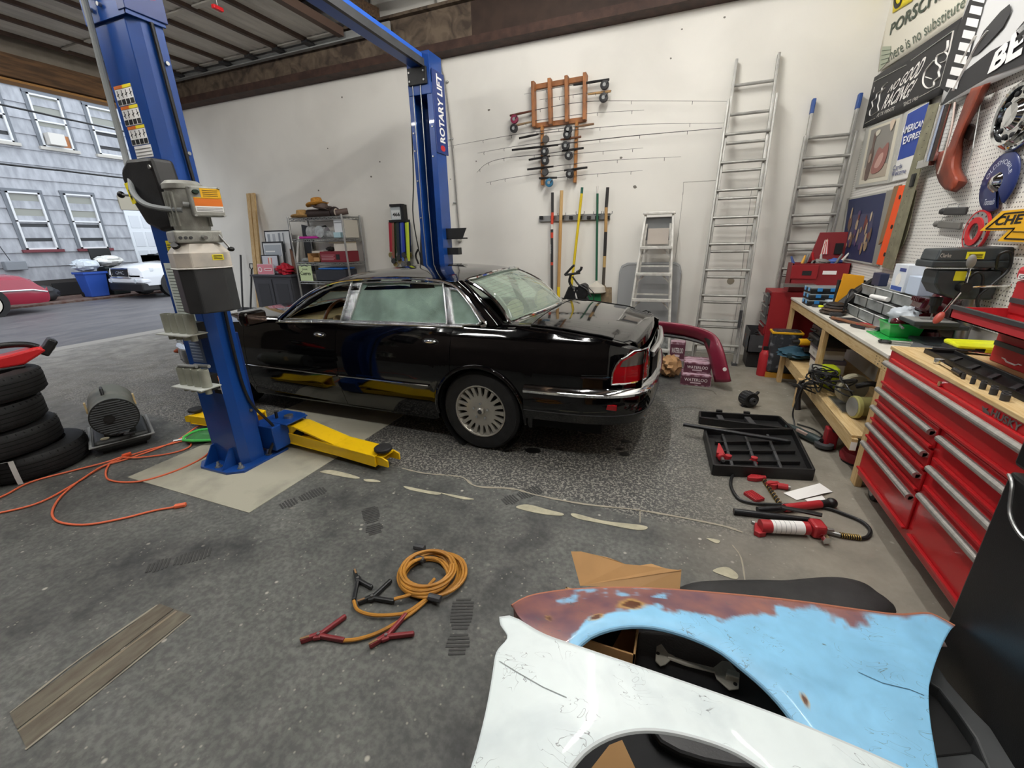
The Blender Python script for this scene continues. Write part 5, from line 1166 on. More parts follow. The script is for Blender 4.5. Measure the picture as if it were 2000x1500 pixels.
p = gz(1833, 1252, .302); MB().cyl(p-V((0,0,.002)), p+V((0,0,.001)), .006, n=12).build('bolt_hole', MT['black'], ft, wld=True)
# --- white fender
wt_ = curve_px([(975,1206),(990,1203),(1010,1209),(1060,1238),(1130,1263),(1300,1320),(1500,1390),(1650,1450),(1780,1508),(1900,1565)], NU)
wb_ = curve_px([(890,1590),(960,1590),(1030,1580),(1080,1548),(1115,1500),(1150,1463),(1200,1437),(1260,1427),(1330,1435),(1420,1463),(1490,1503),(1560,1555),(1630,1620),(1700,1640)], NU)
def zw(u, v): return .50+.012*sin(pi*v*.6)-.012*v+.02*u
def white(u, v):
    a, b = wt_[int(round(u*NU))], wb_[int(round(u*NU))]; p = a.lerp(b, v); bow = 0
    if u < .1: bow = (1-u/.1)**2*(20*math.exp(-((v-.10)/.05)**2)+14*sin(pi*v))
    return gz(p.x+bow, p.y, zw(u, v))
wf = thing('front_fender', 'scuffed white car fender in front of the blue fender, nearest the camera', 'car fender', (.05, .7, 0))
m = MB(); m.grid(white, NU, NV)
wo = m.build('panel', paint_mat('white_fender', .38, .15), wf, wld=True, smooth=True, ang=80)
WC = V(lin('e4eeee')[:3])
def wcol(p):
    n1 = fbm(p, 7); n2 = fbm(p+V((2, 2, 1)), 30); c = WC*(1+.03*n1+.02*n2)
    return (c.x, c.y, c.z, 1)
colour_attr(wo, wcol)
wo.modifiers.new('s', 'SOLIDIFY').thickness = .003
MB().tube([white(i/NU, 1) for i in range(24, NU-10, 3)], .006, 6).build('arch_hem', M('c9cfd0'), wf, wld=True, smooth=True)
MB().tube([white(i/NU, 0)-V((0, 0, .004)) for i in range(0, NU+1, 3)], .005, 6).build('hood_edge', M('cdd3d4'), wf, wld=True, smooth=True)
# crease lines on both rear panels
MB().tube([white(u, v)+V((0, 0, .0012)) for u, v in ((.01, .23), (.06, .25), (.12, .28), (.17, .32))], .0014, 4).build('crease', M('b9bfc0'), wf, wld=True)
MB().tube([blue(round(u*NU)/NU, v)+V((0, 0, .0012)) for u, v in ((.80, .32), (.85, .36), (.92, .40), (.97, .42))], .0014, 4).build('crease', M('5f86a0'), ft, wld=True)
# --- what they rest on
mat('black_cloth', '1c1d1f', .75, n=.3, ns=8, bump=.2)
cb = thing('cardboard_box', 'torn open cardboard box under the blue fender', 'box', (.0, 1.22, 0))
x0, x1, y0, y1, zt = -.30, -.02, 1.06, 1.26, .325
for (a, b_) in (((x0, y0, 0), (x1, y0+.006, zt)), ((x0, y1-.006, 0), (x1, y1, zt)), ((x0, y0, 0), (x0+.006, y1, zt)), ((x1-.006, y0, 0), (x1, y1, zt)), ((x0, y0, 0), (x1, y1, .006))):
    MB().box(a, b_).build('side', MT['cardboard'], cb, wld=True)
fa = [gz(x, y, z) for x, y, z in ((1133,1144,.33),(1115,1077,.40),(1135,1077,.40),(1160,1083,.396),(1185,1088,.39),(1205,1095,.388),(1222,1102,.38),(1250,1104,.378),(1272,1101,.378),(1300,1110,.372),(1330,1114,.37))]
MB().prism(fa, (0, .004, -.004)).build('torn_flap', MT['cardboard'], cb, wld=True)
MB().prism([gz(1133,1144,.33), gz(1331,1112,.37), gz(1328,1150,.33), gz(1240,1150,.33)], (0, .004, -.004)).build('torn_flap', M('a67f50'), cb, wld=True)
def slab(name, px, z0, z1, mt, label, cat, k=4, bevel=.01):
    pl = spline([gz(x, y, z1) for x, y in px], k, True)
    return tag(MB().prism([V((p.x, p.y, z0)) for p in pl], (0, 0, z1-z0)).build(name, M(mt), bevel=bevel), label, cat)
slab('trim_panel', [(1095,1300),(1100,1240),(1125,1222),(1300,1222),(1430,1262),(1540,1350),(1640,1480),(1500,1560),(1150,1560),(1080,1460)], .0, .20, 'black_cloth', 'large black trim panel at the bottom of the fender pile', 'car panel')
slab('trim_panel', [(1250,1330),(1240,1255),(1262,1230),(1380,1252),(1500,1330),(1580,1440),(1480,1500),(1290,1450)], .202, .235, 'black_pl', 'black rounded trim panel holding the grey bracket, seen through the blue wheel arch', 'car panel')
slab('cardboard_sheet', [(1190,1275),(1218,1224),(1248,1226),(1232,1290),(1212,1320),(1180,1310)], .201, .206, 'cardboard', 'scrap of brown cardboard seen through the wheel arch of the blue fender', 'cardboard', k=1, bevel=0)
slab('cardboard_sheet', [(1155,1500),(1190,1455),(1215,1445),(1250,1520),(1180,1560)], .201, .205, 'M6b4c30' if False else 'cardboard', 'brown cardboard seen through the wheel arch of the white fender', 'cardboard', k=1, bevel=0)
# grey strut bracket
bk = thing('strut_bracket', 'grey metal strut bracket with bolt holes lying inside the blue wheel arch', 'bracket', (.3, 1.0, .236))
zz = .262
p0, p1 = [gz(x, y, zz) for x, y in ((1282,1262),(1292,1257),(1305,1275),(1318,1281),(1300,1297),(1290,1300),(1280,1290))], [gz(x, y, zz) for x, y in ((1392,1304),(1410,1290),(1425,1292),(1445,1318),(1443,1345),(1425,1347),(1400,1325))]
mat('bracket', 'a8a498', .5, .15, n=.2, ns=12)
MB().prism(p0, (0, 0, -.006)).build('end_plate', MT['bracket'], bk, wld=True, bevel=.002)
MB().prism(p1, (0, 0, -.006)).build('end_plate', MT['bracket'], bk, wld=True, bevel=.002)
MB().tube([gz(1305,1283,zz), gz(1340,1296,zz), gz(1396,1310,zz)], .009, 8, flat=.7).build('strut', MT['bracket'], bk, wld=True, smooth=True)
q = [gz(x, y, zz+.02) for x, y in ((1420,1305),(1445,1313),(1444,1325),(1418,1318))]
MB().prism(q, (0, 0, -.045)).build('raised_tab', MT['bracket'], bk, wld=True, bevel=.003)
for x, y in ((1285,1276),(1436,1336)): p = gz(x, y, zz+.0005); MB().cyl(p-V((0,0,.002)), p+V((0,0,.001)), .006, n=12).build('bolt_hole', MT['black'], bk, wld=True)
MB().box((.2, .97, .236), (.23, 1.0, .258)).box((.38, .98, .236), (.4, 1.0, .258)).build('lower_flange', MT['bracket'], bk, wld=True)
# black wheel liner on the floor behind the fender
pl = spline([gz(x, y) for x, y in ((1290,1185),(1330,1152),(1440,1147),(1520,1148),(1580,1143),(1640,1140),(1690,1150),(1722,1170),(1748,1203),(1640,1260),(1450,1240))], 5, True)
cen = sum(pl, V((0,0,0)))/len(pl); m = MB(); rows = [(1, 0), (.98, .02), (.9, .05), (.75, .065), (.45, .075)]
for s, z in rows: m.v += [V((cen.x+(p.x-cen.x)*s, cen.y+(p.y-cen.y)*s, z)) for p in pl]
n = len(pl); m.f = [(i*n+j, i*n+(j+1) % n, (i+1)*n+(j+1) % n, (i+1)*n+j) for i in range(4) for j in range(n)]+[tuple(range(4*n, 5*n))]
tag(m.build('wheel_liner', mat('liner', '2a2a2a', .7, n=.3, ns=7, bump=.3), smooth=True), 'black molded wheel liner on the floor behind the blue fender', 'wheel liner')
# dark car door shell at the lower right
dd = thing('salvaged_car_door', 'dark grey car door frame leaning at the lower right corner beside the black refrigerator', 'car door', (.85, .95, 0))
def slabp(px, z, t, name, mt, par, bevel=.006): return MB().prism([gz(x, y, z) for x, y in px], (0, 0, -t)).build(name, M(mt), par, wld=True, bevel=bevel)
mat('door_grey', '3f4142', .6, n=.15)
slabp([(1800,1262),(1822,1285),(1852,1330),(1900,1385),(1960,1445),(2060,1540),(2100,1640),(2010,1640),(1955,1560),(1905,1440),(1870,1390),(1835,1345),(1812,1330)], .24, .05, 'window_frame', 'door_grey', dd)
slabp([(1825,1478),(1900,1470),(1935,1500),(2000,1600),(2040,1660),(1820,1660)], .23, .08, 'door_skin', 'door_grey', dd)
slabp([(1808,1335),(1868,1395),(1905,1455),(1900,1472),(1822,1480)], .20, .01, 'glass', 'black', dd)
MB().box((.62, .72, 0), (.80, .90, .12)).build('door_inner', MT['black'], dd, wld=True)
MB().box((.72, 1.0, 0), (.80, 1.15, .19)).build('hinge_post', MT['door_grey'], dd, wld=True)
# black refrigerator at the right edge
fx, fy0, fy1 = .955, .72, 1.548
fg = thing('refrigerator', 'matte black refrigerator with silver door handle at the right edge', 'refrigerator', (fx+.3, 1.1, 0))
mat('fridge', '161617', .42, n=.12, ns=60, bump=.12, bs=300)
MB().box((fx+.06, fy0, .03), (fx+.17, fy1-.004, 1.5)).build('cabinet', MT['fridge'], fg, wld=True, bevel=.01)
MB().box((fx, fy0, .05), (fx+.055, fy1, .925)).build('main_door', MT['fridge'], fg, wld=True, bevel=.012)
MB().box((fx, fy0, .945), (fx+.055, fy1, 1.5)).build('freezer_door', MT['fridge'], fg, wld=True, bevel=.012)
MB().tube([(fx-.004, fy1-.012, .915), (fx-.012, fy1-.05, .90), (fx-.018, fy1-.09, .83), (fx-.018, fy1-.15, .80), (fx-.01, fy1-.2, .80)], .005, 8, smooth=4).build('door_handle', MT['steel'], fg, wld=True, smooth=True)  # thin bright tube modelled in place of the highlight along the door edge
MB().box((fx+.02, fy0+.02, 0), (fx+.15, fy1-.02, .05)).build('plinth', MT['black'], fg, wld=True)
# ================================================================ tool chest on casters
HF, HY0, HY1 = 1.18, 1.72, 3.03
hk = thing('tool_chest', 'red rolling tool chest with eight drawers, silver pulls and wooden top', 'tool chest', (1.42, 2.37, 0))
MB().box((HF, HY0, .118), (1.70, HY1, .945)).build('body', MT['red'], hk, wld=True, bevel=.006)
MB().box((HF-.006, HY0-.005, .945), (1.72, HY1+.008, .965)).build('wood_top', MT['woody'], hk, wld=True, bevel=.003)
mat('handle_alu', 'b9b7b2', .38, .7, n=.1, stretch=(1, 12, 1))
def drawer(y0, y1, z0, z1, zh):
    d = MB().box((HF-.012, y0, z0), (HF, y1, z1)).build('drawer', MT['red'], hk, wld=True, bevel=.004)
    MB().box((HF-.028, y0, z0), (HF-.012, y1, z0+.014)).build('drawer_lip', MT['red'], d, wld=True, bevel=.003)
    MB().cyl((HF-.032, y0+.01, zh), (HF-.032, y1-.01, zh), .016, n=14).box((HF-.034, y0+.01, zh-.016), (HF-.010, y1-.01, zh+.004)).build('drawer_pull', MT['handle_alu'], d, wld=True)
drawer(HY0+.04, 2.985, .752, .905, .876)
for z0, z1, zh in ((.632, .738, .711), (.516, .620, .596), (.400, .505, .480), (.178, .386, .358)): drawer(2.352, 2.995, z0, z1, zh)
for z0, z1, zh in ((.600, .738, .711), (.452, .586, .558), (.178, .440, .412)): drawer(HY0+.04, 2.300, z0, z1, zh)
MB().cyl((HF-.012, 2.461, .918), (HF+.002, 2.461, .918), .012, n=14).build('lock', MT['chrome'], hk, wld=True)
mat('husky_badge', '55524f', .5)
text('HUSKY', MT['husky_badge'], hk, (HF-.001, 2.095, .908), (0, -1, 0), (0, 0, 1), w=.165, h=.03, bold=.03, ext=.002)
MB().prism([(HF-.001, 2.155, .925), (HF-.001, 2.14, .905), (HF-.001, 2.10, .905), (HF-.001, 2.105, .915), (HF-.001, 2.125, .918), (HF-.001, 2.12, .928), (HF-.001, 2.14, .921)], (-.002, 0, 0)).build('logo_mark', MT['husky_badge'], hk, wld=True)
for x in (HF+.08, 1.62):
    for y in (HY0+.08, HY1-.1):
        c_ = MB().cyl((x-.018, y, .052), (x+.018, y, .052), .052, n=24).build('caster', MT['rubber'], hk, wld=True)
        MB().box((x-.026, y-.03, .05), (x-.021, y+.03, .118)).box((x+.021, y-.03, .05), (x+.026, y+.03, .118)).box((x-.026, y-.035, .108), (x+.026, y+.035, .118)).build('caster_fork', MT['steel'], c_, wld=True)
        MB().cyl((x-.024, y, .052), (x+.024, y, .052), .026, n=16).build('caster_hub', MT['grey_pl'], c_, wld=True)
# ================================================================ workbench
BX, BY0, BY1, BZ = 1.20, 3.07, 5.76, .90
wb = thing('workbench', 'wooden workbench with white top and lower shelf along the pegboard wall', 'workbench', (1.46, 4.4, 0))
mat('bench_top', 'd9d6cc', .5, n=.12, ns=4, col2='bdb9ad', lo=.5, hi=.8)
MB().box((BX-.01, BY0, BZ-.022), (RW-.03, BY1, BZ)).build('worktop', MT['bench_top'], wb, wld=True, bevel=.002)
MB().box((BX, BY0, .79), (BX+.038, BY1, BZ-.022)).build('apron', MT['woody'], wb, wld=True, bevel=.003)
MB().box((BX+.04, BY0, .79), (RW-.04, BY0+.038, BZ-.022)).build('apron', MT['wood'], wb, wld=True, bevel=.003)
for (y, z0) in ((BY0+.0, 0), (4.35, .30), (BY1-.1, 0)):
    for x in (BX+.0, RW-.09):
        MB().box((x, y, z0), (x+.038, y+.088, .79)).build('leg', MT['woodz'], wb, wld=True, bevel=.004)
MB().box((BX-.038, 3.18, .205), (BX-.002, 5.40, .293)).build('shelf_rail', MT['woody'], wb, wld=True, bevel=.003)
MB().box((BX-.038, 3.20, .293), (RW-.05, 4.55, .311)).build('shelf_board', MT['woody'], wb, wld=True, bevel=.002)
MB().box((BX-.038, 4.56, .293), (RW-.05, 5.40, .311)).build('shelf_board', MT['wood'], wb, wld=True, bevel=.002)
for y in (5.30, 4.45): MB().box((BX-.08, y, 0), (BX-.04, y+.088, .293)).build('shelf_leg', MT['woodz'], wb, wld=True, bevel=.003)
MB().box((BX-.0385, 3.179, .21), (BX-.004, 3.181, .27)).build('lumber_tag', MT['paper'], wb, wld=True)
m = MB()
for k in range(12): m.cyl((BX-.001, BY0+.03+.05*(k % 4)+rnd.uniform(-.01, .01), .81+.02*(k//4)), (BX+.001, BY0+.03+.05*(k % 4), .81+.02*(k//4)), .003, n=6)
m.build('nail_holes', MT['ink'], wb, wld=True, kind='stuff')
def bx_(name, lo, hi, mt, label, cat, bevel=.004, group=None):
    return tag(MB().box(lo, hi).build(name, M(mt), bevel=bevel), label, cat, group)
# ---- far corner: red cabinet and open tool box
rc_ = thing('tool_cabinet', 'red tool cabinet with grey drawer edges in the corner past the workbench', 'tool cabinet', (1.25, 6.1, 0))
MB().box((1.0, 5.80, .06), (1.52, 6.26, .95)).build('body', M('8c1a20'), rc_, wld=True, bevel=.006)
for k in range(6):
    z = .20+.12*k; d = MB().box((.985, 5.84, z), (1.0, 6.22, z+.10)).build('drawer', M('6b6866' if k > 2 else '8c1a20'), rc_, wld=True)
    MB().box((.97, 5.84, z+.085), (.985, 6.22, z+.10)).build('drawer_pull', MT['steel'], d, wld=True)
MB().box((.975, 5.82, .62), (.985, 5.98, .93)).build('side_flap', MT['dkgrey'], rc_, wld=True)
for x in (1.05, 1.47):
    for y in (5.86, 6.2): MB().cyl((x-.015, y, .03), (x+.015, y, .03), .03, n=12).build('caster', MT['black'], rc_, wld=True)
tb_ = thing('toolbox', 'red toolbox with raised lid, stuffed with tools, on the corner cabinet', 'toolbox', (1.42, 6.0, .952))
MB().box((1.17, 5.85, .952), (1.72, 6.12, 1.0)).box((1.17, 5.85, 1.0), (1.72, 5.858, 1.27)).box((1.17, 6.112, 1.0), (1.72, 6.12, 1.27)).box((1.17, 5.85, 1.0), (1.178, 6.12, 1.27)).box((1.712, 5.85, 1.0), (1.72, 6.12, 1.27)).build('body', M('7f1a20'), tb_, wld=True)
MB().prism([(1.36, 6.10, 1.27), (1.71, 6.10, 1.27), (1.715, 6.16, 1.60), (1.44, 6.16, 1.60)], (0, .012, 0)).build('lid', M('7a1a20'), tb_, wld=True, bevel=.006)
MB().box((1.16, 5.835, 1.10), (1.42, 5.85, 1.25)).build('drawer', M('8c1a20'), tb_, wld=True, bevel=.004)
MB().box((1.27, 5.832, 1.14), (1.36, 5.835, 1.19)).build('name_plate', MT['ink'], tb_, wld=True)
MB().box((1.47, 5.846, 1.15), (1.60, 5.85, 1.19)).build('name_label', MT['paper'], tb_, wld=True)
MB().box((1.08, 5.70, 1.02), (1.40, 5.84, 1.05)).build('open_tray', MT['steel'], tb_, wld=True)
for k in range(9):
    a = V((1.22+.05*k, 5.98+rnd.uniform(-.08, .08), 1.2)); b_ = a+V((rnd.uniform(-.08, .12), rnd.uniform(-.05, .05), rnd.uniform(.10, .22)))
    tag(MB().tube([a, (a+b_)/2, b_], [.012, .016, .01], 8).build('hand_tool', M(('3a4f8c', 'd8a03a', '8d8f8d', '1b1b1c', 'b81c22', 'c9c6c0', '2c3c74', '6c6a68', 'd9d6cc')[k])), 'loose %s handled tool poking out of the open red toolbox' % ('dark blue', 'amber', 'grey', 'black', 'red', 'off-white', 'navy', 'dull grey', 'cream')[k], 'hand tool')
lump('work_glove', (1.46, 5.97, 1.28), (.09, .06, .035), M('8a8680'), 'crumpled grey work glove on top of the open red toolbox', 'glove', 21)
lump('rag', (1.60, 6.0, 1.28), (.07, .06, .04), M('4766b0'), 'blue rag stuffed into the open red toolbox', 'rag', 22)
fl_ = thing('flag', 'small striped flag standing in the raised lid of the red toolbox', 'flag', (1.50, 6.19, 1.32))
MB().bar((1.47, 6.10, 1.34), (1.52, 6.13, 1.53), .003, .003).build('stick', MT['wood'], fl_, wld=True)
for k in range(6): MB().prism([(1.475+.012*k, 6.105, 1.36), (1.487+.012*k, 6.105, 1.36), (1.50+.006*k, 6.13, 1.52), (1.494+.006*k, 6.13, 1.52)], (0, -.002, 0)).build('stripe', M('c23a40' if k % 2 else 'e8e2da'), fl_, wld=True)
bx_('photo_card', (1.60, 6.10, 1.36), (1.68, 6.105, 1.48), 'ink', 'black and white card leaning inside the raised toolbox lid', 'card', 0)
# ---- on the bench
for k in range(3):
    t = thing('parts_case', ('bottom', 'middle', 'top')[k]+' parts case of the stack of three with blue latches', 'parts case', (1.345, 5.18, BZ+.062*k), .02*k, 'blue-latched parts cases')
    MB().box((-.145, -.12, 0), (.145, .12, .045)).build('body', MT['black_pl'], t, bevel=.008)
    MB().box((-.145, -.12, .045), (.145, .12, .061)).build('lid', M('7f8688'), t, bevel=.006)
    for x in (-.07, .04): MB().box((x-.022, -.128, .022), (x+.022, -.119, .055)).build('latch', M('2f7fc0'), t, bevel=.003)
    for y in (-.06, .06): MB().box((-.152, y-.02, .02), (-.144, y+.02, .055)).build('latch', M('6fa6d6'), t, bevel=.003)
yb_ = thing('parts_bin', 'yellow and black parts bin standing behind the stacked cases', 'parts bin', (1.46, 4.80, BZ))
MB().prism([(1.34, 4.78, BZ), (1.55, 4.78, BZ), (1.53, 4.80, 1.22), (1.37, 4.80, 1.24)], (0, .02, 0)).build('front', M('e3a01c'), yb_, wld=True, bevel=.004)
MB().prism([(1.48, 4.775, 1.12), (1.60, 4.72, 1.24), (1.58, 4.74, 1.0), (1.36, 4.70, .905), (1.34, 4.74, .97)], (.005, .02, 0)).build('side', MT['black'], yb_, wld=True)
MB().box((1.35, 4.80, BZ), (1.55, 4.86, 1.18)).build('tray', MT['black'], yb_, wld=True)
mat('clear_box', 'c8ccca', .2, trans=.55, ior=1.1, n=.2, ns=9)
mats_in = ('6b5a4a', '8a8680', '4a4a4c', '9a7a6a', '55606a')
kk = 0
for lev in range(3):
    for j in range(3):
        kk += 1; y0 = 3.78+.33*j; x0 = 1.43+.04*lev; z0 = BZ+.002+.087*lev
        t = thing('clear_parts_bin', 'clear plastic parts drawer, %s row, %s from the drill press' % (('bottom', 'middle', 'top')[lev], ('nearest', 'second', 'third')[j]), 'parts bin', (x0+.11, y0+.15, z0), 0, 'clear parts bins on the bench')
        MB().box((-.11, -.155, 0), (.11, .155, .004)).box((-.11, -.155, 0), (-.107, .155, .08)).box((.107, -.155, 0), (.11, .155, .08)).box((-.11, -.155, 0), (.11, -.152, .08)).box((-.11, .152, 0), (.11, .155, .08)).build('tray', MT['clear_box'], t)
        for s in range(5): MB().ob((rnd.uniform(-.07, .07), -.11+.055*s, .026), (.06, .035, .04), Matrix.Rotation(rnd.random()*3, 3, 'Z')).build('contents', M(mats_in[(s+kk) % 5]), t)
        MB().tube([(-.112, -.155, .08), (-.112, .155, .08)], .004, 6).build('front_lip', M('d5d8d6'), t)
bx_('box', (1.53, 4.46, 1.163), (1.59, 4.62, 1.265), '2b3350', 'small navy and white carton on top of the clear bins', 'carton')
b1 = thing('bulb_box', 'white and blue light bulb carton on top of the clear bins', 'carton', (1.60, 4.1, 1.163))
MB().box((1.53, 4.02, 1.163), (1.63, 4.24, 1.36)).build('carton', M('dfe5ec'), b1, wld=True, bevel=.003)
MB().cyl((1.5295, 4.13, 1.25), (1.5285, 4.13, 1.25), .045, n=20).build('bulb_picture', M('f4f2ec'), b1, wld=True)
MB().box((1.5285, 4.04, 1.31), (1.5295, 4.14, 1.335)).build('brand_print', M('3c4c8c'), b1, wld=True)
MB().box((1.5285, 4.04, 1.17), (1.5295, 4.22, 1.20)).build('brand_print', M('3c5cac'), b1, wld=True)
bx_('box', (1.54, 3.82, 1.163), (1.66, 4.0, 1.29), 'c6d3e6', 'pale blue carton leaning by the drill press head', 'carton')
# leather pouch with strap, tools, hammer
pc_ = thing('tool_pouch', 'dark leather tool pouch with a looped strap on the bench edge', 'tool pouch', (1.29, 4.62, BZ))
for k in range(4): MB().ell((1.30+.01*k, 4.62+.02*k, BZ+.018+.02*k), (.10-.008*k, .15-.012*k, .018), 20, 8).build('fold', M(('33291f', '4a382a', '2a2320', '221f1d')[k]), pc_, wld=True, smooth=True)
MB().tube([(1.33, 4.45, BZ+.05), (1.33, 4.44, BZ+.16), (1.37, 4.52, BZ+.225), (1.44, 4.62, BZ+.2)], .009, 8, smooth=5).build('strap', MT['black_pl'], pc_, wld=True, smooth=True)
bx_('flat_plate', (1.215, 4.12, BZ+.0), (1.40, 4.38, BZ+.008), '26272a', 'flat dark plate on the bench in front of the leather pouch', 'plate', .002)
hm = thing('hammer', 'wooden handled hammer lying along the bench edge', 'hammer', (1.24, 4.05, BZ))
MB().tube([(1.212, 4.28, BZ+.016), (1.30, 4.05, BZ+.018), (1.40, 3.82, BZ+.02)], [.015, .012, .010], 8).build('handle', M('7a4f36'), hm, wld=True, smooth=True)
MB().cyl((1.36, 3.80, BZ+.02), (1.44, 3.83, BZ+.02), .018, n=12).build('head', MT['dkgrey'], hm, wld=True)
for (c0, c1, mt, lab) in (((1.26, 3.98), (1.36, 3.78), '1b1b1c', 'black handled screwdriver beside the hammer on the bench'), ((1.31, 4.02), (1.40, 3.86), 'b8232a', 'red handled pliers beside the green tub'), ((1.34, 4.06), (1.44, 3.92), '9d1f26', 'dark red handled cutters behind the pliers')):
    t = thing('hand_tool', lab, 'hand tool', (c0[0], c0[1], BZ)); a, b_ = V((c0[0], c0[1], BZ+.014)), V((c1[0], c1[1], BZ+.014)); mid = a.lerp(b_, .55)
    MB().tube([a, a.lerp(mid, .5), mid], [.011, .014, .01], 8).build('grip', M(mt), t, wld=True, smooth=True)
    MB().tube([mid, b_], .006, 6).build('shank', MT['steel'], t, wld=True)
mat('green_tub', '1fa447', .25, coat=.3)
gt_ = thing('plastic_tub', 'green plastic tub full of clear bags on the bench', 'tub', (1.44, 3.66, BZ))
m = MB()
for z, s in ((.012, .82), (.10, 1.0)): m.v += [V((1.44+.095*s*i, 3.66+.095*s*j, BZ+z)) for i, j in ((-1,-1),(1,-1),(1,1),(-1,1))]
m.f = [(3,2,1,0), (0,1,5,4), (1,2,6,5), (2,3,7,6), (3,0,4,7)]; m.build('tub', MT['green_tub'], gt_, wld=True, solid=.004, bevel=.01)
MB().tube([(1.345, 3.565, BZ+.10), (1.535, 3.565, BZ+.10), (1.535, 3.755, BZ+.10), (1.345, 3.755, BZ+.10)], .006, 6, closed=True).build('rim', MT['green_tub'], gt_, wld=True)
bx_('tub_lid', (1.30, 3.52, BZ), (1.56, 3.80, BZ+.010), 'green_tub', 'green tub lid lying flat under the green tub', 'lid', .004)
lump('plastic_bag', (1.44, 3.66, BZ+.15), (.085, .085, .06), MT['bag_clear'], 'clear crinkled plastic bag of parts in the green tub', 'plastic bag', 31, amp=.4)
lump('plastic_bag', (1.42, 4.95, BZ+.045), (.10, .09, .045), MT['bag_clear'], 'clear plastic bag behind the blue-latched cases', 'plastic bag', 32, amp=.4)
sc_ = thing('tin_snips', 'black handled tin snips at the near end of the bench', 'snips', (1.33, 3.35, BZ))
MB().tube([(1.255, 3.42, BZ+.012), (1.275, 3.45, BZ+.012), (1.31, 3.42, BZ+.012), (1.30, 3.39, BZ+.012), (1.265, 3.395, BZ+.012)], .008, 6, closed=True, smooth=3).build('handle', MT['black_pl'], sc_, wld=True)
MB().bar((1.30, 3.41, BZ+.012), (1.40, 3.36, BZ+.012), .02, .012).build('blade', MT['steel'], sc_, wld=True)
MB
tag(MB().prism([(1.36, 3.27, BZ), (1.60, 3.20, BZ), (1.60, 3.36, BZ), (1.43, 3.42, BZ)], (0, 0, .016)).build('steel_plate', M('5d5f62'), bevel=.002), 'grey steel plate on the near end of the bench', 'plate')
# ---- drill press
DY = 3.46
dp = thing('drill_press', 'dark grey bench drill press with red feed knobs', 'drill press', (1.64, DY, BZ))
mat('press_grey', '33393c', .4, n=.15); mat('press_lite', '4b5256', .4)
MB().box((1.46, DY-.12, BZ), (1.74, DY+.12, BZ+.03)).build('base', MT['press_grey'], dp, wld=True, bevel=.01)
MB().cyl((1.67, DY, BZ+.03), (1.67, DY, 1.40), .036, n=24).build('column', MT['steel'], dp, wld=True, smooth=True)
tbm = MB().box((1.38, DY-.11, 1.035), (1.60, DY+.11, 1.06)).box((1.42, DY-.09, 1.012), (1.66, DY+.05, 1.036)).build('work_table', MT['press_grey'], dp, wld=True, bevel=.004)
MB().box((1.385, DY-.105, 1.06), (1.595, DY+.105, 1.0615)).build('table_face', M('8f8f8b'), tbm, wld=True)
MB().box((1.45, DY-.012, 1.0615), (1.54, DY+.012, 1.0625)).build('table_slot', MT['ink'], tbm, wld=True)
hd = MB().prism([(1.43, DY-.09, 1.37), (1.43, DY-.09, 1.29), (1.47, DY-.09, 1.23), (1.55, DY-.09, 1.20), (1.72, DY-.09, 1.20), (1.72, DY-.09, 1.37)], (0, .18, 0)).build('head', MT['press_grey'], dp, wld=True, bevel=.012)
cvr = MB().box((1.385, DY-.11, 1.385), (1.735, DY+.11, 1.425)).prism([(1.395, DY-.105, 1.425), (1.41, DY-.09, 1.49), (1.735, DY-.09, 1.50), (1.735, DY-.105, 1.425)], (0, .2, 0)).build('belt_cover', MT['press_grey'], dp, wld=True, bevel=.008)
text('Clarke', M('c9c5bd'), cvr, (1.41, DY-.108, 1.445), (1, 0, 0), (0, 0, 1), w=.05, h=.022)
MB().prism([(1.53, DY-.1045, 1.435), (1.61, DY-.1045, 1.435), (1.61, DY-.1005, 1.475), (1.53, DY-.1005, 1.475)], (0, -.002, 0)).build('warning_label', M('e8e02c'), cvr, wld=True)
for k in range(3): MB().box((1.54, DY-.109, 1.442+.009*k), (1.60, DY-.1045, 1.445+.009*k)).build('print_line', M('6a661c'), cvr, wld=True)
MB().box((1.51, DY-.092, 1.31), (1.58, DY-.09, 1.365)).build('warning_label', M('e8e02c'), hd, wld=True)
MB().cyl((1.50, DY, 1.20), (1.50, DY, 1.15), .03, n=16).cyl((1.50, DY, 1.15), (1.50, DY, 1.10), .022, .014, n=14).build('chuck', MT['black'], dp, wld=True)
MB().cyl((1.50, DY, 1.10), (1.50, DY, 1.065), .005, n=8).build('drill_bit', MT['steel'], dp, wld=True)
hb = V((1.555, DY-.13, 1.275)); MB().cyl((1.555, DY-.09, 1.275), hb-V((0, .02, 0)), .028, n=18).build('feed_hub', MT['black'], dp, wld=True)
mat('knob_red', 'a8483e', .4)
for (dx, dz, mt) in ((.20, .02, 'knob_red'), (-.08, -.16, 'knob_red'), (-.02, .13, '8a8884')):
    e_ = hb+V((dx, -.03, dz)); h_ = MB().cyl(hb, e_, .007, n=8).build('feed_handle', MT['chrome'], dp, wld=True)
    dr_ = (e_-hb).normalized(); R_ = dr_.to_track_quat('Z', 'Y').to_matrix()
    MB().ell(e_+dr_*.02, (.021, .021, .04), 14, 10, R_).build('feed_knob', M(mt), h_, wld=True, smooth=True)
MB().tube([(1.68, DY-.1, 1.38), (1.66, DY-.13, 1.46), (1.70, DY-.14, 1.47), (1.72, DY-.13, 1.38), (1.67, DY-.14, 1.30), (1.63, DY-.13, 1.22), (1.66, DY-.12, 1.15), (1.73, DY-.10, 1.15)], .008, 8, smooth=6).build('power_cord', MT['black_pl'], dp, wld=True, smooth=True)
MB().tube([(1.56, DY-.11, 1.30), (1.585, DY-.13, 1.36), (1.62, DY-.13, 1.34), (1.64, DY-.12, 1.24)], .007, 8, smooth=5).build('switch_cord', MT['black_pl'], dp, wld=True, smooth=True)
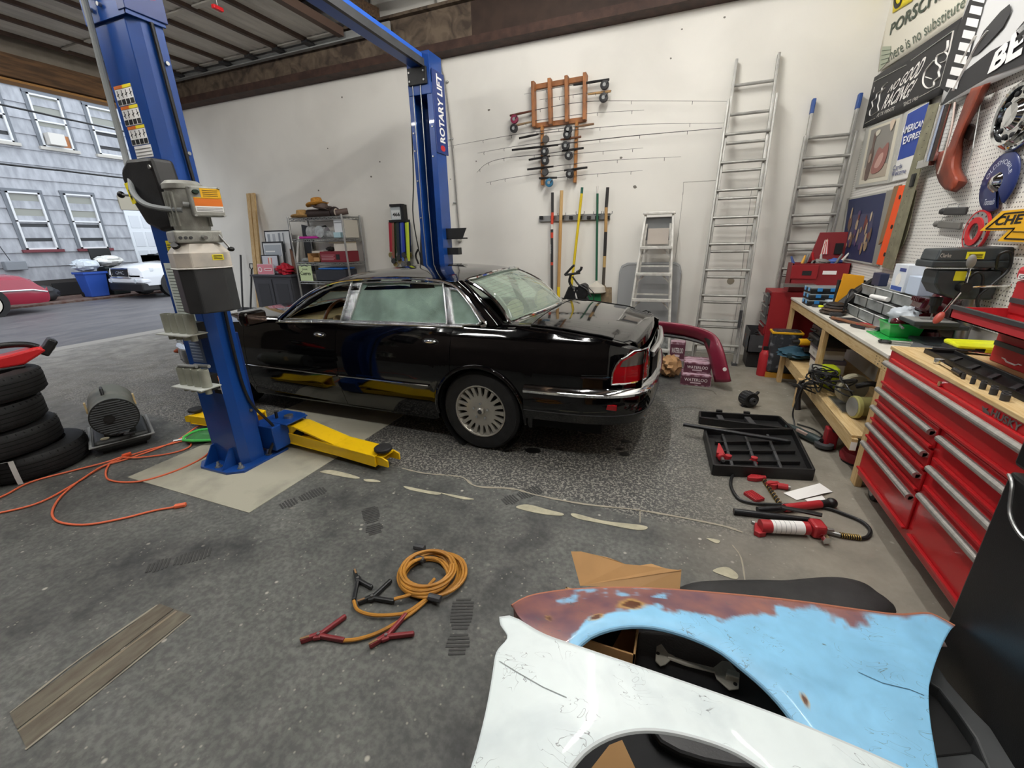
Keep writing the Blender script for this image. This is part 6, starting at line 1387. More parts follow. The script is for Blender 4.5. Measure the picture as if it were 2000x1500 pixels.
# ---- dark red bench vise behind the table
mat('vise_red', '4d0f18', .18, coat=.8)
vs_ = thing('bench_vise', 'glossy dark red bench vise between the drill press table and the clear bins', 'vise', (1.58, 3.66, BZ))
MB().cyl((1.58, 3.68, BZ), (1.58, 3.68, BZ+.05), .10, .075, n=24).build('swivel_base', MT['vise_red'], vs_, wld=True, smooth=True)
MB().ell((1.60, 3.70, BZ+.15), (.12, .09, .11), 22, 14).ell((1.66, 3.72, BZ+.24), (.08, .07, .10), 18, 12).build('body', MT['vise_red'], vs_, wld=True, smooth=True)
MB().ob((1.52, 3.66, BZ+.23), (.06, .17, .09), Matrix.Rotation(.3, 3, 'Y')).build('jaw', MT['vise_red'], vs_, wld=True, bevel=.02)
MB().cyl((1.42, 3.62, BZ+.11), (1.54, 3.66, BZ+.14), .045, .055, n=20).ell((1.41, 3.62, BZ+.105), .05, 16, 10).build('screw_housing', MT['vise_red'], vs_, wld=True, smooth=True)
for k in range(5): MB().ob((1.475+.002*k, 3.575+.028*k, BZ+.265), (.035, .014, .03)).build('jaw_tooth', MT['vise_red'], vs_, wld=True, bevel=.004)
MB().tube([(1.39, 3.50, BZ+.09), (1.40, 3.62, BZ+.105), (1.41, 3.74, BZ+.12)], .008, 8).build('handle_bar', MT['steel'], vs_, wld=True)
# ---- lime cases at the near end of the bench
mat('lime', 'd9e01e', .4)
def lime(c, rz, lab, mt='lime', h_=.05):
    t = thing('bit_case', lab, 'bit case', c, rz)
    MB().box((-.13, -.05, 0), (.13, .05, h_*.55)).build('base', M('2b2b2b'), t, bevel=.006)
    MB().box((-.13, -.05, h_*.55), (.13, .05, h_)).build('lid', M(mt), t, bevel=.012)
    MB().box((.02, -.052, h_*.62), (.09, -.05, h_*.95)).build('label', M('b9bdb8'), t); MB().box((-.06, -.052, h_*.62), (-.01, -.0505, h_*.72)).build('print_line', MT['ink'], t)
    MB().box((-.02, -.055, h_*.3), (.02, -.05, h_*.75)).build('latch', M(mt), t)
bx_('bit_tray', (1.46, 3.10, BZ), (1.74, 3.19, BZ+.035), 'b3262b', 'red tray under the upper lime case at the bench end', 'tray')
lime((1.60, 3.145, BZ+.036), 0, 'upper lime bit case on a red tray at the bench end', h_=.06)
lime((1.55, 2.965, .966), radians(-4), 'lime bit case on the wooden top of the red tool chest', h_=.045)
# ---- on the tool chest
ch = thing('top_chest', 'small red tool chest with open drawers standing on the wooden top', 'tool chest', (1.6, 2.5, .966))
MB().box((1.50, 2.16, .966), (1.74, 2.82, 1.36)).build('body', M('b3232a'), ch, wld=True, bevel=.006)
MB().box((1.49, 2.15, 1.362), (1.745, 2.83, 1.43)).build('lid', M('bd3038'), ch, wld=True, bevel=.02)
MB().box((1.4885, 2.55, 1.37), (1.4897, 2.80, 1.395)).build('brand_bar', MT['paper'], ch, wld=True)
text('GENERAL', MT['ink'], ch, (1.4884, 2.79, 1.374), (0, -1, 0), (0, 0, 1), w=.22, h=.017)
MB().box((1.4985, 2.60, 1.30), (1.4998, 2.72, 1.345)).build('sticker', MT['paper'], ch, wld=True)
for z in (1.25, 1.13, 1.04):
    MB().box((1.492, 2.20, z-.035), (1.50, 2.79, z+.02)).build('drawer', M('a51f26'), ch, wld=True); MB().box((1.482, 2.20, z+.012), (1.492, 2.79, z+.034)).build('drawer_pull', MT['dkgrey'], ch, wld=True)
td = MB().box((1.29, 2.18, 1.175), (1.50, 2.81, 1.18)).box((1.29, 2.18, 1.175), (1.298, 2.81, 1.23)).box((1.29, 2.80, 1.175), (1.50, 2.81, 1.23)).box((1.29, 2.18, 1.175), (1.50, 2.188, 1.23)).build('open_drawer', M('c03038'), ch, wld=True)
MB().box((1.28, 2.18, 1.222), (1.30, 2.81, 1.24)).build('open_drawer_pull', MT['dkgrey'], td, wld=True)
m = MB(); py_, pz_ = 2.66, 1.0      # white truck sticker
m.tube([(1.4985, py_+.05, pz_+.0), (1.4985, py_+.045, pz_+.04), (1.4985, py_+.025, pz_+.065), (1.4985, py_-.025, pz_+.065), (1.4985, py_-.045, pz_+.04), (1.4985, py_-.05, pz_+.0), (1.4985, py_-.03, pz_-.01), (1.4985, py_+.03, pz_-.01)], .004, 5, closed=True)
m.tube([(1.4985, py_+.05, pz_+.02), (1.4985, py_+.07, pz_+.03), (1.4985, py_+.065, pz_+.0), (1.4985, py_+.05, pz_+.0)], .004, 5).tube([(1.4985, py_-.05, pz_+.02), (1.4985, py_-.07, pz_+.03), (1.4985, py_-.065, pz_), (1.4985, py_-.05, pz_)], .004, 5)
m.build('truck_sticker', MT['white'], ch, wld=True)
wc_ = thing('torque_wrench_case', 'open black torque wrench case lying on the wooden chest top', 'tool case', (1.35, 2.5, .966))
MB().box((1.27, 2.02, .966), (1.40, 2.90, .972)).box((1.27, 2.02, .966), (1.278, 2.90, .99)).box((1.392, 2.02, .966), (1.40, 2.90, .99)).box((1.27, 2.892, .966), (1.40, 2.90, .99)).box((1.27, 2.02, .966), (1.40, 2.028, .99)).build('tray', MT['black_pl'], wc_, wld=True, bevel=.003)
for k in range(5): MB().bar((1.30, 2.1+.15*k, .975), (1.37, 2.18+.15*k, .975), .02, .012).build('divider', MT['dkgrey'], wc_, wld=True)
rt = thing('ratchet', 'chrome ratchet lying in front of the black wrench case', 'ratchet', (1.23, 2.62, .966))
MB().cyl((1.235, 2.66, .968), (1.235, 2.66, .99), .02, n=16).bar((1.235, 2.66, .98), (1.225, 2.50, .98), .014, .012).build('body', MT['chrome'], rt, wld=True)
MB().cyl((1.225, 2.50, .98), (1.22, 2.42, .98), .012, n=10).build('grip', MT['black_pl'], rt, wld=True)
for k in range(9):
    p = V((1.215+.018*(k % 2), 2.40-.035*k, .966)); rr = .007+.0009*k
    tag(MB().lathe([(rr*.6, .0), (rr, 0), (rr, .026), (rr*.6, .026), (rr*.6, .01)], p, (0,0,1), 14, close=True).build('socket', M('3a3a3c'), smooth=True), 'dark wrench socket, %s in the loose row counted from the ratchet' % ('first', 'second', 'third', 'fourth', 'fifth', 'sixth', 'seventh', 'eighth', 'ninth')[k], 'socket', 'loose sockets on the chest top')
sd_ = thing('screwdriver', 'black handled screwdriver on the chest top near the lime case', 'screwdriver', (1.45, 2.92, .966))
MB().tube([(1.33, 2.96, .98), (1.40, 2.94, .98), (1.46, 2.925, .98)], [.013, .016, .012], 10).build('handle', MT['black_pl'], sd_, wld=True, smooth=True)
MB().tube([(1.46, 2.925, .98), (1.62, 2.88, .975)], .004, 6).build('shank', MT['chrome'], sd_, wld=True)
# ---- more odds and ends on the bench
sp_ = thing('spray_bottle', 'white spray bottle with green liquid behind the leather pouch', 'bottle', (1.50, 4.93, BZ))
MB().lathe([(.001, 0), (.035, 0), (.037, .01), (.037, .09), (.018, .13), (.014, .15), (.001, .15)], (1.50, 4.93, BZ), (0,0,1), 16).build('bottle', M('b9cf8a'), sp_, wld=True, smooth=True)
MB().bar((1.44, 4.93, BZ+.165), (1.53, 4.93, BZ+.165), .025, .03).cyl((1.50, 4.93, BZ+.14), (1.50, 4.93, BZ+.16), .014, n=10).build('trigger_head', MT['white'], sp_, wld=True)
tag(MB().cyl((1.45, 4.30, 1.10), (1.49, 4.10, 1.10), .018, n=12).build('paper_roll', MT['paper']), 'small white paper roll lying across the clear parts bins', 'paper roll')
ld_ = thing('screwdriver', 'lime handled screwdriver in front of the blue-latched cases', 'screwdriver', (1.33, 4.92, BZ))
MB().tube([(1.28, 4.99, BZ+.013), (1.32, 4.95, BZ+.013), (1.36, 4.91, BZ+.013)], [.011, .014, .011], 8).build('handle', MT['lime'], ld_, wld=True, smooth=True); MB().tube([(1.36, 4.91, BZ+.013), (1.43, 4.84, BZ+.008)], .004, 6).build('shank', MT['steel'], ld_, wld=True)
tg_ = thing('cable_bundle', 'black cable bundle on the bench beside the spray bottle', 'cable', (1.60, 4.95, BZ)); q = random.Random(77)
MB().tube([(1.62+.07*cos(i*2.3)*q.uniform(.5, 1), 4.98+.09*sin(i*2.3)*q.uniform(.5, 1), BZ+.02+.008*i) for i in range(20)], .008, 6, smooth=4).build('cable', MT['black_pl'], tg_, wld=True, smooth=True)
tag(MB().box((1.24, 4.44, BZ), (1.33, 4.50, BZ+.035)).build('tape_measure', M('2a2a2c'), bevel=.012), 'small black tape measure beside the leather pouch', 'tape measure')
tag(MB().lathe([(.022, 0), (.04, 0), (.04, .02), (.022, .02)], (1.27, 5.02, BZ), (0,0,1), 20, close=True).build('tape_roll', M('3b3b3e')), 'roll of dark tape in front of the blue-latched cases', 'tape')
lump('shop_towel', (1.66, 5.35, BZ+.06), (.07, .12, .06), M('bdb8ae'), 'crumpled pale shop towel at the back of the bench below the blue poster', 'towel', 91, amp=.5)
ft3 = thing('figurine', 'small pale figurine standing on the bench in front of the pegboard', 'figurine', (1.55, 5.05, BZ))
MB().lathe([(.001, 0), (.04, 0), (.035, .03), (.025, .10), (.035, .16), (.02, .20), (.012, .21)], (1.56, 5.08, BZ), (0,0,1), 14).build('body', M('cdbf9a'), ft3, wld=True, smooth=True); MB().ell((1.56, 5.08, BZ+.235), .028, 12, 8).build('head', M('a87a5a'), ft3, wld=True, smooth=True)
# ================================================================ under the bench and on the floor by it
def heap(name, label, cat, c, r, mt, seed, amp=.25): return lump(name, c, r, M(mt), label, cat, seed, amp=amp)
# shelf load
for (lo, hi, mt, lab) in (((1.30, 4.70, .312), (1.52, 4.98, .44), 'd6d2ca', 'white shoe box at the bottom on the bench shelf'), ((1.28, 4.72, .442), (1.50, 4.99, .57), 'cfcbc4', 'white shoe box stacked second on the bench shelf')):
    t = thing('shoe_box', lab, 'box', ((lo[0]+hi[0])/2, (lo[1]+hi[1])/2, lo[2]))
    MB().box(lo, (hi[0], hi[1], hi[2]-.035)).build('box', M(mt), t, wld=True, bevel=.003); MB().box((lo[0]-.004, lo[1]-.004, hi[2]-.04), (hi[0]+.004, hi[1]+.004, hi[2])).build('lid', M('6d6470'), t, wld=True, bevel=.003)
for (lo, hi, lab) in (((1.24, 4.62, .574), (1.55, 4.98, .66), 'black tool case resting on the shoe boxes'), ((1.26, 4.66, .662), (1.56, 5.0, .745), 'black tool case at the top of the pile under the bench')):
    t = thing('tool_case', lab, 'tool case', ((lo[0]+hi[0])/2, (lo[1]+hi[1])/2, lo[2]))
    MB().box(lo, hi).build('case', MT['black_pl'], t, wld=True, bevel=.02); MB().tube([(lo[0]-.01, lo[1]+.12, (lo[2]+hi[2])/2), (lo[0]-.03, lo[1]+.14, (lo[2]+hi[2])/2), (lo[0]-.03, lo[1]+.22, (lo[2]+hi[2])/2), (lo[0]-.01, lo[1]+.24, (lo[2]+hi[2])/2)], .008, 6).build('handle', MT['black'], t, wld=True)
heap('jacket', 'dark teal jacket bunched on the far end of the bench shelf', 'jacket', (1.22, 5.22, .375), (.17, .15, .06), '24495a', 41)
tbg = thing('tool_bag', 'black and silver tool bag with yellow trim beside the bench shelf', 'tool bag', (1.16, 5.55, 0))
MB().box((1.02, 5.46, .06), (1.32, 5.64, .56)).build('bag', mat('bag_fab', '35363a', .3, n=.6, ns=14, col2='8a8c90', lo=.55, hi=.75, bump=.5, bs=30), tbg, wld=True, bevel=.04)
MB().box((1.015, 5.455, .52), (1.325, 5.645, .545)).build('yellow_trim', M('e0a818'), tbg, wld=True, bevel=.006)
MB().box((1.02, 5.47, 0), (1.32, 5.63, .06)).build('bag_base', M('b3802a'), tbg, wld=True)
cdr = thing('cordless_drill', 'yellow and black cordless drill standing on the teal jacket', 'drill', (1.26, 5.12, .42))
MB().cyl((1.20, 5.10, .52), (1.36, 5.14, .52), .036, n=16).build('motor_housing', M('e8ae1c'), cdr, wld=True, bevel=.004)
MB().cyl((1.14, 5.085, .52), (1.20, 5.10, .52), .018, .03, n=14).build('chuck', MT['black'], cdr, wld=True)
MB().bar((1.31, 5.13, .51), (1.34, 5.13, .45), .035, .04).build('grip', MT['black_pl'], cdr, wld=True, bevel=.006)
MB().box((1.26, 5.08, .42), (1.40, 5.18, .46)).build('battery', MT['black_pl'], cdr, wld=True, bevel=.006)
# power tools on the lower shelf near end
mat('saw_olive', '8a8452', .45, n=.15)
sw_ = thing('circular_saw', 'olive and grey corded circular saw on the lower bench shelf', 'circular saw', (1.40, 3.75, .312))
MB().lathe([(.001, 0), (.105, 0), (.115, .01), (.115, .05), (.105, .06), (.001, .06)], (1.30, 3.85, .45), (.35, -.94, 0), 36).build('blade_guard', M('a6a088'), sw_, wld=True, smooth=True)
MB().lathe([(.001, -.006), (.095, -.006), (.095, -.001), (.001, -.001)], (1.30, 3.85, .44), (.35, -.94, 0), 30).build('blade', MT['dkgrey'], sw_, wld=True)
MB().cyl((1.28, 3.55, .40), (1.52, 3.60, .40), .07, n=28).build('motor', MT['saw_olive'], sw_, wld=True, smooth=True)
MB().lathe([(.001, 0), (.075, 0), (.082, .006), (.082, .03), (.001, .03)], (1.245, 3.54, .395), (.98, .2, 0), 30).build('motor_cap', M('b0ab6a'), sw_, wld=True, smooth=True)
MB().lathe([(.001, -.001), (.070, -.001), (.070, .001)], (1.243, 3.54, .395), (.98, .2, 0), 30).build('cap_face', M('8b8c88'), sw_, wld=True)
MB().box((1.22, 3.62, .312), (1.55, 3.98, .322)).build('foot_plate', MT['steel'], sw_, wld=True)
MB().tube([(1.30, 3.72, .50), (1.38, 3.68, .54), (1.50, 3.68, .50)], .02, 8, smooth=4).build('handle', MT['black_pl'], sw_, wld=True, smooth=True)
sn = thing('sander', 'black power sander behind the circular saw under the bench', 'sander', (1.5, 3.45, .312))
MB().box((1.42, 3.30, .312), (1.68, 3.50, .44)).build('body', MT['black_pl'], sn, wld=True, bevel=.03); MB().tube([(1.44, 3.4, .45), (1.5, 3.4, .53), (1.66, 3.4, .52)], .025, 8, smooth=4).build('handle', MT['black_pl'], sn, wld=True)
gl = thing('work_light', 'lime green cordless light on the bench shelf', 'work light', (1.26, 4.28, .312))
MB().box((1.22, 4.18, .312), (1.34, 4.36, .50)).build('body', M('b9c91e'), gl, wld=True, bevel=.03); MB().cyl((1.15, 4.34, .44), (1.23, 4.30, .44), .05, .04, n=18).build('lamp_head', M('7d7c74'), gl, wld=True)
# tangle of black cords spilling off the shelf
q = random.Random(12); 
def tangle(c, n, r, label, seed, drop=0):
    q = random.Random(seed); t = thing('cord_coil', label, 'power cord', (c[0], c[1], max(0, c[2]-r)))
    pts = []
    for i in range(n):
        a = i*2.4+q.uniform(-.4, .4); rr = r*q.uniform(.55, 1.1)
        pts.append(V((c[0]+rr*cos(a)*.75, c[1]+rr*sin(a)*1.1, max(.012, c[2]+q.uniform(-.55, .55)*r))))
    if drop: pts += [V((c[0]-.12, c[1]-.05, c[2]-.05)), V((c[0]-.17, c[1]-.10, .18)), V((c[0]-.16, c[1]-.14, .08)), V((c[0]-.14, c[1]-.3, .012)), V((c[0]-.02, c[1]-.42, .012))]
    MB().tube(pts, .006, 7, smooth=6).build('cable', MT['black_pl'], t, wld=True, smooth=True)
    return t
tangle((1.17, 4.08, .43), 34, .15, 'coiled black power cord heaped on the lower bench shelf', 51, drop=1)
tangle((1.22, 3.70, .50), 12, .15, 'black power cord looping over the circular saw', 52)
tangle((1.12, 4.2, .30), 12, .17, 'black power cord hanging over the front of the bench shelf', 53)
tag(MB().tube([(1.08, 4.22, .36), (1.07, 4.2, .2), (1.08, 4.17, .10)], .022, 8).build('rubber_hose', M('1f1a1b')), 'short dark rubber hose hanging from the bench shelf', 'hose')
# angle grinder on the floor
p = gz(1570, 858); gr_ = thing('angle_grinder', 'dark green corded angle grinder on the floor under the bench edge', 'grinder', (p.x, p.y, 0), radians(-55))
mat('grind', '2c3838', .45)
MB().tube([(-.17, 0, .04), (-.05, 0, .045), (.08, 0, .045), (.14, 0, .045)], [.03, .034, .036, .03], 12).build('body', MT['grind'], gr_, smooth=True)
MB().box((-.06, -.034, .05), (.04, .034, .075)).build('name_plate', M('a08a80'), gr_, bevel=.004)
MB().lathe([(.001, 0), (.06, 0), (.063, .005), (.063, .03), (.03, .035)], (.17, 0, .02), (0,0,1), 24).build('guard', MT['dkgrey'], gr_, smooth=True)
MB().tube([(-.17, 0, .04), (-.23, .03, .02), (-.2, .12, .01), (-.08, .14, .01), (.02, .10, .01), (.0, .18, .01), (-.12, .22, .01), (-.24, .18, .01)], .006, 7, smooth=6).build('cord', MT['black_pl'], gr_, smooth=True)
# red floor jack under the shelf
p = V((1.33, 3.46, 0)); rj = thing('floor_jack', 'red floor jack half hidden under the bench shelf', 'jack', (p.x, p.y, 0))
MB().lathe([(.001, .02), (.11, .02), (.115, .05), (.10, .085), (.06, .10), (.001, .10)], p, (0,0,1), 28).build('base', M('7d1a22'), rj, wld=True, smooth=True)
MB().box((1.16, 3.62, .0), (1.24, 3.70, .17)).build('lever_block', M('8d1b24'), rj, wld=True, bevel=.01)
MB().cyl((1.20, 3.60, .17), (1.28, 3.72, .19), .02, n=10).build('pump', MT['black'], rj, wld=True)
MB().cyl((1.33, 3.46, 0), (1.33, 3.46, .02), .1, n=20).build('foot', MT['black'], rj, wld=True)
# grey crate of odds and ends by the ladder
cr = thing('crate', 'black crate of cables with faded blue label by the foot of the ladder', 'crate', (1.0, 5.95, 0), 0)
cx0, cx1, cy0, cy1 = .84, 1.22, 5.82, 6.24
zc = .42
MB().box((cx0, cy0, .20), (cx1, cy1, .212)).box((cx0, cy0, .20), (cx0+.01, cy1, zc+.05)).box((cx1-.01, cy0, .20), (cx1, cy1, zc+.05)).box((cx0, cy0, .20), (cx1, cy0+.01, zc)).box((cx0, cy1-.01, .20), (cx1, cy1, zc+.05)).build('crate_box', MT['dkgrey'], cr, wld=True)
MB().box((cx0-.002, cy0+.05, .24), (cx0, cy1-.1, .38)).build('side_label', mat('lab_fade', '44505a', .6, n=.5, ns=12, col2='b06a38', lo=.55, hi=.7), cr, wld=True)
MB().box((cx0+.12, cy0-.002, .27), (cx1-.06, cy0, .295)).build('front_plate', MT['grey_pl'], cr, wld=True)
tag(MB().box((.86, 5.86, 0), (1.0, 6.2, .2)).build('black_case', M('1d1c1c'), bevel=.01), 'dark case on the floor under the crate of cables', 'tool case')
tangle((1.0, 6.0, .40), 10, .10, 'grey green cable bundle lying in the black crate', 54)
fe = thing('fire_extinguisher', 'small red cylinder standing behind the shelf leg', 'cylinder', (1.10, 5.68, 0))
MB().lathe([(.001, 0), (.06, 0), (.062, .02), (.062, .26), (.04, .30), (.02, .31), (.001, .31)], (1.0, 5.55, 0), (0,0,1), 20).build('bottle', M('a01c24'), fe, wld=True, smooth=True)
MB().box((.97, 5.535, .31), (1.03, 5.565, .35)).build('valve', MT['black'], fe, wld=True)
# ---- burgundy bumper cover standing behind the car
mat('burgundy', '7a2237', .35, coat=.3, n=.1)
bpx = [(1160, 640), (1230, 622), (1285, 627), (1330, 632), (1370, 641), (1398, 655), (1412, 680), (1420, 710), (1428, 745)]
Yb = [5.05, 5.1, 5.1, 5.08, 5.05, 5.0, 4.92, 4.86, 4.80]
top = [gy(x, y, Y) for (x, y), Y in zip(bpx, Yb)]
tp = spline(top, 5)
bmp = thing('bumper_cover', 'faded burgundy bumper cover standing on end behind the sedan', 'bumper', (.45, 4.9, 0))
m = MB(); n = 7; nP = len(tp)
for i, p in enumerate(tp):
    t = (tp[min(i+1, nP-1)]-tp[max(i-1, 0)]).normalized(); inn = V((-t.z, 0, t.x)); inn = -inn if inn.z > 0 else inn
    inn = (inn if inn.length > .01 else V((0, 0, -1))).normalized(); dp_ = V((0, .22, 0))
    for k in range(n):
        f = k/(n-1); m.v.append(p+inn*(.16*f-.02*sin(pi*f))+dp_*(.35*sin(pi*f*.5)-.0)+V((0, -.05*sin(pi*f), 0)))
for v in m.v: v.z = max(v.z, .004)
m.f = [(i*n+j, (i+1)*n+j, (i+1)*n+j+1, i*n+j+1) for i in range(nP-1) for j in range(n-1)]
m.build('outer_skin', MT['burgundy'], bmp, wld=True, smooth=True, solid=.006)
lowr = [p+V((-.06 if i > nP*.6 else 0, .06, -.17 if i < nP*.6 else -.02)) for i, p in enumerate(tp)]
for p in lowr: p.z = max(p.z, .012)
MB().tube(lowr[5:], .02, 6).build('inner_flange', MT['black_pl'], bmp, wld=True)
m = MB(); l2 = [V((p.x-.13*(1 if i > nP*.62 else 0), p.y+.02, max(.003, p.z-.10*(1 if i < nP*.62 else .3)))) for i, p in enumerate(tp)]
i0 = int(nP*.62); m.v = [V(p) for p in tp[i0:]]+[V((p.x, p.y+.05, p.z)) for p in l2[i0:]]; nn = nP-i0
m.f = [(i, i+1, nn+i+1, nn+i) for i in range(nn-1)]
m.build('inner_liner', M('3c3a36'), bmp, wld=True, smooth=True, solid=.006)
MB().cyl((tp[-1].x-.08, tp[-1].y-.01, .25), (tp[-1].x-.08, tp[-1].y-.02, .25), .02, n=12).build('fog_lamp_stub', MT['white'], bmp, wld=True)
# ---- sparkling water cartons, paper bag
def carton(lo, hi, label, rot=0, word=True):
    t = thing('drink_carton', label, 'carton', ((lo[0]+hi[0])/2, (lo[1]+hi[1])/2, lo[2]), rot); w_, d_, h_ = (hi[0]-lo[0])/2, (hi[1]-lo[1])/2, hi[2]-lo[2]
    MB().box((-w_, -d_, 0), (w_, d_, h_)).build('carton', mat('carton_maroon', '6b3a48', .55, n=.5, ns=16, col2='b79aa6', lo=.45, hi=.6) if 'carton_maroon' not in MT else MT['carton_maroon'], t, bevel=.004)
    MB().box((-w_*.96, -d_-.001, h_*.12), (w_*.96, -d_, h_*.88)).build('front_panel', M('5a2f3e'), t)
    text('WATERLOO', MT['paper'], t, (-w_*.75, -d_-.0012, h_*.42), (1, 0, 0), (0, 0, 1), w=w_*1.5, h=h_*.28, wld=False)
    MB().box((-w_*.35, -d_-.0018, h_*.22), (w_*.35, -d_-.001, h_*.34)).build('flavour_band', M('c9b6bc'), t)
    for k in range(3): MB().box((-w_*.9, -d_*.8+d_*.55*k, h_), (w_*.9, -d_*.45+d_*.55*k, h_+.001)).build('top_band', M('c3a5b2'), t)
p = gz(1328, 752); q_ = gz(1388, 760)
carton((p.x, p.y+.02, 0), (q_.x, p.y+.26, .125), 'maroon drink carton on the floor under the burgundy bumper')
carton((p.x+.02, p.y+.10, .127), (q_.x-.01, p.y+.38, .245), 'maroon drink carton on top of the other, under the burgundy bumper')
mat('kraft', 'b58d63', .85, n=.15, ns=8, bump=.5, bs=9)
p = gz(1305, 738); lump('paper_bag', (p.x, p.y+.08, .12), (.13, .12, .12), MT['kraft'], 'crumpled brown paper bag beside the drink cartons', 'paper bag', 61, amp=.55, nu=22)
p = gz(1320, 705); carton((p.x-.09, p.y+.0, 0), (p.x+.10, p.y+.14, .26), 'upright maroon drink carton behind the crumpled paper bag')
lump('plastic_bag', (p.x-.12, p.y+.25, .13), (.16, .12, .13), M('9b9d9a'), 'grey plastic bag behind the paper bag and cartons', 'plastic bag', 62, amp=.4)
# ---- alternator
p = gz(1460, 793); al = thing('alternator', 'black car alternator sitting alone on the bare concrete', 'alternator', (p.x, p.y, 0), radians(30))
MB().cyl((0, -.05, .075), (0, .06, .075), .07, n=28).build('housing', MT['black_pl'], al, smooth=True)
for k in range(16):
    t = 2*pi*k/16; MB().bar((cos(t)*.07, -.035, .075+sin(t)*.07), (cos(t)*.07, .045, .075+sin(t)*.07), .008, .008, up=(cos(t), 0, sin(t))).build('fin', MT['dkgrey'], al)
MB().lathe([(.012, -.02), (.032, -.02), (.032, -.008), (.026, -.004), (.032, 0), (.032, .012), (.012, .012)], (-.0, -.07, .075), (0, -1, 0), 20, close=True).build('pulley', MT['dkgrey'], al, smooth=True)
MB().bar((.05, -.02, .12), (.10, .01, .135), .025, .02).bar((-.06, 0, .015), (-.04, 0, .0), .03, .03).build('mounting_ear', MT['black_pl'], al, bevel=.003)
# ---- open body-repair kit case
kc = thing('tool_case', 'open black blow-molded case of a hydraulic body repair kit', 'tool case', (.65, 3.4, 0))
c0, c1, c2, c3 = gz(1392,928), gz(1585,938), gz(1545,852), gz(1370,835)
def slabq(q, z0, z1, name, mt, par, bevel=.008): return MB().prism([V((p.x, p.y, z0)) for p in q], (0, 0, z1-z0)).build(name, M(mt), par, wld=True, bevel=bevel)
def walls(q, z0, z1, t, name, mt, par):
    m = MB()
    for a, b_ in zip(q, q[1:]+q[:1]): m.bar(V((a.x, a.y, (z0+z1)/2)), V((b_.x, b_.y, (z0+z1)/2)), t, z1-z0)
    return m.build(name, M(mt), par, wld=True, bevel=.004)
low = [c0, c1, c2.lerp(c1, .05), c3.lerp(c0, .25)]
slabq(low, 0, .03, 'tray_shell', 'black_pl', kc); walls(low, .0, .085, .018, 'tray_wall', 'black_pl', kc)
for k in range(3):
    a, b_ = low[0].lerp(low[3], .22+.25*k), low[1].lerp(low[2], .22+.25*k)
    MB().bar(V((a.x+.06, a.y, .045)), V((b_.x-.05, b_.y, .045)), .018, .03).build('molded_rib', MT['black_pl'], kc, wld=True, bevel=.004)
for f in (.2, .45, .7):
    a, b_ = low[0].lerp(low[1], f), low[3].lerp(low[2], f); MB().bar(V((a.x, a.y+.04, .045)), V((b_.x, b_.y-.05, .045)), .02, .028).build('molded_rib', MT['dkgrey'], kc, wld=True, bevel=.004)
d0, d1 = gz(1366,828), gz(1545,852)
ups = [d0, d1, gz(1525,838, 0)+V((0, .13, 0)), gz(1366,828)+V((0, .14, 0))]
slabq(ups, .0, .02, 'lid_shell', 'black_pl', kc); walls(ups, 0, .07, .018, 'lid_wall', 'black_pl', kc)
for f in (.25, .6): 
    a = ups[3].lerp(ups[2], f); MB().box((a.x-.025, a.y, .05), (a.x+.025, a.y+.03, .085)).build('latch', MT['black'], kc, wld=True)
    a, b_ = ups[0].lerp(ups[1], f), ups[3].lerp(ups[2], f); MB().bar(V((a.x, a.y+.03, .04)), V((b_.x, b_.y-.03, .04)), .05, .035).build('molded_rib', MT['dkgrey'], kc, wld=True, bevel=.006)
# kit parts
mat('kit_red', 'a92a30', .4); mat('kit_black', '222326', .35, .3)
def rod(a, b_, r, mt, name, label, cat, z0=0, z1=0):
    return tag(MB().cyl(a, b_, r, n=14).build(name, M(mt)), label, cat)
rod(gz(1332,850)+V((0,0,.10)), gz(1535,888)+V((0,.03,.10)), .016, 'kit_black', 'extension_tube', 'long black steel extension tube lying across the open case', 'tube')
p = gz(1405,905); t = thing('spreader_wedge', 'red wedge spreader sitting in the left of the open case', 'spreader', (p.x, p.y, .03))
MB().cyl((0, 0, .03), (.01, -.03, .03), .028, n=14).prism([(-.03, .01, .01), (.03, .01, .01), (.0, .14, .03), (-.012, .14, .03)], (0, 0, .04)).build('wedge', MT['kit_red'], t, bevel=.004); MB().cyl((.01, -.03, .03), (.014, -.07, .03), .012, n=10).build('stem', MT['steel'], t)
for (x, y, lab) in ((1420,908,'small red ribbed base next to the wedge in the open case'), (1470,912,'small red cylinder standing in the middle of the open case')):
    p = gz(x, y); t = thing('ram_fitting', lab, 'fitting', (p.x, p.y, .03)); MB().cyl((0, 0, 0), (0, 0, .05), .022, n=16).build('fitting', MT['kit_red'], t); MB().box((-.025, -.02, 0), (.025, .02, .02)).build('foot', MT['kit_red'], t, bevel=.003)
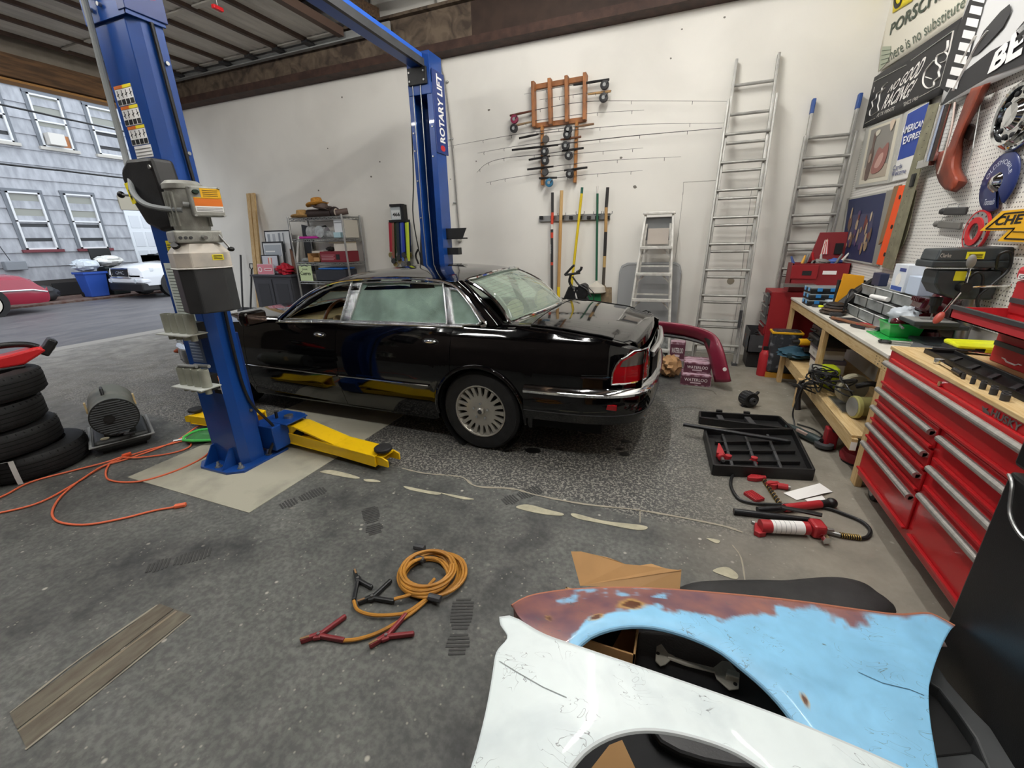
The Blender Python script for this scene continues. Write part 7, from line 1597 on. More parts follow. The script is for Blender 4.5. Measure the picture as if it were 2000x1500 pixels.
# loose parts on the floor
p = gz(1472,972); t = thing('flex_head', 'red square rubber-faced flex head lying on the floor below the case', 'fitting', (p.x, p.y, 0), radians(-50)); MB().box((-.05, -.035, .0), (.05, .035, .022)).build('pad', MT['kit_red'], t, bevel=.004)
for k in range(5): MB().box((-.045, -.03+.013*k, .022), (.045, -.024+.013*k, .026)).build('rib', MT['kit_red'], t)
p = gz(1473,937); t = thing('ram_toe', 'small red lifting toe on the floor beside the hose loop', 'fitting', (p.x, p.y, 0), .3); MB().prism([(-.05, -.02, 0), (.0, -.03, 0), (.05, -.02, 0), (.05, .02, 0), (-.01, .03, 0), (-.05, .0, 0)], (0, 0, .03)).build('toe', MT['kit_red'], t, bevel=.005)
MB().cyl((.02, 0, .02), (.07, 0, .02), .014, n=10).build('stem', MT['kit_red'], t)
p = gz(1507,952); t = thing('v_base', 'red v-shaped base near the white instruction sheet', 'fitting', (p.x, p.y, 0), .5); MB().cyl((0, 0, 0), (0, 0, .035), .03, n=14).build('base', MT['kit_red'], t); MB().bar((-.04, 0, .03), (.04, 0, .03), .02, .02).build('v_block', MT['kit_red'], t)
p = gz(1530,963); t = thing('ram_coupler', 'small red coupler beside the brass hose fitting', 'fitting', (p.x, p.y+.05, 0), 0); MB().cyl((-.03, 0, .02), (.03, 0, .02), .02, n=12).build('coupler', MT['kit_red'], t)
MB().cyl((.03, 0, .02), (.045, 0, .02), .012, n=10).build('thread', MT['steel'], t)
# hydraulic hose with springs
hp_ = [(1522,988),(1505,962),(1490,940),(1472,925),(1450,921),(1432,930),(1427,950),(1440,975),(1465,985),(1500,988),(1560,990),(1610,995),(1650,1008),(1682,1022),(1698,1038),(1695,1050),(1680,1055),(1640,1050)]
hz = [gz(x, y)+V((0, 0, .012)) for x, y in hp_]
hs = thing('hydraulic_hose', 'black hydraulic hose with brass spring ends looping over the floor', 'hose', (hz[0].x, hz[0].y, 0))
MB().tube(hz, .010, 8, smooth=6).build('hose', MT['black_pl'], hs, wld=True, smooth=True)
mat('brass', 'a58a4c', .35, .8)
def spring(a, b_, r, turns, par):
    a, b_ = V(a), V(b_); u, w_ = frame(b_-a)
    MB().tube([a.lerp(b_, i/(turns*10))+(u*cos(i*2*pi/10)+w_*sin(i*2*pi/10))*r for i in range(turns*10+1)], .0025, 5).build('spring_guard', MT['brass'], par, wld=True)
spring(hz[-1]+V((0,0,.004)), hz[-2]+V((0,0,.004)), .014, 9, hs); spring(hz[0]+V((0,0,.004)), hz[2]+V((0,0,.004)), .014, 9, hs)
a = gz(1528, 992); MB().cyl(a+V((0,0,.018)), a+V((.03, -.04, .018)), .014, n=8).build('coupling', MT['steel'], hs, wld=True)
a = gz(1640,1050); MB().cyl(a+V((0,0,.016)), a+V((-.06, .01, .016)), .012, n=8).build('coupling', MT['steel'], hs, wld=True)
# red ram, hand pump, tubes
a, b_ = gz(1530,1000)+V((0,0,.028)), gz(1600,992)+V((0,0,.028))
t = thing('hydraulic_ram', 'red hydraulic ram with black end cap and extension tube', 'hydraulic ram', (a.x, a.y, 0))
MB().cyl(a, b_, .024, n=20).build('cylinder', MT['kit_red'], t, wld=True, smooth=True); e = gz(1622,990)+V((0,0,.028)); MB().cyl(b_, e, .022, n=16).ell(e, .032, 16, 10).build('end_cap', MT['black_pl'], t, wld=True, smooth=True)
MB().cyl(gz(1478,1002)+V((0,0,.024)), a, .018, n=14).build('extension', MT['kit_black'], t, wld=True)
rod(gz(1432,1004)+V((0,0,.02)), gz(1580,1022)+V((0,0,.02)), .018, 'kit_black', 'extension_tube', 'black steel extension tube between the red ram and the pump', 'tube')
a, b_ = gz(1482,1040)+V((0,0,.045)), gz(1575,1045)+V((0,0,.045))
t = thing('hand_pump', 'red hydraulic hand pump with white label and black lever', 'hydraulic pump', ((a.x+b_.x)/2, a.y, 0))
pb = MB().cyl(a, b_, .036, n=24).build('barrel', MT['kit_red'], t, wld=True, smooth=True)
MB().cyl(a.lerp(b_, .22), a.lerp(b_, .88), .0366, n=24, cap=False).build('label', MT['paper'], pb, wld=True, smooth=True)
for k in range(5): MB().cyl(a.lerp(b_, .28+.1*k), a.lerp(b_, .29+.1*k), .0370, n=24, cap=False).build('print_line', M('a0a0a0'), pb, wld=True)
MB().prism([a+V((-.03, -.035, -.045)), a+V((-.005, -.05, -.045)), a+V((.03, -.03, -.045)), a+V((.03, .05, -.045)), a+V((-.02, .05, -.045))], (0, 0, .03)).build('foot', MT['kit_red'], t, wld=True, bevel=.004)
hd_ = gz(1592,1045)+V((0,0,.045)); MB().ob(hd_, (.07, .09, .08), Matrix.Rotation(.2, 3, 'Z')).build('pump_head', MT['kit_red'], t, wld=True, bevel=.015)
MB().cyl(hd_+V((.02, -.05, -.01)), hd_+V((.03, -.085, -.012)), .022, n=6).build('end_nut', MT['chrome'], t, wld=True)
MB().cyl(hd_+V((.03, .0, .0)), hd_+V((.08, .01, .0)), .010, n=8).build('outlet_fitting', MT['steel'], t, wld=True)
MB().prism([hd_+V((-.17, .05, .05)), hd_+V((.02, .03, .055)), hd_+V((.03, .06, .055)), hd_+V((-.02, .075, .05)), hd_+V((-.17, .075, .05))], (0, 0, .012)).build('lever', MT['black_pl'], t, wld=True, bevel=.003)
MB().cyl(a+V((-.03, .0, .01)), a+V((-.045, 0, .012)), .012, n=8).build('filler_plug', MT['steel'], t, wld=True)
q = [gz(x, y) for x, y in ((1530,964),(1600,948),(1626,962),(1608,968),(1556,978))]
tag(MB().prism([V((p.x, p.y, .004+.012*(i % 2))) for i, p in enumerate(q)], (0, 0, .0015)).build('instruction_sheet', MT['paper']), 'folded white instruction sheet on the floor by the red ram', 'paper')
q = [gz(x, y) for x, y in ((1572,976),(1605,968),(1612,976),(1585,986))]
tag(MB().prism([V((p.x, p.y, .002)) for p in q], (0, 0, .0015)).build('instruction_sheet', MT['paper']), 'small white paper slip under the instruction sheet', 'paper')
# ================================================================ right wall: banners, posters, signs
XW = PEG-.004
def WP(x, y, o=0): return gx(x, y, XW-o)
def quad(px, t, name, mt, par=None, o=0, wld=True, **k):
    c = [WP(x, y, o) for x, y in px]; return MB().prism(c, (-t, 0, 0)).build(name, M(mt) if isinstance(mt, str) else mt, par, wld=wld if par else False, **k)
def bil(c, o):      # bilinear map over wall quad: tl,tr,br,bl
    c = [WP(x, y, o) for x, y in c]
    return lambda a, b: c[3].lerp(c[2], a).lerp(c[0].lerp(c[1], a), b)
def wtext(s, quad_, mt, par, o=.006, bold=0, shear=0, name='lettering'):
    f = bil(quad_, o); return text(s, M(mt), par, (0,0,0), (1,0,0), (0,1,0), warp=f, bold=bold, shear=shear, name=name)
def stroke(par, px, r, mt, o=.006, name='line_art', closed=False, k=4): return MB().tube([WP(x, y, o) for x, y in px], r, 5, closed=closed, smooth=k, flat=.3).build(name, M(mt), par, wld=True)
def banner(name, label, px, mt, cat='banner', t=.003, o=0, nu=24, nv=8, wav=.006):
    f = bil(px, o); m = MB(); m.grid(lambda u, v: f(u, v)+V((-wav*(.5+.5*sin(u*9+v*3)), 0, 0)), nu, nv)
    t_ = thing(name, label, cat, f(.5, 0)); m.build('cloth', M(mt), t_, wld=True, smooth=True, solid=t); return t_
# cream banner at the top
pb_ = banner('banner', 'cream banner with dark green sports car lettering at the top of the right wall', [(1738,-40), (2010,-250), (1990,-30), (1716,141)], 'dfdaca', wav=.004)
wtext('PORSCHE', [(1741,47), (1850,-45), (1846,-8), (1737,70)], '39463a', pb_, o=.013, bold=.02)
wtext('There is no substitute', [(1728,104), (1885,-10), (1885,12), (1735,122)], '4b5a4a', pb_, o=.013, shear=.25)
cst = quad([(1724,91), (1740,90), (1739,105), (1733,122), (1717,139), (1720,110)], .002, 'crest', 'a9b09a', pb_, o=.012)
for k in range(4): stroke(pb_, [(1723-k*.8,99+9*k), (1739-k*1.5,97+8*k)], .006, '3c5644', o=.0155, name='crest_band', k=0)
yb2 = banner('banner', 'yellow banner corner in the upper corner of the right wall', [(1751,-60), (1800,-80), (1781,2), (1743,26)], 'e9d51f', wav=.002, o=.016)
stroke(yb2, [(1748,-8), (1747,5), (1750,12), (1757,8), (1762,-6)], .02, '1c1c1c', o=.022)
# black NO GOOD RACING banner
ng = banner('banner', 'black banner with white slanted lettering and thumb outlines', [(1709,151), (1886,29), (1842,184), (1686,251)], '232326', o=.018, wav=.004)
wtext('NO GOOD', [(1740,167), (1812,106), (1795,148), (1733,182)], 'f1eee8', ng, o=.026, bold=.018, shear=.3)
wtext('RACING!', [(1731,186), (1793,152), (1775,189), (1721,215)], 'f1eee8', ng, o=.026, bold=.018, shear=.3)
wtext('SINCE 1985', [(1765,200), (1794,187), (1792,194), (1765,208)], 'd9d6cf', ng, o=.026)
wtext('PLTX PIRATE', [(1714,222), (1748,207), (1747,214), (1711,230)], 'd9d6cf', ng, o=.026, shear=.3)
stroke(ng, [(1707,160), (1770,127)], .006, 'e8e4dc', o=.026, k=0); stroke(ng, [(1780,118), (1862,60), (1850,120), (1836,168), (1795,190)], .006, 'e8e4dc', o=.026, k=0); stroke(ng, [(1690,241), (1709,231)], .006, 'e8e4dc', o=.026, k=0)
stroke(ng, [(1852,79), (1851,92), (1846,101), (1832,108), (1829,122), (1837,130), (1834,140), (1835,150), (1826,158), (1824,168), (1813,172), (1805,165), (1804,153), (1809,138), (1825,118)], .011, 'f1eee8', o=.026)
stroke(ng, [(1808,150), (1820,154)], .008, 'f1eee8', o=.026); stroke(ng, [(1846,101), (1852,108), (1848,118), (1838,122)], .009, 'f1eee8', o=.026)
stroke(ng, [(1733,161), (1724,170), (1722,177), (1714,182), (1711,192), (1704,198), (1705,208), (1700,216), (1700,226), (1708,222), (1716,216), (1715,206), (1718,195), (1719,184), (1728,172)], .008, 'f1eee8', o=.026)
stroke(ng, [(1708,170), (1706,180)], .006, 'f1eee8', o=.026)
# large black and white banner further right
bw = banner('banner', 'large black and white racing banner with bold letters at the top right', [(1900,-30), (2230,-280), (2240,30), (1838,207)], 'd9d9d8', o=.040, wav=.008)
lad = quad([(1902,-20), (1930,-25), (1893,115), (1850,180), (1836,170), (1852,110)], .002, 'film_strip', '2a2a2c', bw, o=.052)
for k in range(8):
    y = -14+24*k; x = 1904-6.5*k-(.5*k*k*.3); quad([(x, y), (x+22, y+4), (x+18, y+20), (x-4, y+15)], .002, 'white_frame', 'efeeec', bw, o=.056)
quad([(1838,207), (1870,150), (1935,100), (2010,60), (2010,122), (1930,150)], .002, 'black_field', '2b2b2e', bw, o=.050)
quad([(1896,112), (1922,60), (1955,22), (1972,8), (1976,20), (1960,52), (1930,85), (1910,105)], .002, 'black_stroke', '3a3a3c', bw, o=.054); stroke(bw, [(1878,122), (1905,70)], .012, 'e9e6de', o=.056, k=0)
stroke(bw, [(1862,177), (1905,95), (1930,60)], .012, 'efece6', o=.057)
wtext('BE', [(1936,110), (2005,40), (2005,100), (1928,145)], 'f0f0ee', bw, o=.060, bold=.04, shear=.2)
quad([(1985,60), (2010,30), (2010,60), (1990,85)], .002, 'black_stroke', '1b1b1d', bw, o=.058)
# framed poster of a bottle, card sign, blue poster
def frame_art(label, px, cols, art, frame_mt='b9b8b0'):
    t = thing('framed_poster', label, 'poster', (WP(*px[3]).x, WP(*px[3]).y, WP(*px[3]).z)); quad(px, .012, 'backing', frame_mt, t, o=.002)
    c = bil(px, .022)
    for k_, (a0, a1, b0, b1, mt) in enumerate(cols):
        MB().prism([c(a0, b0)+V((.0075-.0014*k_, 0, 0)), c(a1, b0)+V((.0075-.0014*k_, 0, 0)), c(a1, b1)+V((.0075-.0014*k_, 0, 0)), c(a0, b1)+V((.0075-.0014*k_, 0, 0))], (-.001, 0, 0)).build('print', M(mt), t, wld=True)
    for k_, (pts, mt) in enumerate(art): MB().prism(spline([c(a, b)+V((.0025-.0012*k_, 0, 0)) for a, b in pts], 3, True), (-.001, 0, 0)).build('print_shape', M(mt), t, wld=True)
    return t
frame_art('framed poster of a bottle and drapery under the black banner', [(1694,249), (1766,222), (1738,357), (1671,367)], [(.06, .90, .05, .97, 'd8d2c0'), (.14, .82, .30, .93, '8f8c85'), (.14, .82, .12, .32, 'b3a796')],
    [(((.22, .14), (.34, .14), (.37, .42), (.37, .55), (.34, .63), (.35, .84), (.28, .85), (.28, .63), (.24, .55)), '6c5a52'), (((.32, .86), (.38, .89), (.45, .88), (.44, .83), (.36, .80)), 'd9d2c0'), (((.40, .22), (.60, .20), (.74, .30), (.78, .50), (.74, .64), (.62, .56), (.52, .60), (.44, .48)), '9c6a62'), (((.48, .30), (.6, .28), (.68, .40), (.66, .5), (.56, .46)), 'c79f94'), (((.70, .95), (.76, .80), (.82, .96)), 'd6c3ae'), (((.27, .40), (.33, .40), (.34, .52), (.28, .52)), 'a58f80')])
ax = frame_art('blue and white card payment sign behind the leaning rule', [(1770,220), (1815,195), (1782,347), (1739,357)], [(.03, .97, .02, .98, 'e4e3de'), (.06, .97, .32, .97, '27459a')], [])
wtext('AMERICAN', [(1763,248), (1808,232), (1804,245), (1761,264)], 'eef0f4', ax, o=.024, bold=.02); wtext('EXPRESS', [(1765,267), (1806,252), (1802,264), (1763,283)], 'eef0f4', ax, o=.024, bold=.02)
wtext('Cards', [(1745,324), (1763,318), (1761,328), (1743,334)], '27356e', ax, o=.024, bold=.01); wtext('Welcome', [(1742,335), (1770,328), (1768,338), (1740,345)], '27356e', ax, o=.024, bold=.01)
fp = frame_art('dark blue framed poster with pale figures behind the toolbox', [(1657,388), (1746,370), (1714,519), (1640,505)], [(.0, .86, .02, .98, '2b3357'), (.12, .70, .25, .72, '4a4a66'), (.86, 1, .0, 1, '8f8d84')], [])
cF = bil([(1657,388), (1746,370), (1714,519), (1640,505)], .022); q = random.Random(9)
for k in range(26):
    a, b = q.uniform(.12, .72), q.uniform(.18, .74); MB().ell(cF(a, b), (.002, q.uniform(.02, .05), q.uniform(.03, .08)), 10, 6).build('painted_figure', M(q.choice(['b7a184', '9a8468', '6f5a4a', 'c8b79a', '57436a', '7a4038'])), fp, wld=True)
# long tools leaning / hanging on the pegboard
def plank(name, label, cat, px0, px1, w_, t_, mt, o):
    a, b = WP(*px0, o), WP(*px1, o); return tag(MB().bar(a, b, w_, t_, up=(1, 0, 0)).build(name, M(mt)), label, cat)
def longtool(name, label, cat, px, o, mt, t=.012): return tag(MB().prism([WP(x, y, o) for x, y in px], (-t, 0, 0)).build(name, M(mt), bevel=.002), label, cat)
longtool('wooden_board', 'weathered brown board leaning between the blue poster and orange level', 'board', [(1749,364), (1763,360), (1728,470), (1718,478)], .03, '8a6a4a')
lv = thing('spirit_level', 'orange spirit level leaning against the pegboard', 'spirit level', WP(1722, 520, .04))
MB().prism([WP(x, y, .04) for x, y in ((1761,363), (1773,361), (1730,519), (1716,516))], (-.02, 0, 0)).build('body', M('f0561d'), lv, wld=True, bevel=.003)
for (x, y) in ((1758,385), (1742,443), (1728,497)): p = WP(x, y, .0605); MB().cyl(p, p+V((-.004, 0, 0)), .018, n=14).build('vial', MT['ink'], lv, wld=True)
sr = thing('steel_rule', 'long grey steel straightedge hanging on the pegboard', 'straightedge', WP(1730, 525, .06))
MB().prism([WP(x, y, .06) for x, y in ((1815,205), (1836,200), (1744,528), (1724,521))], (-.006, 0, 0)).build('rule', mat('rule', '8d8a72', .45, .4, n=.2, ns=12), sr, wld=True)
for k in range(22): p = WP(1822-4.25*k, 220+13.6*k, .0665); MB().box((p.x-.001, p.y-.006, p.z-.002), (p.x, p.y+.006, p.z+.002)).build('tick_mark', MT['ink'], sr, wld=True)
longtool('hand_saw_blade', 'grey hand saw blade hanging point down beside the straightedge', 'saw blade', [(1783,372), (1792,372), (1775,450), (1765,478), (1752,497), (1758,470), (1765,420)], .03, '77745f', .004)
p = WP(1783, 352, .07); tag(MB().ob(p, (.02, .06, .10)).build('saw_handle', MT['black_pl'], bevel=.008), 'black grip clipped on the steel straightedge', 'tool grip')
# chrome tube, red-brown fender trim piece
tag(MB().cyl(WP(1852, 205, .05), WP(1820, 315, .05), .05, n=20).build('chrome_tube', MT['chrome'], smooth=True), 'polished chrome tube hanging under the black and white banner', 'chrome tube')
tag(MB().box(WP(1808, 314, .02)-V((.05, 0, 0)), WP(1828, 323, .02)).build('chrome_clip', MT['chrome'], bevel=.003), 'small chrome bracket under the polished chrome tube', 'bracket')
mat('rust_red', '8a3a22', .5, n=.35, ns=7, col2='5d2418', lo=.4, hi=.7, bump=.2)
vl = thing('body_panel', 'rusty red-brown curved body panel hanging on the pegboard', 'body panel', WP(1858, 372, .04))
L_ = [(1892,175), (1882,205), (1862,260), (1850,290), (1832,300), (1827,330), (1833,355), (1845,370)]; R_ = [(1938,160), (1915,205), (1896,240), (1882,275), (1880,300), (1878,330), (1890,355), (1868,376)]
lp, rp = curve_px(L_, 24), curve_px(R_, 24)
MB().grid(lambda u, v: (lambda a, b: gx(a.lerp(b, v).x, a.lerp(b, v).y, XW-.03-.07*sin(pi*v)))(lp[int(round(u*24))], rp[int(round(u*24))]), 24, 10).build('panel', MT['rust_red'], vl, wld=True, smooth=True, solid=.004)
MB().tube([gx(x, y, XW-.11) for x, y in ((1865,200), (1858,250), (1842,310), (1832,340))], .006, 6, smooth=4).build('edge_trim', M('c9b9ae'), vl, wld=True)
for (x, y) in ((1895,258), (1841,258)): p = WP(x, y, .03); MB().ob(p, (.02, .10, .08), Matrix.Rotation(.4, 3, 'X')).build('mounting_bracket', M('8d8a86' if x < 1850 else '3a302c'), vl, wld=True, bevel=.004)
MB().tube([WP(1917, 190, .03), WP(1900, 290, .03), WP(1884, 345, .03)], .004, 6).build('hanging_wire', MT['steel'], vl, wld=True)
# hub cap
hc = thing('hub_cap', 'chrome slotted hub cap hanging at the right edge of the pegboard', 'hub cap', WP(1990, 285, .02)); cH = WP(1998, 222, .02)
MB().lathe([(.001, .05), (.06, .055), (.08, .035), (.13, .03), (.16, .045), (.19, .02), (.195, 0)], cH, (-1, 0, 0), 40).build('dish', MT['chrome'], hc, wld=True, smooth=True)
for k in range(10):
    t = 2*pi*k/10; p = cH+V((-.036, cos(t)*.115, sin(t)*.115)); MB().ell(p, (.008, .02, .016), 10, 6).build('slot', MT['ink'], hc, wld=True, smooth=True)
MB().lathe([(.14, .05), (.155, .056), (.165, .045), (.155, .035)], cH, (-1, 0, 0), 40, close=True).build('ring', MT['chrome'], hc, wld=True, smooth=True)
# navy air-cleaner disc
nd = thing('air_cleaner_lid', 'navy round air cleaner lid with chrome center on the pegboard', 'car part', WP(1940, 410, .02)); cN = WP(1952, 356, .02)
mat('navy', '1e2d63', .35, coat=.3)
ring = [(.055, .015), (.155, .012), (.165, .004), (.165, 0), (.055, 0)]
nN = 44; m = MB(); u0, u1 = radians(-48), radians(296)
for i in range(nN+1):
    t = u0+(u1-u0)*i/nN
    for r, h in ring: m.v.append(cN+V((-h, -cos(t)*r, sin(t)*r)))
m.f = [(i*5+j, (i+1)*5+j, (i+1)*5+(j+1) % 5, i*5+(j+1) % 5) for i in range(nN) for j in range(5)]; m.build('disc', MT['navy'], nd, wld=True, smooth=True)
MB().lathe([(.001, .045), (.03, .04), (.048, .022), (.06, .012), (.062, 0)], cN, (-1, 0, 0), 28).build('chrome_center', MT['chrome'], nd, wld=True, smooth=True)
text('OLDSMOBILE', M('cdd2df'), nd, cN+V((-.0135, 0, 0)), (0, -1, 0), (0, 0, 1), h=.026, arc=(.098, radians(165), radians(20)))
text('Toronado', M('cdd2df'), nd, cN+V((-.0145, .055, -.125)), (0, -1, 0), (0, 0, 1), w=.10, h=.036, shear=.3)
# pliers on hooks
for (x0, y0, x1, y1, mt, lab) in ((1836, 413, 1888, 412, '3a3a3a', 'upper dark folding plier tool on pegboard hooks'), (1824, 437, 1878, 441, '6f6d68', 'lower grey folding plier tool on pegboard hooks')):
    a, b = WP(x0, y0, .04), WP(x1, y1, .04); t = thing('pliers', lab, 'pliers', ((a.x+b.x)/2, (a.y+b.y)/2, b.z))
    MB().bar(a.lerp(b, .2), b, .02, .05, up=(0, 0, 1)).build('grip', M(mt), t, wld=True, bevel=.008); MB().ell(a.lerp(b, .1), (.014, .04, .022), 12, 8).build('jaw', M(mt), t, wld=True, smooth=True)
    for f in (.35, .75): c = a.lerp(b, f); MB().tube([c+V((.03, 0, .05)), c+V((-.012, 0, .045)), c+V((-.014, 0, .02))], .003, 5).build('hook', MT['steel'], t, wld=True)
# brake rotor, Chevrolet sign
br_ = thing('brake_rotor', 'red and grey drilled brake rotor behind the yellow sign', 'brake rotor', WP(1912, 470, .02)); cB = WP(1909, 452, .02)
MB().lathe([(.055, 0), (.12, 0), (.12, .012), (.055, .012)], cB, (-1, 0, 0), 40, close=True).build('disc', M('8d8b88'), br_, wld=True)
MB().lathe([(.05, .013), (.085, .013), (.085, .022), (.05, .022)], cB, (-1, 0, 0), 36, close=True).build('hat', M('c0262c'), br_, wld=True); MB().lathe([(.118, -.001), (.127, -.001), (.127, .013), (.118, .013)], cB, (-1, 0, 0), 40, close=True).build('rim', M('c0262c'), br_, wld=True)
for k in range(14): t = 2*pi*k/14; p = cB+V((-.0125, cos(t)*(.10+.01*(k % 2)), sin(t)*(.10+.01*(k % 2)))); MB().cyl(p, p+V((-.0008, 0, 0)), .006, n=8).build('vent_hole', MT['ink'], br_, wld=True)
cvs = thing('bowtie_sign', 'yellow bow-tie shaped sign with black lettering at the right edge of the pegboard', 'sign', WP(1990, 470, .03)); o = .05
q1 = [(1918,451), (1962,412), (2060,402), (2060,380), (2200,380), (2150,440), (2060,445), (2060,475), (1953,471), (1975,450)]
MB().prism([WP(x, y, o) for x, y in q1], (-.012, 0, 0)).build('sign_panel', M('f0b51e'), cvs, wld=True)
MB().tube([WP(x, y, o+.0125) for x, y in ((1926,447), (1963,417), (2058,408))], .0045, 5).tube([WP(x, y, o+.0125) for x, y in ((1926,447), (1982,446), (1962,466), (2058,470))], .0045, 5).build('black_outline', MT['ink'], cvs, wld=True)
wtext('CHEVROLET', [(1948,423), (2130,402), (2130,425), (1941,441)], '1d1b18', cvs, o=o+.0135, bold=.035, shear=.15)
stroke(cvs, [(1978,452), (2040,454)], .005, 'ink', o=o+.0135, k=0)
# ================================================================ back wall
YB = BW-.03
def BP(x, y, o=0): return gy(x, y, BW-o)
# ---- rod racks
rk = thing('fishing_rod_rack', 'brown wooden grid rack for fishing rods on the back wall', 'rod rack', BP(1095, 240, .05))
for (x0, y0, x1, y1) in ((1042,160,1044,249), (1074,154,1076,244), (1107,149,1108,240), (1143,143,1142,235)): MB().bar(BP(x0, y0, .07), BP(x1, y1, .07), .045, .10).build('upright', MT['rackwood'], rk, wld=True, bevel=.006)
for (x0, y0, x1, y1) in ((1040,171,1148,152), (1042,246,1145,233)): MB().bar(BP(x0, y0, .02), BP(x1, y1, .02), .03, .06).build('cross_rail', MT['rackwood'], rk, wld=True, bevel=.004)
for (x0, y0, x1, y1, lab) in ((1059,245,1060,362,'left narrow wooden rod strip hanging below the grid rack'), (1127,236,1123,357,'right narrow wooden rod strip hanging below the grid rack')):
    tag(MB().bar(BP(x0, y0, .05), BP(x1, y1, .05), .035, .07).build('rod_strip', M('a06a34'), bevel=.005), lab, 'rod rack')
def rod_(pts, grip, reel, lab, gm='1c1a19', rm='232324', r=.006, guides=4, o=.10, cork=None):
    P = spline([BP(x, y, o) for x, y in pts], 5); t = thing('fishing_rod', lab, 'fishing rod', min(P, key=lambda p: p.z), 0, 'fishing rods on the back wall racks'); n = len(P)
    MB().tube(P, [r*(1-.72*i/(n-1)) for i in range(n)], 6).build('blank', M('4a4644'), t, wld=True)
    a, b = BP(*grip[0], o), BP(*grip[1], o); MB().tube([a, a.lerp(b, .5), b], [.014, .016, .012], 8).build('grip', M(cork or gm), t, wld=True, smooth=True)
    for k in range(guides):
        p = P[int(n*(.35+.6*k/max(1, guides-1))-1)]; MB().tube([p, p+V((.0, -.02, -.02)), p+V((.0, -.01, -.04))], .003, 5).build('line_guide', MT['dkgrey'], t, wld=True)
    if reel:
        c = BP(*reel, o+.03); MB().lathe([(.001, -.02), (.05, -.02), (.055, -.015), (.055, .02), (.04, .025), (.001, .025)], c, (0, -1, 0), 20).build('reel', M(rm), t, wld=True, smooth=True)
        MB().lathe([(.001, .03), (.022, .03), (.022, .02)], c, (0, -1, 0), 14).build('reel_hub', MT['grey_pl'], t, wld=True); MB().tube([c+V((.02, -.03, 0)), c+V((.06, -.05, .03))], .005, 5).build('crank', MT['dkgrey'], t, wld=True)
        d = BP(*grip[0], o).lerp(BP(*grip[1], o), .5); e = c.lerp(d, .55); MB().bar(c, V((c.x, c.y+.02, max(c.z, d.z))), .012, .02).build('reel_seat', MT['dkgrey'], t, wld=True)
rod_([(1190,155), (1100,169), (1024,184)], ((1190,155), (1120,166)), (1181,166), 'top fly rod with black reel at the right of the grid rack')
rod_([(1194,177), (1120,185), (1054,195)], ((1193,178), (1148,184)), (1179,191), 'second fly rod with cork handle and black reel at the right', cork='a8865c')
rod_([(996,226), (1040,216), (1140,199), (1260,205-8), (1420,198)], ((996,226), (1038,217)), (1005,233), 'long rod with magenta reel at the left of the grid rack', gm='5a3428', rm='7c2440')
rod_([(998,247), (1040,237), (1145,222), (1258,215)], ((998,247), (1038,238)), (1004,251), 'rod with dark reel just below the magenta reel', cork='8a7458')
rod_([(1160,242), (1110,249), (1000,264), (859,289)], ((1160,242), (1128,247)), (1110,253), 'long rod reaching left to the wall conduit', cork='7d6048', guides=6)
rod_([(1135,267), (1090,274), (1000,287), (933,299)], ((1135,267), (1095,273)), (1108,263), 'rod with brown grip pointing left below the conduit rod', cork='6a4632')
rod_([(1014,270), (1055,261), (1130,253), (1250,243), (1420,240)], ((1014,270), (1052,262)), None, 'long rod with foam grip pointing right under the grid rack', guides=3)
rod_([(1000,293), (1060,286), (1130,277), (1250,264), (1411,250)], ((1000,293), (1090,283)), (1105,285), 'heavy black rod with long grip and big guides', r=.011, guides=5)
rod_([(1140,289), (1060,301), (985,309), (950,320), (931,337)], ((1140,289), (1098,295)), (1064,296), 'rod with strongly bent tip hanging at the left', guides=4)
rod_([(1033,312), (1075,305), (1160,297), (1256,289)], ((1033,312), (1074,305)), (1111,304), 'short rod with black grip, third from the bottom')
rod_([(1030,331), (1080,325), (1180,314), (1330,306)], ((1030,331), (1081,325)), (1065,314), 'rod with black grip pointing right, second from the bottom')
rod_([(1147,327), (1100,333), (1000,347), (950,357)], ((1147,327), (1102,333)), (1113,340), 'rod with black grip on the right strip pointing left')
rod_([(1053,348), (1088,347), (1150,341), (1255,333)], ((1053,348), (1088,347)), (1073,357), 'lowest rod with the blue reel', rm='2c6a8c')
for (x, y, rm, lab) in ((1066,272, '4c4844', 'spare round fly reel on the left rod strip'), (1065,336, '2a2a2a', 'dark spinning reel low on the left rod strip')):
    c = BP(x, y, .12); t = thing('fishing_reel', lab, 'fishing reel', c); MB().lathe([(.001, -.02), (.045, -.02), (.05, 0), (.045, .02), (.001, .02)], c, (0, -1, 0), 18).build('spool', M(rm), t, wld=True, smooth=True); MB().tube([c+V((0, .02, 0)), c+V((0, .09, .04))], .008, 6).build('foot', MT['dkgrey'], t, wld=True)
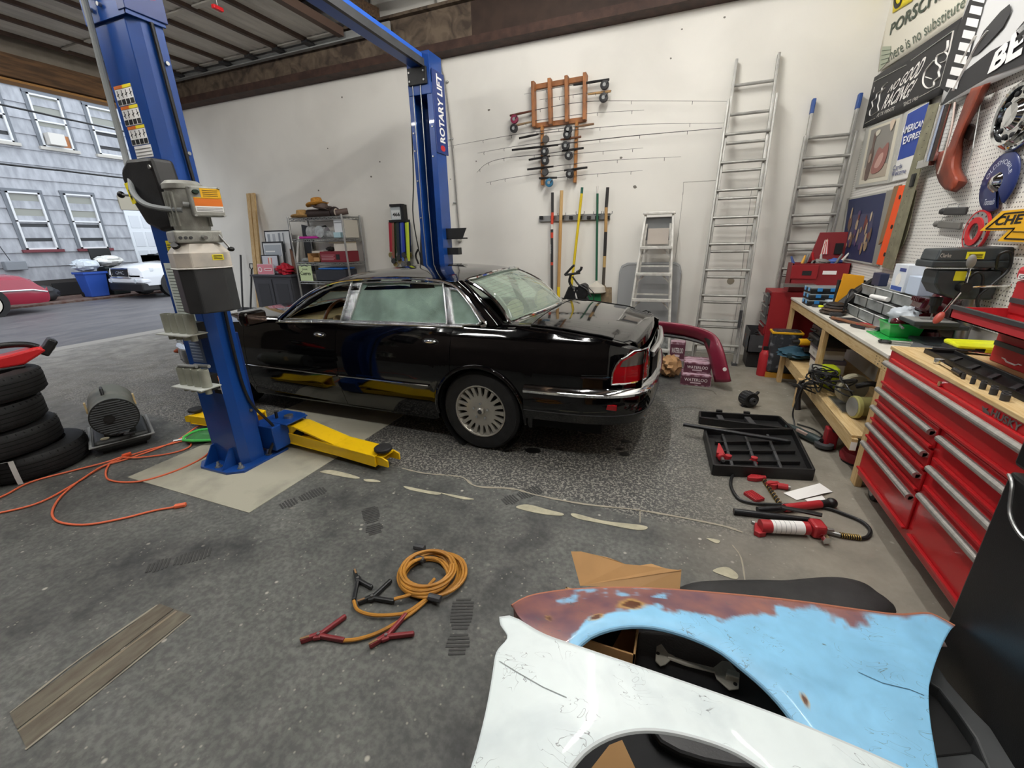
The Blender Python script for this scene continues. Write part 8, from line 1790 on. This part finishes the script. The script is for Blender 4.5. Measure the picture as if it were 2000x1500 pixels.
# ---- tool rail with long tools
tr = thing('tool_rail', 'steel wall rail with black clips holding long handled tools', 'tool rail', BP(1120, 428, .03))
MB().box(BP(1053, 422, .04), BP(1192, 428, .0)+V((0, 0, -.0))).build('rail', MT['steel'], tr, wld=True)
for x in (1057, 1079, 1097, 1115, 1133, 1150, 1166, 1187): MB().ob(BP(x, 425, .055), (.05, .04, .045)).build('clip', MT['black'], tr, wld=True, bevel=.006)
for (x, y) in ((1133,417), (1167,417), (1187,417), (1097,420)): c = BP(x, y, .09); MB().tube([c+V((-.06, 0, .03)), c+V((-.05, .0, -.01)), c+V((.05, 0, -.01)), c+V((.06, 0, .03))], .004, 5, smooth=3).build('spring_hook', MT['dkgrey'], tr, wld=True)
def ltool(segs, r, name, label, o=.10, zend=None):
    """segs: list of (pixel, colour) from top down"""
    t = thing(name, label, name.replace('_', ' ').split()[-1], (BP(*segs[-1][0], o).x, BP(*segs[-1][0], o).y, max(0, zend if zend is not None else BP(*segs[-1][0], o).z)))
    for ((p, c), (q_, _)) in zip(segs, segs[1:]): MB().cyl(BP(*p, o), BP(*q_, o), r, n=12).build('handle', M(c), t, wld=True)
    return t
def down(px, z, o=.10):        # extend a handle line to height z
    a, b = BP(*px[0], o), BP(*px[1], o); f = (z-a.z)/(b.z-a.z); return a+(b-a)*f
t = ltool([((1079,376), '2c2b2a'), ((1079,415), 'c8432c'), ((1078,438), 'd8d4cc'), ((1078,448), '2c2b2a'), ((1078,454), 'c8432c'), ((1078,465), '2a2a2c'), ((1078,512), 'c8432c'), ((1078,518), '3a3836'), ((1078,580), '2a2a2c')], .021, 'long_shovel', 'shovel with black and orange fiberglass handle, leftmost on the rail', zend=.1)
MB().cyl(BP(1078, 580, .10), V((BP(1078, 580).x, BW-.10, .30)), .015, n=10).build('handle', M('2a2a2c'), t, wld=True); MB().box((BP(1078,580).x-.1, BW-.12, .10), (BP(1078,580).x+.1, BW-.10, .32)).build('blade', M('4a4742'), t, wld=True, bevel=.01)
text('BOGO', MT['white'], t, BP(1076.2, 495, .124), (0, 0, 1), (-1, 0, 0), w=.13, h=.022)
t = ltool([((1097,372), 'c4a06a'), ((1095,430), 'b98f58'), ((1091,560), 'e3c21c'), ((1091,580), 'b98f58')], .025, 'wood_rake', 'plain wooden handled rake, second on the rail', zend=.08)
MB().cyl(BP(1091, 580, .10), V((BP(1091, 580).x, BW-.10, .12)), .016, n=10).build('handle', M('b98f58'), t, wld=True); MB().box((BP(1091,580).x-.18, BW-.13, .08), (BP(1091,580).x+.18, BW-.09, .12)).build('head', MT['dkgrey'], t, wld=True)
t = ltool([((1137,366), '1f5a4c'), ((1136,378), 'd8bc1e'), ((1116,560), 'd8bc1e')], .019, 'yellow_broom', 'push broom with slanted yellow handle, third on the rail', zend=.1)
e_ = down(((1136,378), (1116,560)), .35); MB().cyl(BP(1116, 560, .10), e_, .014, n=10).build('handle', M('d8bc1e'), t, wld=True); MB().prism([e_+V((-.10, -.02, 0)), e_+V((.10, -.02, 0)), e_+V((.2, -.02, -.26)), e_+V((-.2, -.02, -.26))], (0, .05, 0)).build('bristles', MT['black'], t, wld=True)
MB().ob(e_+V((0, 0, .01)), (.2, .06, .05)).build('socket', M('d8bc1e'), t, wld=True, bevel=.01)
t = ltool([((1167,364), 'd9d6d0'), ((1167,378), '17543c'), ((1165,548), '17543c')], .016, 'green_broom', 'broom with thin dark green pole and white cap, fourth on the rail', zend=.3)
e_ = BP(1166, 552, .12); MB().lathe([(.001, .08), (.03, .06), (.12, .0), (.14, -.08), (.10, -.1)], e_+V((0, -.03, -.05)), (0,0,1), 18).build('mop_head', M('c9c3b6'), t, wld=True, smooth=True)
MB().prism([e_+V((-.16, -.03, -.10)), e_+V((.06, -.03, -.10)), e_+V((.08, -.03, -.34)), e_+V((-.18, -.03, -.34))], (0, .06, 0)).build('dustpan', M('2a8a56'), t, wld=True, bevel=.01)
t = ltool([((1187,366), '272423'), ((1184,405), 'b08a56'), ((1183,453), '2a2827'), ((1181,500), 'b99a62'), ((1180,522), '4a443c'), ((1178,560), '4a443c')], .022, 'digging_shovel', 'square digging shovel with taped wooden handle, rightmost on the rail', zend=.3)
bl_ = [BP(x, y, .13) for x, y in ((1159,561), (1174,561), (1177,557), (1182,557), (1184,561), (1195,561), (1195,600), (1192,630), (1164,628), (1160,600))]
MB().prism(bl_, (0, -.008, 0)).build('blade', mat('dirty_steel', '7c6c56', .7, .2, n=.4, ns=20, col2='a08c6e', lo=.4, hi=.7), t, wld=True)
# ---- step ladder, folding table, extension ladders
ft_ = thing('folding_table', 'grey plastic folding table top leaning on the back wall behind the step ladder', 'folding table', (-.43, BW-.1, 0))
pl = spline([V((x, 0, z)) for x, z in ((-.87, .02), (-.87, 1.16), (-.80, 1.245), (-.10, 1.255), (-.03, 1.18), (-.03, .02))], 1, True)
pl = [V((-.87, 0, .0)), V((-.865, 0, 1.12)), V((-.84, 0, 1.21)), V((-.76, 0, 1.25)), V((-.12, 0, 1.26)), V((-.05, 0, 1.225)), V((-.02, 0, 1.13)), V((-.02, 0, 0))]
MB().prism([V((p.x, BW-.18+.12*p.z/1.26, p.z)) for p in pl], (0, .04, 0)).build('top', M('8f9090'), ft_, wld=True, bevel=.012)
MB().tube([V((p.x*.97-.01, BW-.185+.12*p.z/1.26, p.z*.98)) for p in pl[1:-1]], .006, 6).build('edge_bead', M('a3a4a4'), ft_, wld=True)
mat('ladder_white', 'cfcdc6', .45, .3, n=.15, ns=14)
sl = thing('step_ladder', 'aluminum step ladder folded against the grey table top', 'step ladder', (-.38, BW-.5, 0))
tl_, tr_, zt_ = -.535, -.195, 1.87
def rl(f, side, back=False):      # rail position from top(0) to bottom(1)
    x = (tl_ if side < 0 else tr_)+side*.13*f; y = BW-.28-.32*f+(.22*f+.03 if back else 0); return V((x, y, zt_*(1-f)))
for s in (-1, 1):
    MB().bar(rl(0, s), rl(1, s), .05, .028, up=(1, 0, 0)).build('front_rail', MT['ladder_white'], sl, wld=True, bevel=.004)
    MB().bar(rl(.06, s, True)+V((-s*.03, 0, 0)), rl(.99, s, True)+V((-s*.01, 0, 0)), .025, .025, up=(1, 0, 0)).build('rear_rail', MT['ladder_white'], sl, wld=True)
for f in (.22, .40, .58, .76, .93):
    a, b = rl(f, -1), rl(f, 1); MB().bar(a+V((0, -.02, 0)), b+V((0, -.02, 0)), .09, .035).build('step', MT['ladder_white'], sl, wld=True, bevel=.003)
    for s in (-1, 1): c = rl(f, s); MB().bar(c+V((-s*.01, .0, -.12)), c+V((-s*.10, 0, -.02)), .004, .018).build('knee_brace', MT['ladder_white'], sl, wld=True)
MB().box((tl_-.03, BW-.34, zt_), (tr_+.03, BW-.20, zt_+.03)).build('top_cap', MT['ladder_white'], sl, wld=True, bevel=.004)
MB().box((tl_+.045, BW-.27, 1.50), (tr_-.03, BW-.25, 1.70)).build('paint_shelf', M('b5aca2'), sl, wld=True); MB().box((tl_+.0, BW-.22, 1.55), (tr_, BW-.215, 1.84)).build('back_plate', M('7f8182'), sl, wld=True)
for f in (.35, .55, .75): a, b = rl(f, -1, True), rl(f, 1, True); MB().bar(a, b, .02, .02).build('rear_brace', MT['ladder_white'], sl, wld=True)
def extladder(name, label, xl0, xl1, xr0, xr1, zt, y0, y1, n, caps=None, dbl=True, gap_=.31, z0=.16):
    t = thing(name, label, 'ladder', ((xl0+xr0)/2, y0, 0))
    def Pn(f, s, dy=0): return V(((xl0+(xl1-xl0)*f) if s < 0 else (xr0+(xr1-xr0)*f), y0+(y1-y0)*f+dy, zt*f))
    for s in (-1, 1):
        MB().bar(Pn(0.004, s), Pn(1, s), .065, .028, up=(1, 0, 0)).build('side_rail', MT['alum'], t, wld=True, bevel=.004)
        if dbl: MB().bar(Pn(.01, s, -.06)+V((s*.03, 0, 0)), Pn(.88, s, -.06)+V((s*.03, 0, 0)), .05, .024, up=(1, 0, 0)).build('fly_rail', MT['alum'], t, wld=True, bevel=.004)
        if caps: MB().bar(Pn(.955, s), Pn(1.005, s), .07, .036, up=(1, 0, 0)).build('rail_cap', M(caps), t, wld=True, bevel=.008)
        MB().box(Pn(0, s)+V((-.03, -.06, 0)), Pn(0, s)+V((.03, .04, .03))).build('foot', MT['dkgrey'], t, wld=True)
    z = z0; k = 0
    while z < zt-.1:
        f = z/zt; MB().cyl(Pn(f, -1), Pn(f, 1), .017, n=10).build('rung', MT['alum'], t, wld=True)
        if dbl and z+.09 < zt*.86: f = (z+.09)/zt; MB().cyl(Pn(f, -1, -.06)+V((-.03, 0, 0)), Pn(f, 1, -.06)+V((.03, 0, 0)), .017, n=10).build('fly_rung', MT['alum'], t, wld=True)
        z += gap_
    MB().box(Pn(.14, 1, -.10)+V((-.03, -.02, 0)), Pn(.20, 1, -.10)+V((.0, .0, 0))).build('rung_lock', MT['dkgrey'], t, wld=True)
    return t
extladder('extension_ladder', 'tall aluminum extension ladder leaning on the back wall, left of the two', .25, .335, .73, .765, 3.53, 5.92, BW-.05, 11)
extladder('extension_ladder', 'shorter aluminum extension ladder with blue rail tips in the corner', 1.15, 1.187, 1.535, 1.618, 3.02, 6.36, BW-.06, 9, caps='2f4f8f', dbl=True)
# ---- mailbox-size conduit and outlet
cdp = [(850,-30), (857,60), (862,130), (868,155), (875,210), (882,275), (888,340), (894,420), (897,452)]
ol_ = thing('outlet_box', 'grey outlet box on the back wall with thin conduit rising to the ceiling', 'outlet', BP(897, 470, .04))
MB().box(BP(889, 452, .07), BP(902, 472, 0)).build('box', MT['castalu'], ol_, wld=True, bevel=.01)
for y in (457, 466): p = BP(896, y, .0705); MB().cyl(p, p+V((0, -.004, 0)), .022, n=14).build('receptacle', M('c9c4bc'), ol_, wld=True)
MB().tube([BP(x, y, .03) for x, y in cdp], .010, 6, smooth=4).build('conduit', M('7d7b77'), ol_, wld=True)
for (x, y) in ((872,160), (881,271), (889,396)): MB().ob(BP(x, y, .02), (.06, .03, .02)).build('strap', MT['steel'], ol_, wld=True)
# ---- wire shelf unit
SX0, SX1, SY0, SY1 = -6.60, -5.40, 5.98, 6.42
su = thing('wire_shelf', 'chrome wire shelving unit against the back wall beyond the sedan', 'shelf', (-6, 6.2, 0))
for x in (SX0, SX1):
    for y in (SY0, SY1): MB().cyl((x, y, 0), (x, y, 2.06), .017, n=10).build('post', MT['steel'], su, wld=True)
for z in (.35, .95, 1.30 if False else 1.28, 1.68, 2.03):
    fr_ = MB().tube([(SX0, SY0, z), (SX1, SY0, z), (SX1, SY1, z), (SX0, SY1, z)], .007, 6, closed=True).tube([(SX0, SY0, z-.04), (SX1, SY0, z-.04), (SX1, SY1, z-.04), (SX0, SY1, z-.04)], .007, 6, closed=True).build('shelf_frame', MT['steel'], su, wld=True)
    nz = 26; MB().tube([(SX0+(SX1-SX0)*i/nz, SY0, z if i % 2 else z-.04) for i in range(nz+1)], .005, 5).tube([(SX0, SY0+(SY1-SY0)*i/10, z if i % 2 else z-.04) for i in range(11)], .005, 5).tube([(SX1, SY0+(SY1-SY0)*i/10, z if i % 2 else z-.04) for i in range(11)], .005, 5).build('truss_wire', MT['steel'], fr_, wld=True)
    m = MB()
    for i in range(1, 40): m.tube([(SX0+(SX1-SX0)*i/40, SY0, z), (SX0+(SX1-SX0)*i/40, SY1, z)], .003, 4)
    m.build('deck_wires', MT['steel'], fr_, wld=True, kind='stuff')
def cap_cyl(name, label, cat, a, b, r, mt): return tag(MB().cyl(a, b, r, n=18).build(name, M(mt), smooth=True), label, cat)
def hat(loc, rz, mt, label, band=None, tilt=0):
    t = thing('straw_hat', label, 'hat', loc, rz); R_ = Matrix.Rotation(tilt, 4, 'Y')
    MB(R_).grid(lambda u, v: (cos(u*2*pi)*(.10+.10*v), sin(u*2*pi)*(.085+.075*v), .012+.05*v*v*abs(sin(u*2*pi))), 28, 5).build('brim', M(mt), t, smooth=True, solid=.005)
    MB(R_).lathe([(.102, .01), (.105, .03), (.095, .08), (.085, .125), (.06, .135), (.001, .115)], (0,0,0), (0,0,1), 24).build('crown', M(mt), t, smooth=True)
    MB(R_).lathe([(.1065, .015), (.1065, .04), (.103, .04), (.103, .015)], (0,0,0), (0,0,1), 24, close=True).build('hat_band', M(band or '5d4a30'), t)
mat('straw', 'b08a54', .8, n=.2, ns=30, bump=.4, bs=120); mat('straw2', 'b9802f', .75, n=.2, ns=30, bump=.4)
hat((-6.40, 6.12, 2.04), .3, 'straw', 'tan straw hat at the left end of the top wire shelf')
rb = thing('leather_boots', 'dark brown leather boot bundle on the top wire shelf under the hats', 'boots', (-6.02, 6.2, 2.04))
MB().cyl((-6.25, 6.12, 2.105), (-5.80, 6.20, 2.105), .068, n=20).build('shaft', M('2e2320'), rb, wld=True, smooth=True); MB().ell((-5.74, 6.21, 2.12), (.10, .08, .085), 16, 10).build('foot', M('2e2320'), rb, wld=True, smooth=True); MB().tube([(-6.25, 6.12, 2.1), (-6.34, 6.1, 2.09)], .02, 8).build('strap', MT['black'], rb, wld=True)
MB().ell((-5.66, 6.16, 2.11), (.03, .05, .06), 12, 8).build('sole', M('cfc0ae'), rb, wld=True, smooth=True)
cap_cyl('leather_tube', 'brown leather tube at the right of the top wire shelf', 'leather tube', (-5.62, 6.1, 2.095), (-5.46, 6.22, 2.12), .05, '5a4a44')
hat((-5.98, 6.18, 2.165), -.2, '584840', 'dark brown felt hat upside down on the boot bundle', '2a2220', tilt=.15)
hat((-6.05, 6.16, 2.225), .2, 'straw2', 'golden straw hat stacked on top of the dark felt hat', '7a5a24', tilt=-.12)
mat('clear_plastic', 'cfd3d4', .2, trans=.5, n=.2, ns=20, bump=.5)
cap_cyl('plastic_bottle', 'large clear plastic bottle lying on the second wire shelf', 'bottle', (-6.30, 6.12, 1.80), (-5.95, 6.18, 1.78), .10, 'clear_plastic'); cap_cyl('cup_stack', 'clear plastic cup stack lying on the second wire shelf', 'cups', (-5.94, 6.18, 1.75), (-5.70, 6.2, 1.75), .065, 'clear_plastic')
cap_cyl('clear_disc', 'round clear disc standing against the bottle on the second wire shelf', 'disc', (-5.98, 6.05, 1.80), (-5.98, 6.03, 1.80), .10, 'clear_plastic')
tag(MB().box((-6.50, 6.05, 1.69), (-6.05, 6.2, 1.73)).build('folded_umbrella', M('c0289a'), bevel=.015), 'magenta folded item on the second wire shelf', 'umbrella'); cap_cyl('black_tube', 'black tube lying behind the clear bottle on the second wire shelf', 'tube', (-6.45, 6.3, 1.84), (-6.1, 6.32, 1.88), .035, 'black')
tag(MB().box((-5.70, 6.10, 1.69), (-5.46, 6.3, 1.99)).build('white_box', M('e3e5e8'), bevel=.004), 'white carton on the second wire shelf', 'box'); tag(MB().box((-5.65, 6.0, 1.69), (-5.50, 6.09, 1.78)).build('blue_box', M('a6c3cc'), bevel=.01), 'pale blue box in front of the white carton', 'box')
tag(MB().box((-5.44, 6.05, 1.69), (-5.42+.0, 6.38, 1.98)).build('beige_board', M('c9c3b6'), bevel=.004), 'beige board standing at the right end of the second wire shelf', 'board')
rbx = thing('parts_box', 'dark red parts box on the third wire shelf', 'box', (-5.75, 6.2, 1.29)); MB().box((-6.02, 6.0, 1.29), (-5.42, 6.3, 1.47)).build('carton', M('7a1f2b'), rbx, wld=True, bevel=.004)
for k in range(4): MB().box((-5.99, 5.998, 1.33+.025*k), (-5.72+.03*(k % 2), 6.0, 1.337+.025*k)).build('print_line', M('c79aa0'), rbx, wld=True)
MB().box((-5.66, 5.998, 1.33), (-5.58, 6.0, 1.42)).build('product_picture', MT['ink'], rbx, wld=True)
cbx = thing('open_box', 'open brown cardboard box beside the dark red parts box', 'box', (-6.2, 6.2, 1.29)); MB().box((-6.33, 6.02, 1.29), (-6.06, 6.3, 1.30)).box((-6.33, 6.02, 1.29), (-6.325, 6.3, 1.44)).box((-6.065, 6.02, 1.29), (-6.06, 6.3, 1.44)).box((-6.33, 6.295, 1.29), (-6.06, 6.3, 1.44)).box((-6.20, 6.02, 1.29), (-6.06, 6.025, 1.37)).build('carton', MT['cardboard'], cbx, wld=True)
tag(MB().box((-6.25, 6.05, 1.445), (-5.98, 6.25, 1.48)).build('flat_box', M('c7bfb2'), bevel=.003), 'pale flat box resting on the open cardboard box', 'box')
tag(MB().box((-5.72, 6.05, 1.472), (-5.44, 6.3, 1.60)).build('cream_box', M('d8d2c6'), bevel=.004), 'white and brown carton on top of the dark red parts box', 'box'); tag(MB().box((-5.8, 6.03, 1.602), (-5.44, 6.3, 1.625)).build('tray_lid', M('b8ab92'), bevel=.003), 'tan lid lying on the white and brown carton', 'lid')
lump('camera_strap', (-5.85, 6.1, 1.51), (.09, .06, .04), M('22211f'), 'black strap bundle on the dark red parts box', 'strap', 71)
lump('hardware_bag', (-6.46, 6.1, 1.325), (.10, .06, .035), M('9fa3a2'), 'small bag of silver hardware at the left of the third wire shelf', 'hardware', 72)
tag(MB().box((-6.2, 6.0, .96), (-5.5, 6.3, 1.16)).build('storage_tote', M('2a2c33'), bevel=.02), 'dark storage tote on the lower wire shelf', 'tote'); tag(MB().box((-6.1, 5.99, 1.165), (-5.55, 6.3, 1.19)).build('tote_lid', M('2f6fc0'), bevel=.006), 'blue tote lid on the lower wire shelf', 'lid')
jg = thing('tin_sign', 'pale green tin sign with black letters on the lower wire shelf', 'sign', (-6.42, 6.0, .96)); MB().box((-6.56, 5.99, .96), (-6.27, 6.0, 1.26)).build('plate', M('cfe0b0'), jg, wld=True)
text('Jose', M('2c3a24'), jg, (-6.49, 5.989, 1.14), (1,0,0), (0,0,1), w=.13, h=.05); text('Cuervo', M('20301c'), jg, (-6.54, 5.989, 1.06), (1,0,0), (0,0,1), w=.24, h=.07, bold=.02)
MB().tube([(-6.50, 5.989, 1.215), (-6.42, 5.989, 1.235), (-6.34, 5.989, 1.215)], .006, 5).build('emblem_arc', M('2c3a24'), jg, wld=True)
# ---- frames, cabinet, planks, shovels at the left end
cb_ = thing('cabinet', 'low charcoal cabinet with panel doors below the picture frames', 'cabinet', (-7.35, 6.2, 0))
MB().box((-7.75, 5.95, 0), (-6.75, 6.42, 1.03)).build('body', M('3a3b40'), cb_, wld=True, bevel=.006); MB().box((-7.78, 5.92, 1.03), (-6.72, 6.43, 1.065)).build('top', M('42434a'), cb_, wld=True, bevel=.004)
for x in (-7.70, -7.22): d = MB().box((x, 5.935, .12), (x+.44, 5.95, .98)).build('door', M('3f4046'), cb_, wld=True); MB().box((x+.07, 5.93, .2), (x+.37, 5.936, .9)).build('door_panel', M('34353a'), d, wld=True, bevel=.004)
def pic(x0, x1, z0, z1, y, frame_c, label, arts):
    t = thing('picture_frame', label, 'picture frame', ((x0+x1)/2, y, z0)); tl = .06*(z1-z0)
    def P(a, b, o=0): return V((x0+(x1-x0)*a, y-o+tl*b, z0+(z1-z0)*b))
    MB().prism([P(0, 0), P(1, 0), P(1, 1), P(0, 1)], (0, .02, 0)).build('frame', M(frame_c), t, wld=True, bevel=.003)
    for k_, (a0, a1, b0, b1, c) in enumerate(arts): MB().prism([P(a0, b0, .002+.0015*k_), P(a1, b0, .002+.0015*k_), P(a1, b1, .002+.0015*k_), P(a0, b1, .002+.0015*k_)], (0, .001, 0)).build('picture', M(c), t, wld=True); 
    return t
pic(-7.62, -6.95, 1.066, 1.86, 6.24, '1c1c1e', 'largest black framed print with white arches, at the back of the frames', [(.04, .96, .03, .97, 'dfe2e4'), (.12, .22, .55, .92, '9aa0a8'), (.32, .42, .55, .92, 'b4b8be'), (.55, .62, .5, .94, '8f949c'), (.72, .76, .5, .94, '7f858c')])
pic(-7.60, -7.06, 1.066, 1.66, 6.14, '202124', 'middle black framed print with pale grey scene', [(.06, .94, .04, .95, 'd6dadd'), (.1, .9, .55, .9, 'a9b0b8'), (.14, .6, .68, .72, 'eeeeee')])
pic(-7.58, -7.13, 1.066, 1.42, 6.06, '26272b', 'smaller framed print with a red figure', [(.06, .94, .05, .95, 'c9ccd6'), (.4, .62, .2, .85, 'd0584c'), (.46, .58, .5, .9, 'e8ddd0')])
pk = pic(-7.62, -7.20, 1.066, 1.26, 5.98, 'd8d0d4', 'small pink plaque at the front of the picture frames', [(.03, .97, .04, .96, 'e08a98'), (.45, .9, .35, .62, 'f2dfe2'), (.5, .85, .42, .55, 'd06a78')])
MB().lathe([(.03, 0), (.05, 0), (.05, .002), (.03, .002)], (-7.54, 5.978, 1.16), (0, -1, 0), 20, close=True).build('round_emblem', M('f2e6e8'), pk, wld=True)
for (x0, x1, lab, c) in ((-8.05, -7.96, 'left of two bare lumber studs leaning on the back wall', 'c49a6c'), (-7.93, -7.85, 'right of two bare lumber studs leaning on the back wall', 'b08456')):
    tag(MB().bar(((x0+x1)/2+.10, 6.02, .01), ((x0+x1)/2, BW-.06, 2.55), .04, .09, up=(1, 0, 0)).build('lumber_stud', MT['woodz']), lab, 'lumber')
rsd = thing('chair_bag', 'red folded camping chair bag slumped on the cabinet', 'bag', (-6.95, 6.0, 1.066)); o_ = lump('cloth', (-6.98, 6.05, 1.16), (.17, .12, .10), M('b3142c'), None, None, 81, parent=rsd, amp=.5)
cap_cyl('wood_post', 'brown round post leaning behind the red bag', 'post', (-6.85, 6.15, 1.066), (-7.0, 6.3, 1.52), .035, '6b4a38'); cap_cyl('white_pipe', 'thin white pipe leaning by the picture frames', 'pipe', (-6.88, 6.2, 1.066), (-6.86, 6.4, 1.75), .025, 'd5d3cd')
bpn = tag(MB().prism([(-6.80, 6.40, 1.1), (-6.62, 6.40, 1.1), (-6.55, 6.42, 1.9), (-6.80, 6.44, 1.95)], (0, .02, 0)).build('display_board', M('2c2d2f')), 'black board standing behind the wire shelf', 'board')
for (x, top, lab) in ((-8.55, 1.42, 'snow shovel with straight dark handle beside the lumber'), (-8.32, 1.12, 'snow shovel with D-shaped grip beside the lumber')):
    t = thing('snow_shovel', lab, 'shovel', (x, 6.3, 0)); MB().cyl((x-.1, 6.25, .3), (x, 6.4, top), .018, n=10).build('handle', MT['dkgrey'], t, wld=True)
    MB().prism([(x-.3, 6.2, .0), (x+.1, 6.2, .0), (x+.08, 6.26, .36), (x-.26, 6.26, .36)], (0, .02, 0)).build('blade', M('3a3c3e'), t, wld=True)
    if top < 1.3: MB().tube([(x, 6.4, top), (x-.05, 6.41, top+.05), (x-.05, 6.42, top+.12), (x+.05, 6.42, top+.12), (x+.05, 6.41, top+.05)], .012, 6, closed=True).build('grip', MT['dkgrey'], t, wld=True)
# ---- medal rack with shadow box
md = thing('medal_rack', 'black wall rack with a race bib box and hanging medals', 'medal rack', BP(790, 440, .05))
MB().box(BP(760, 399, .10), BP(790, 403, 0)).box(BP(787, 399, .10), BP(792, 430, .0)).build('shadow_box_frame', MT['black'], md, wld=True); MB().box(BP(762, 404, .07), BP(787, 431, .02)).build('shadow_box', M('b9c2c4'), md, wld=True)
MB().box(BP(764, 411, .072), BP(783, 427, .07)).build('race_bib', M('dfe3e2'), md, wld=True); text('466', MT['ink'], md, BP(767, 423, .075), (1,0,0), (0,0,1), w=.15, h=.06, bold=.03)
MB().box(BP(759, 430, .12), BP(801, 433.5, 0)).build('rail', MT['black'], md, wld=True)
mcol = ['b02a3c', 'c23b46', '8a5a4c', '3a5a34', '2f3a2c', '26303a', '2b50a8', '5a78c0', '2a3fb0', '23337c', 'c6e02a', 'dbe84a', '1d2c66']
for k, c in enumerate(mcol):
    x0 = 759+3.2*k; t = thing('medal', ('leftmost ' if k == 0 else 'rightmost ' if k == 12 else '')+'race medal on a %s ribbon, number %s along the black rack' % (('crimson', 'red', 'brown', 'green', 'olive', 'charcoal', 'blue', 'light blue', 'royal blue', 'navy', 'lime', 'yellow-green', 'dark navy')[k], ('one', 'two', 'three', 'four', 'five', 'six', 'seven', 'eight', 'nine', 'ten', 'eleven', 'twelve', 'thirteen')[k]), 'medal', BP(x0+2, 500, .08), 0, 'medals on the black rack')
    o = .06+.02*(k % 3); ln = 492+6*((k*5) % 4); xs_ = x0+1.5*sin(k*2)
    a, b_, c2, d2 = BP(x0, 434, o), BP(x0+4.0, 434, o), BP(xs_+7, ln, o), BP(xs_+2.5, ln, o); MB().prism([a, b_, c2, d2], (0, -.004, 0)).build('ribbon', M(c), t, wld=True)
    p = BP(xs_+4.5, ln+6, o); MB().cyl(p, p+V((0, -.008, 0)), .045, n=18).build('disc', M(('8a7a4a', '6f6f70', '3a3a3a')[k % 3]), t, wld=True)
# ---- black training dummy / golf bag behind the far post
gb = thing('golf_bag', 'black bag standing upright behind the far lift post', 'bag', (-3.98, 6.25, 0))
MB().tube([(-3.98, 6.25, .0), (-3.98, 6.25, .5), (-3.96, 6.26, 1.2), (-3.96, 6.27, 1.55), (-3.95, 6.28, 1.86)], [.13, .14, .15, .12, .10], 16).build('body', MT['black_pl'], gb, wld=True, smooth=True)
MB().tube([(-4.12, 6.2, 1.25), (-4.16, 6.2, 1.38), (-4.10, 6.2, 1.48)], .015, 6, smooth=4).build('strap', MT['black'], gb, wld=True); MB().ell((-3.93, 6.15, 1.70), (.05, .02, .06), 12, 8).build('emblem', M('b9b2aa'), gb, wld=True)
# ---- bicycle handlebars behind the sedan
bk_ = thing('bicycle', 'black road bicycle leaning behind the trunk, only handlebar and bag showing', 'bicycle', (-1.5, 5.9, 0))
yB = 5.85
for (pts, r) in (([(1103,537), (1118,521), (1122,518)], .016), ([(1103,537), (1118,535), (1133,533)], .016), ([(1126,532), (1134,527), (1136,521)], .018), ([(1115,536), (1112,550), (1118,562)], .018), ([(1118,540), (1130,556), (1145,565), (1155,580)], .012), ([(1126,560), (1122,575), (1118,600)], .016)):
    MB().tube([gy(x, y, yB) for x, y in pts], r, 8, smooth=3).build('handlebar', MT['black_pl'], bk_, wld=True, smooth=True)
for q_ in (((1101,580), (1110,559), (1121,560), (1126,578), (1118,592), (1099,590)), ((1123,573), (1129,557), (1140,553), (1147,558), (1148,576), (1141,585), (1127,583))): MB().prism([gy(x, y, yB) for x, y in q_], (0, .12, 0)).build('bag', MT['black_pl'], bk_, wld=True, bevel=.02)
for x in (-2.0, -1.0): MB().lathe([(.31, -.012), (.335, -.012), (.335, .012), (.31, .012)], (x, 5.9, .335), (0, 1, 0), 40, close=True).build('wheel', MT['rubber'], bk_, wld=True)
MB().tube([(-2.0, 5.9, .335), (-1.7, 5.9, .78), (-1.2, 5.9, .80), (-1.0, 5.9, .335)], .018, 8).tube([(-1.7, 5.9, .78), (-1.5, 5.9, .3), (-1.2, 5.9, .80)], .018, 8).tube([(-1.2, 5.9, .8), gy(1118, 562, yB)], .018, 8).build('frame', MT['dkgrey'], bk_, wld=True)
MB().tube([gy(1150,562,yB), gy(1160,575,yB), gy(1155,595,yB), gy(1140,590,yB)], .006, 5, smooth=4).build('brake_cable', MT['black'], bk_, wld=True)
MB().tube([gy(1122,566,yB), gy(1128,590,yB)], .012, 6).build('fork_tube', M('c9c6c0'), bk_, wld=True)
# crystals of old paint on the wall, floor knob hole
p = BP(1427, 549); MB().cyl(p, p+V((0, -.004, 0)), .045, n=18).build('wall_plug', M('8a8272'), back, wld=True)
for (x, y, r) in ((668,190,.02), (742,316,.016), (1213,308,.02), (1240,365,.03), (622,372,.02), (930,315,.014), (1310,114,.014), (1415,34,.014), (725,345,.02), (955,215,.02), (1332,57,.012), (640,290,.014), (880,350,.012)):
    p = BP(x, y, .0005); MB().prism([p+V((r*cos(t*pi/5)*(.6+.6*rnd.random()), 0, r*.7*sin(t*pi/5))) for t in range(10)], (0, -.0008, 0)).build('wall_scuff', M('6f6a62'), back, wld=True)
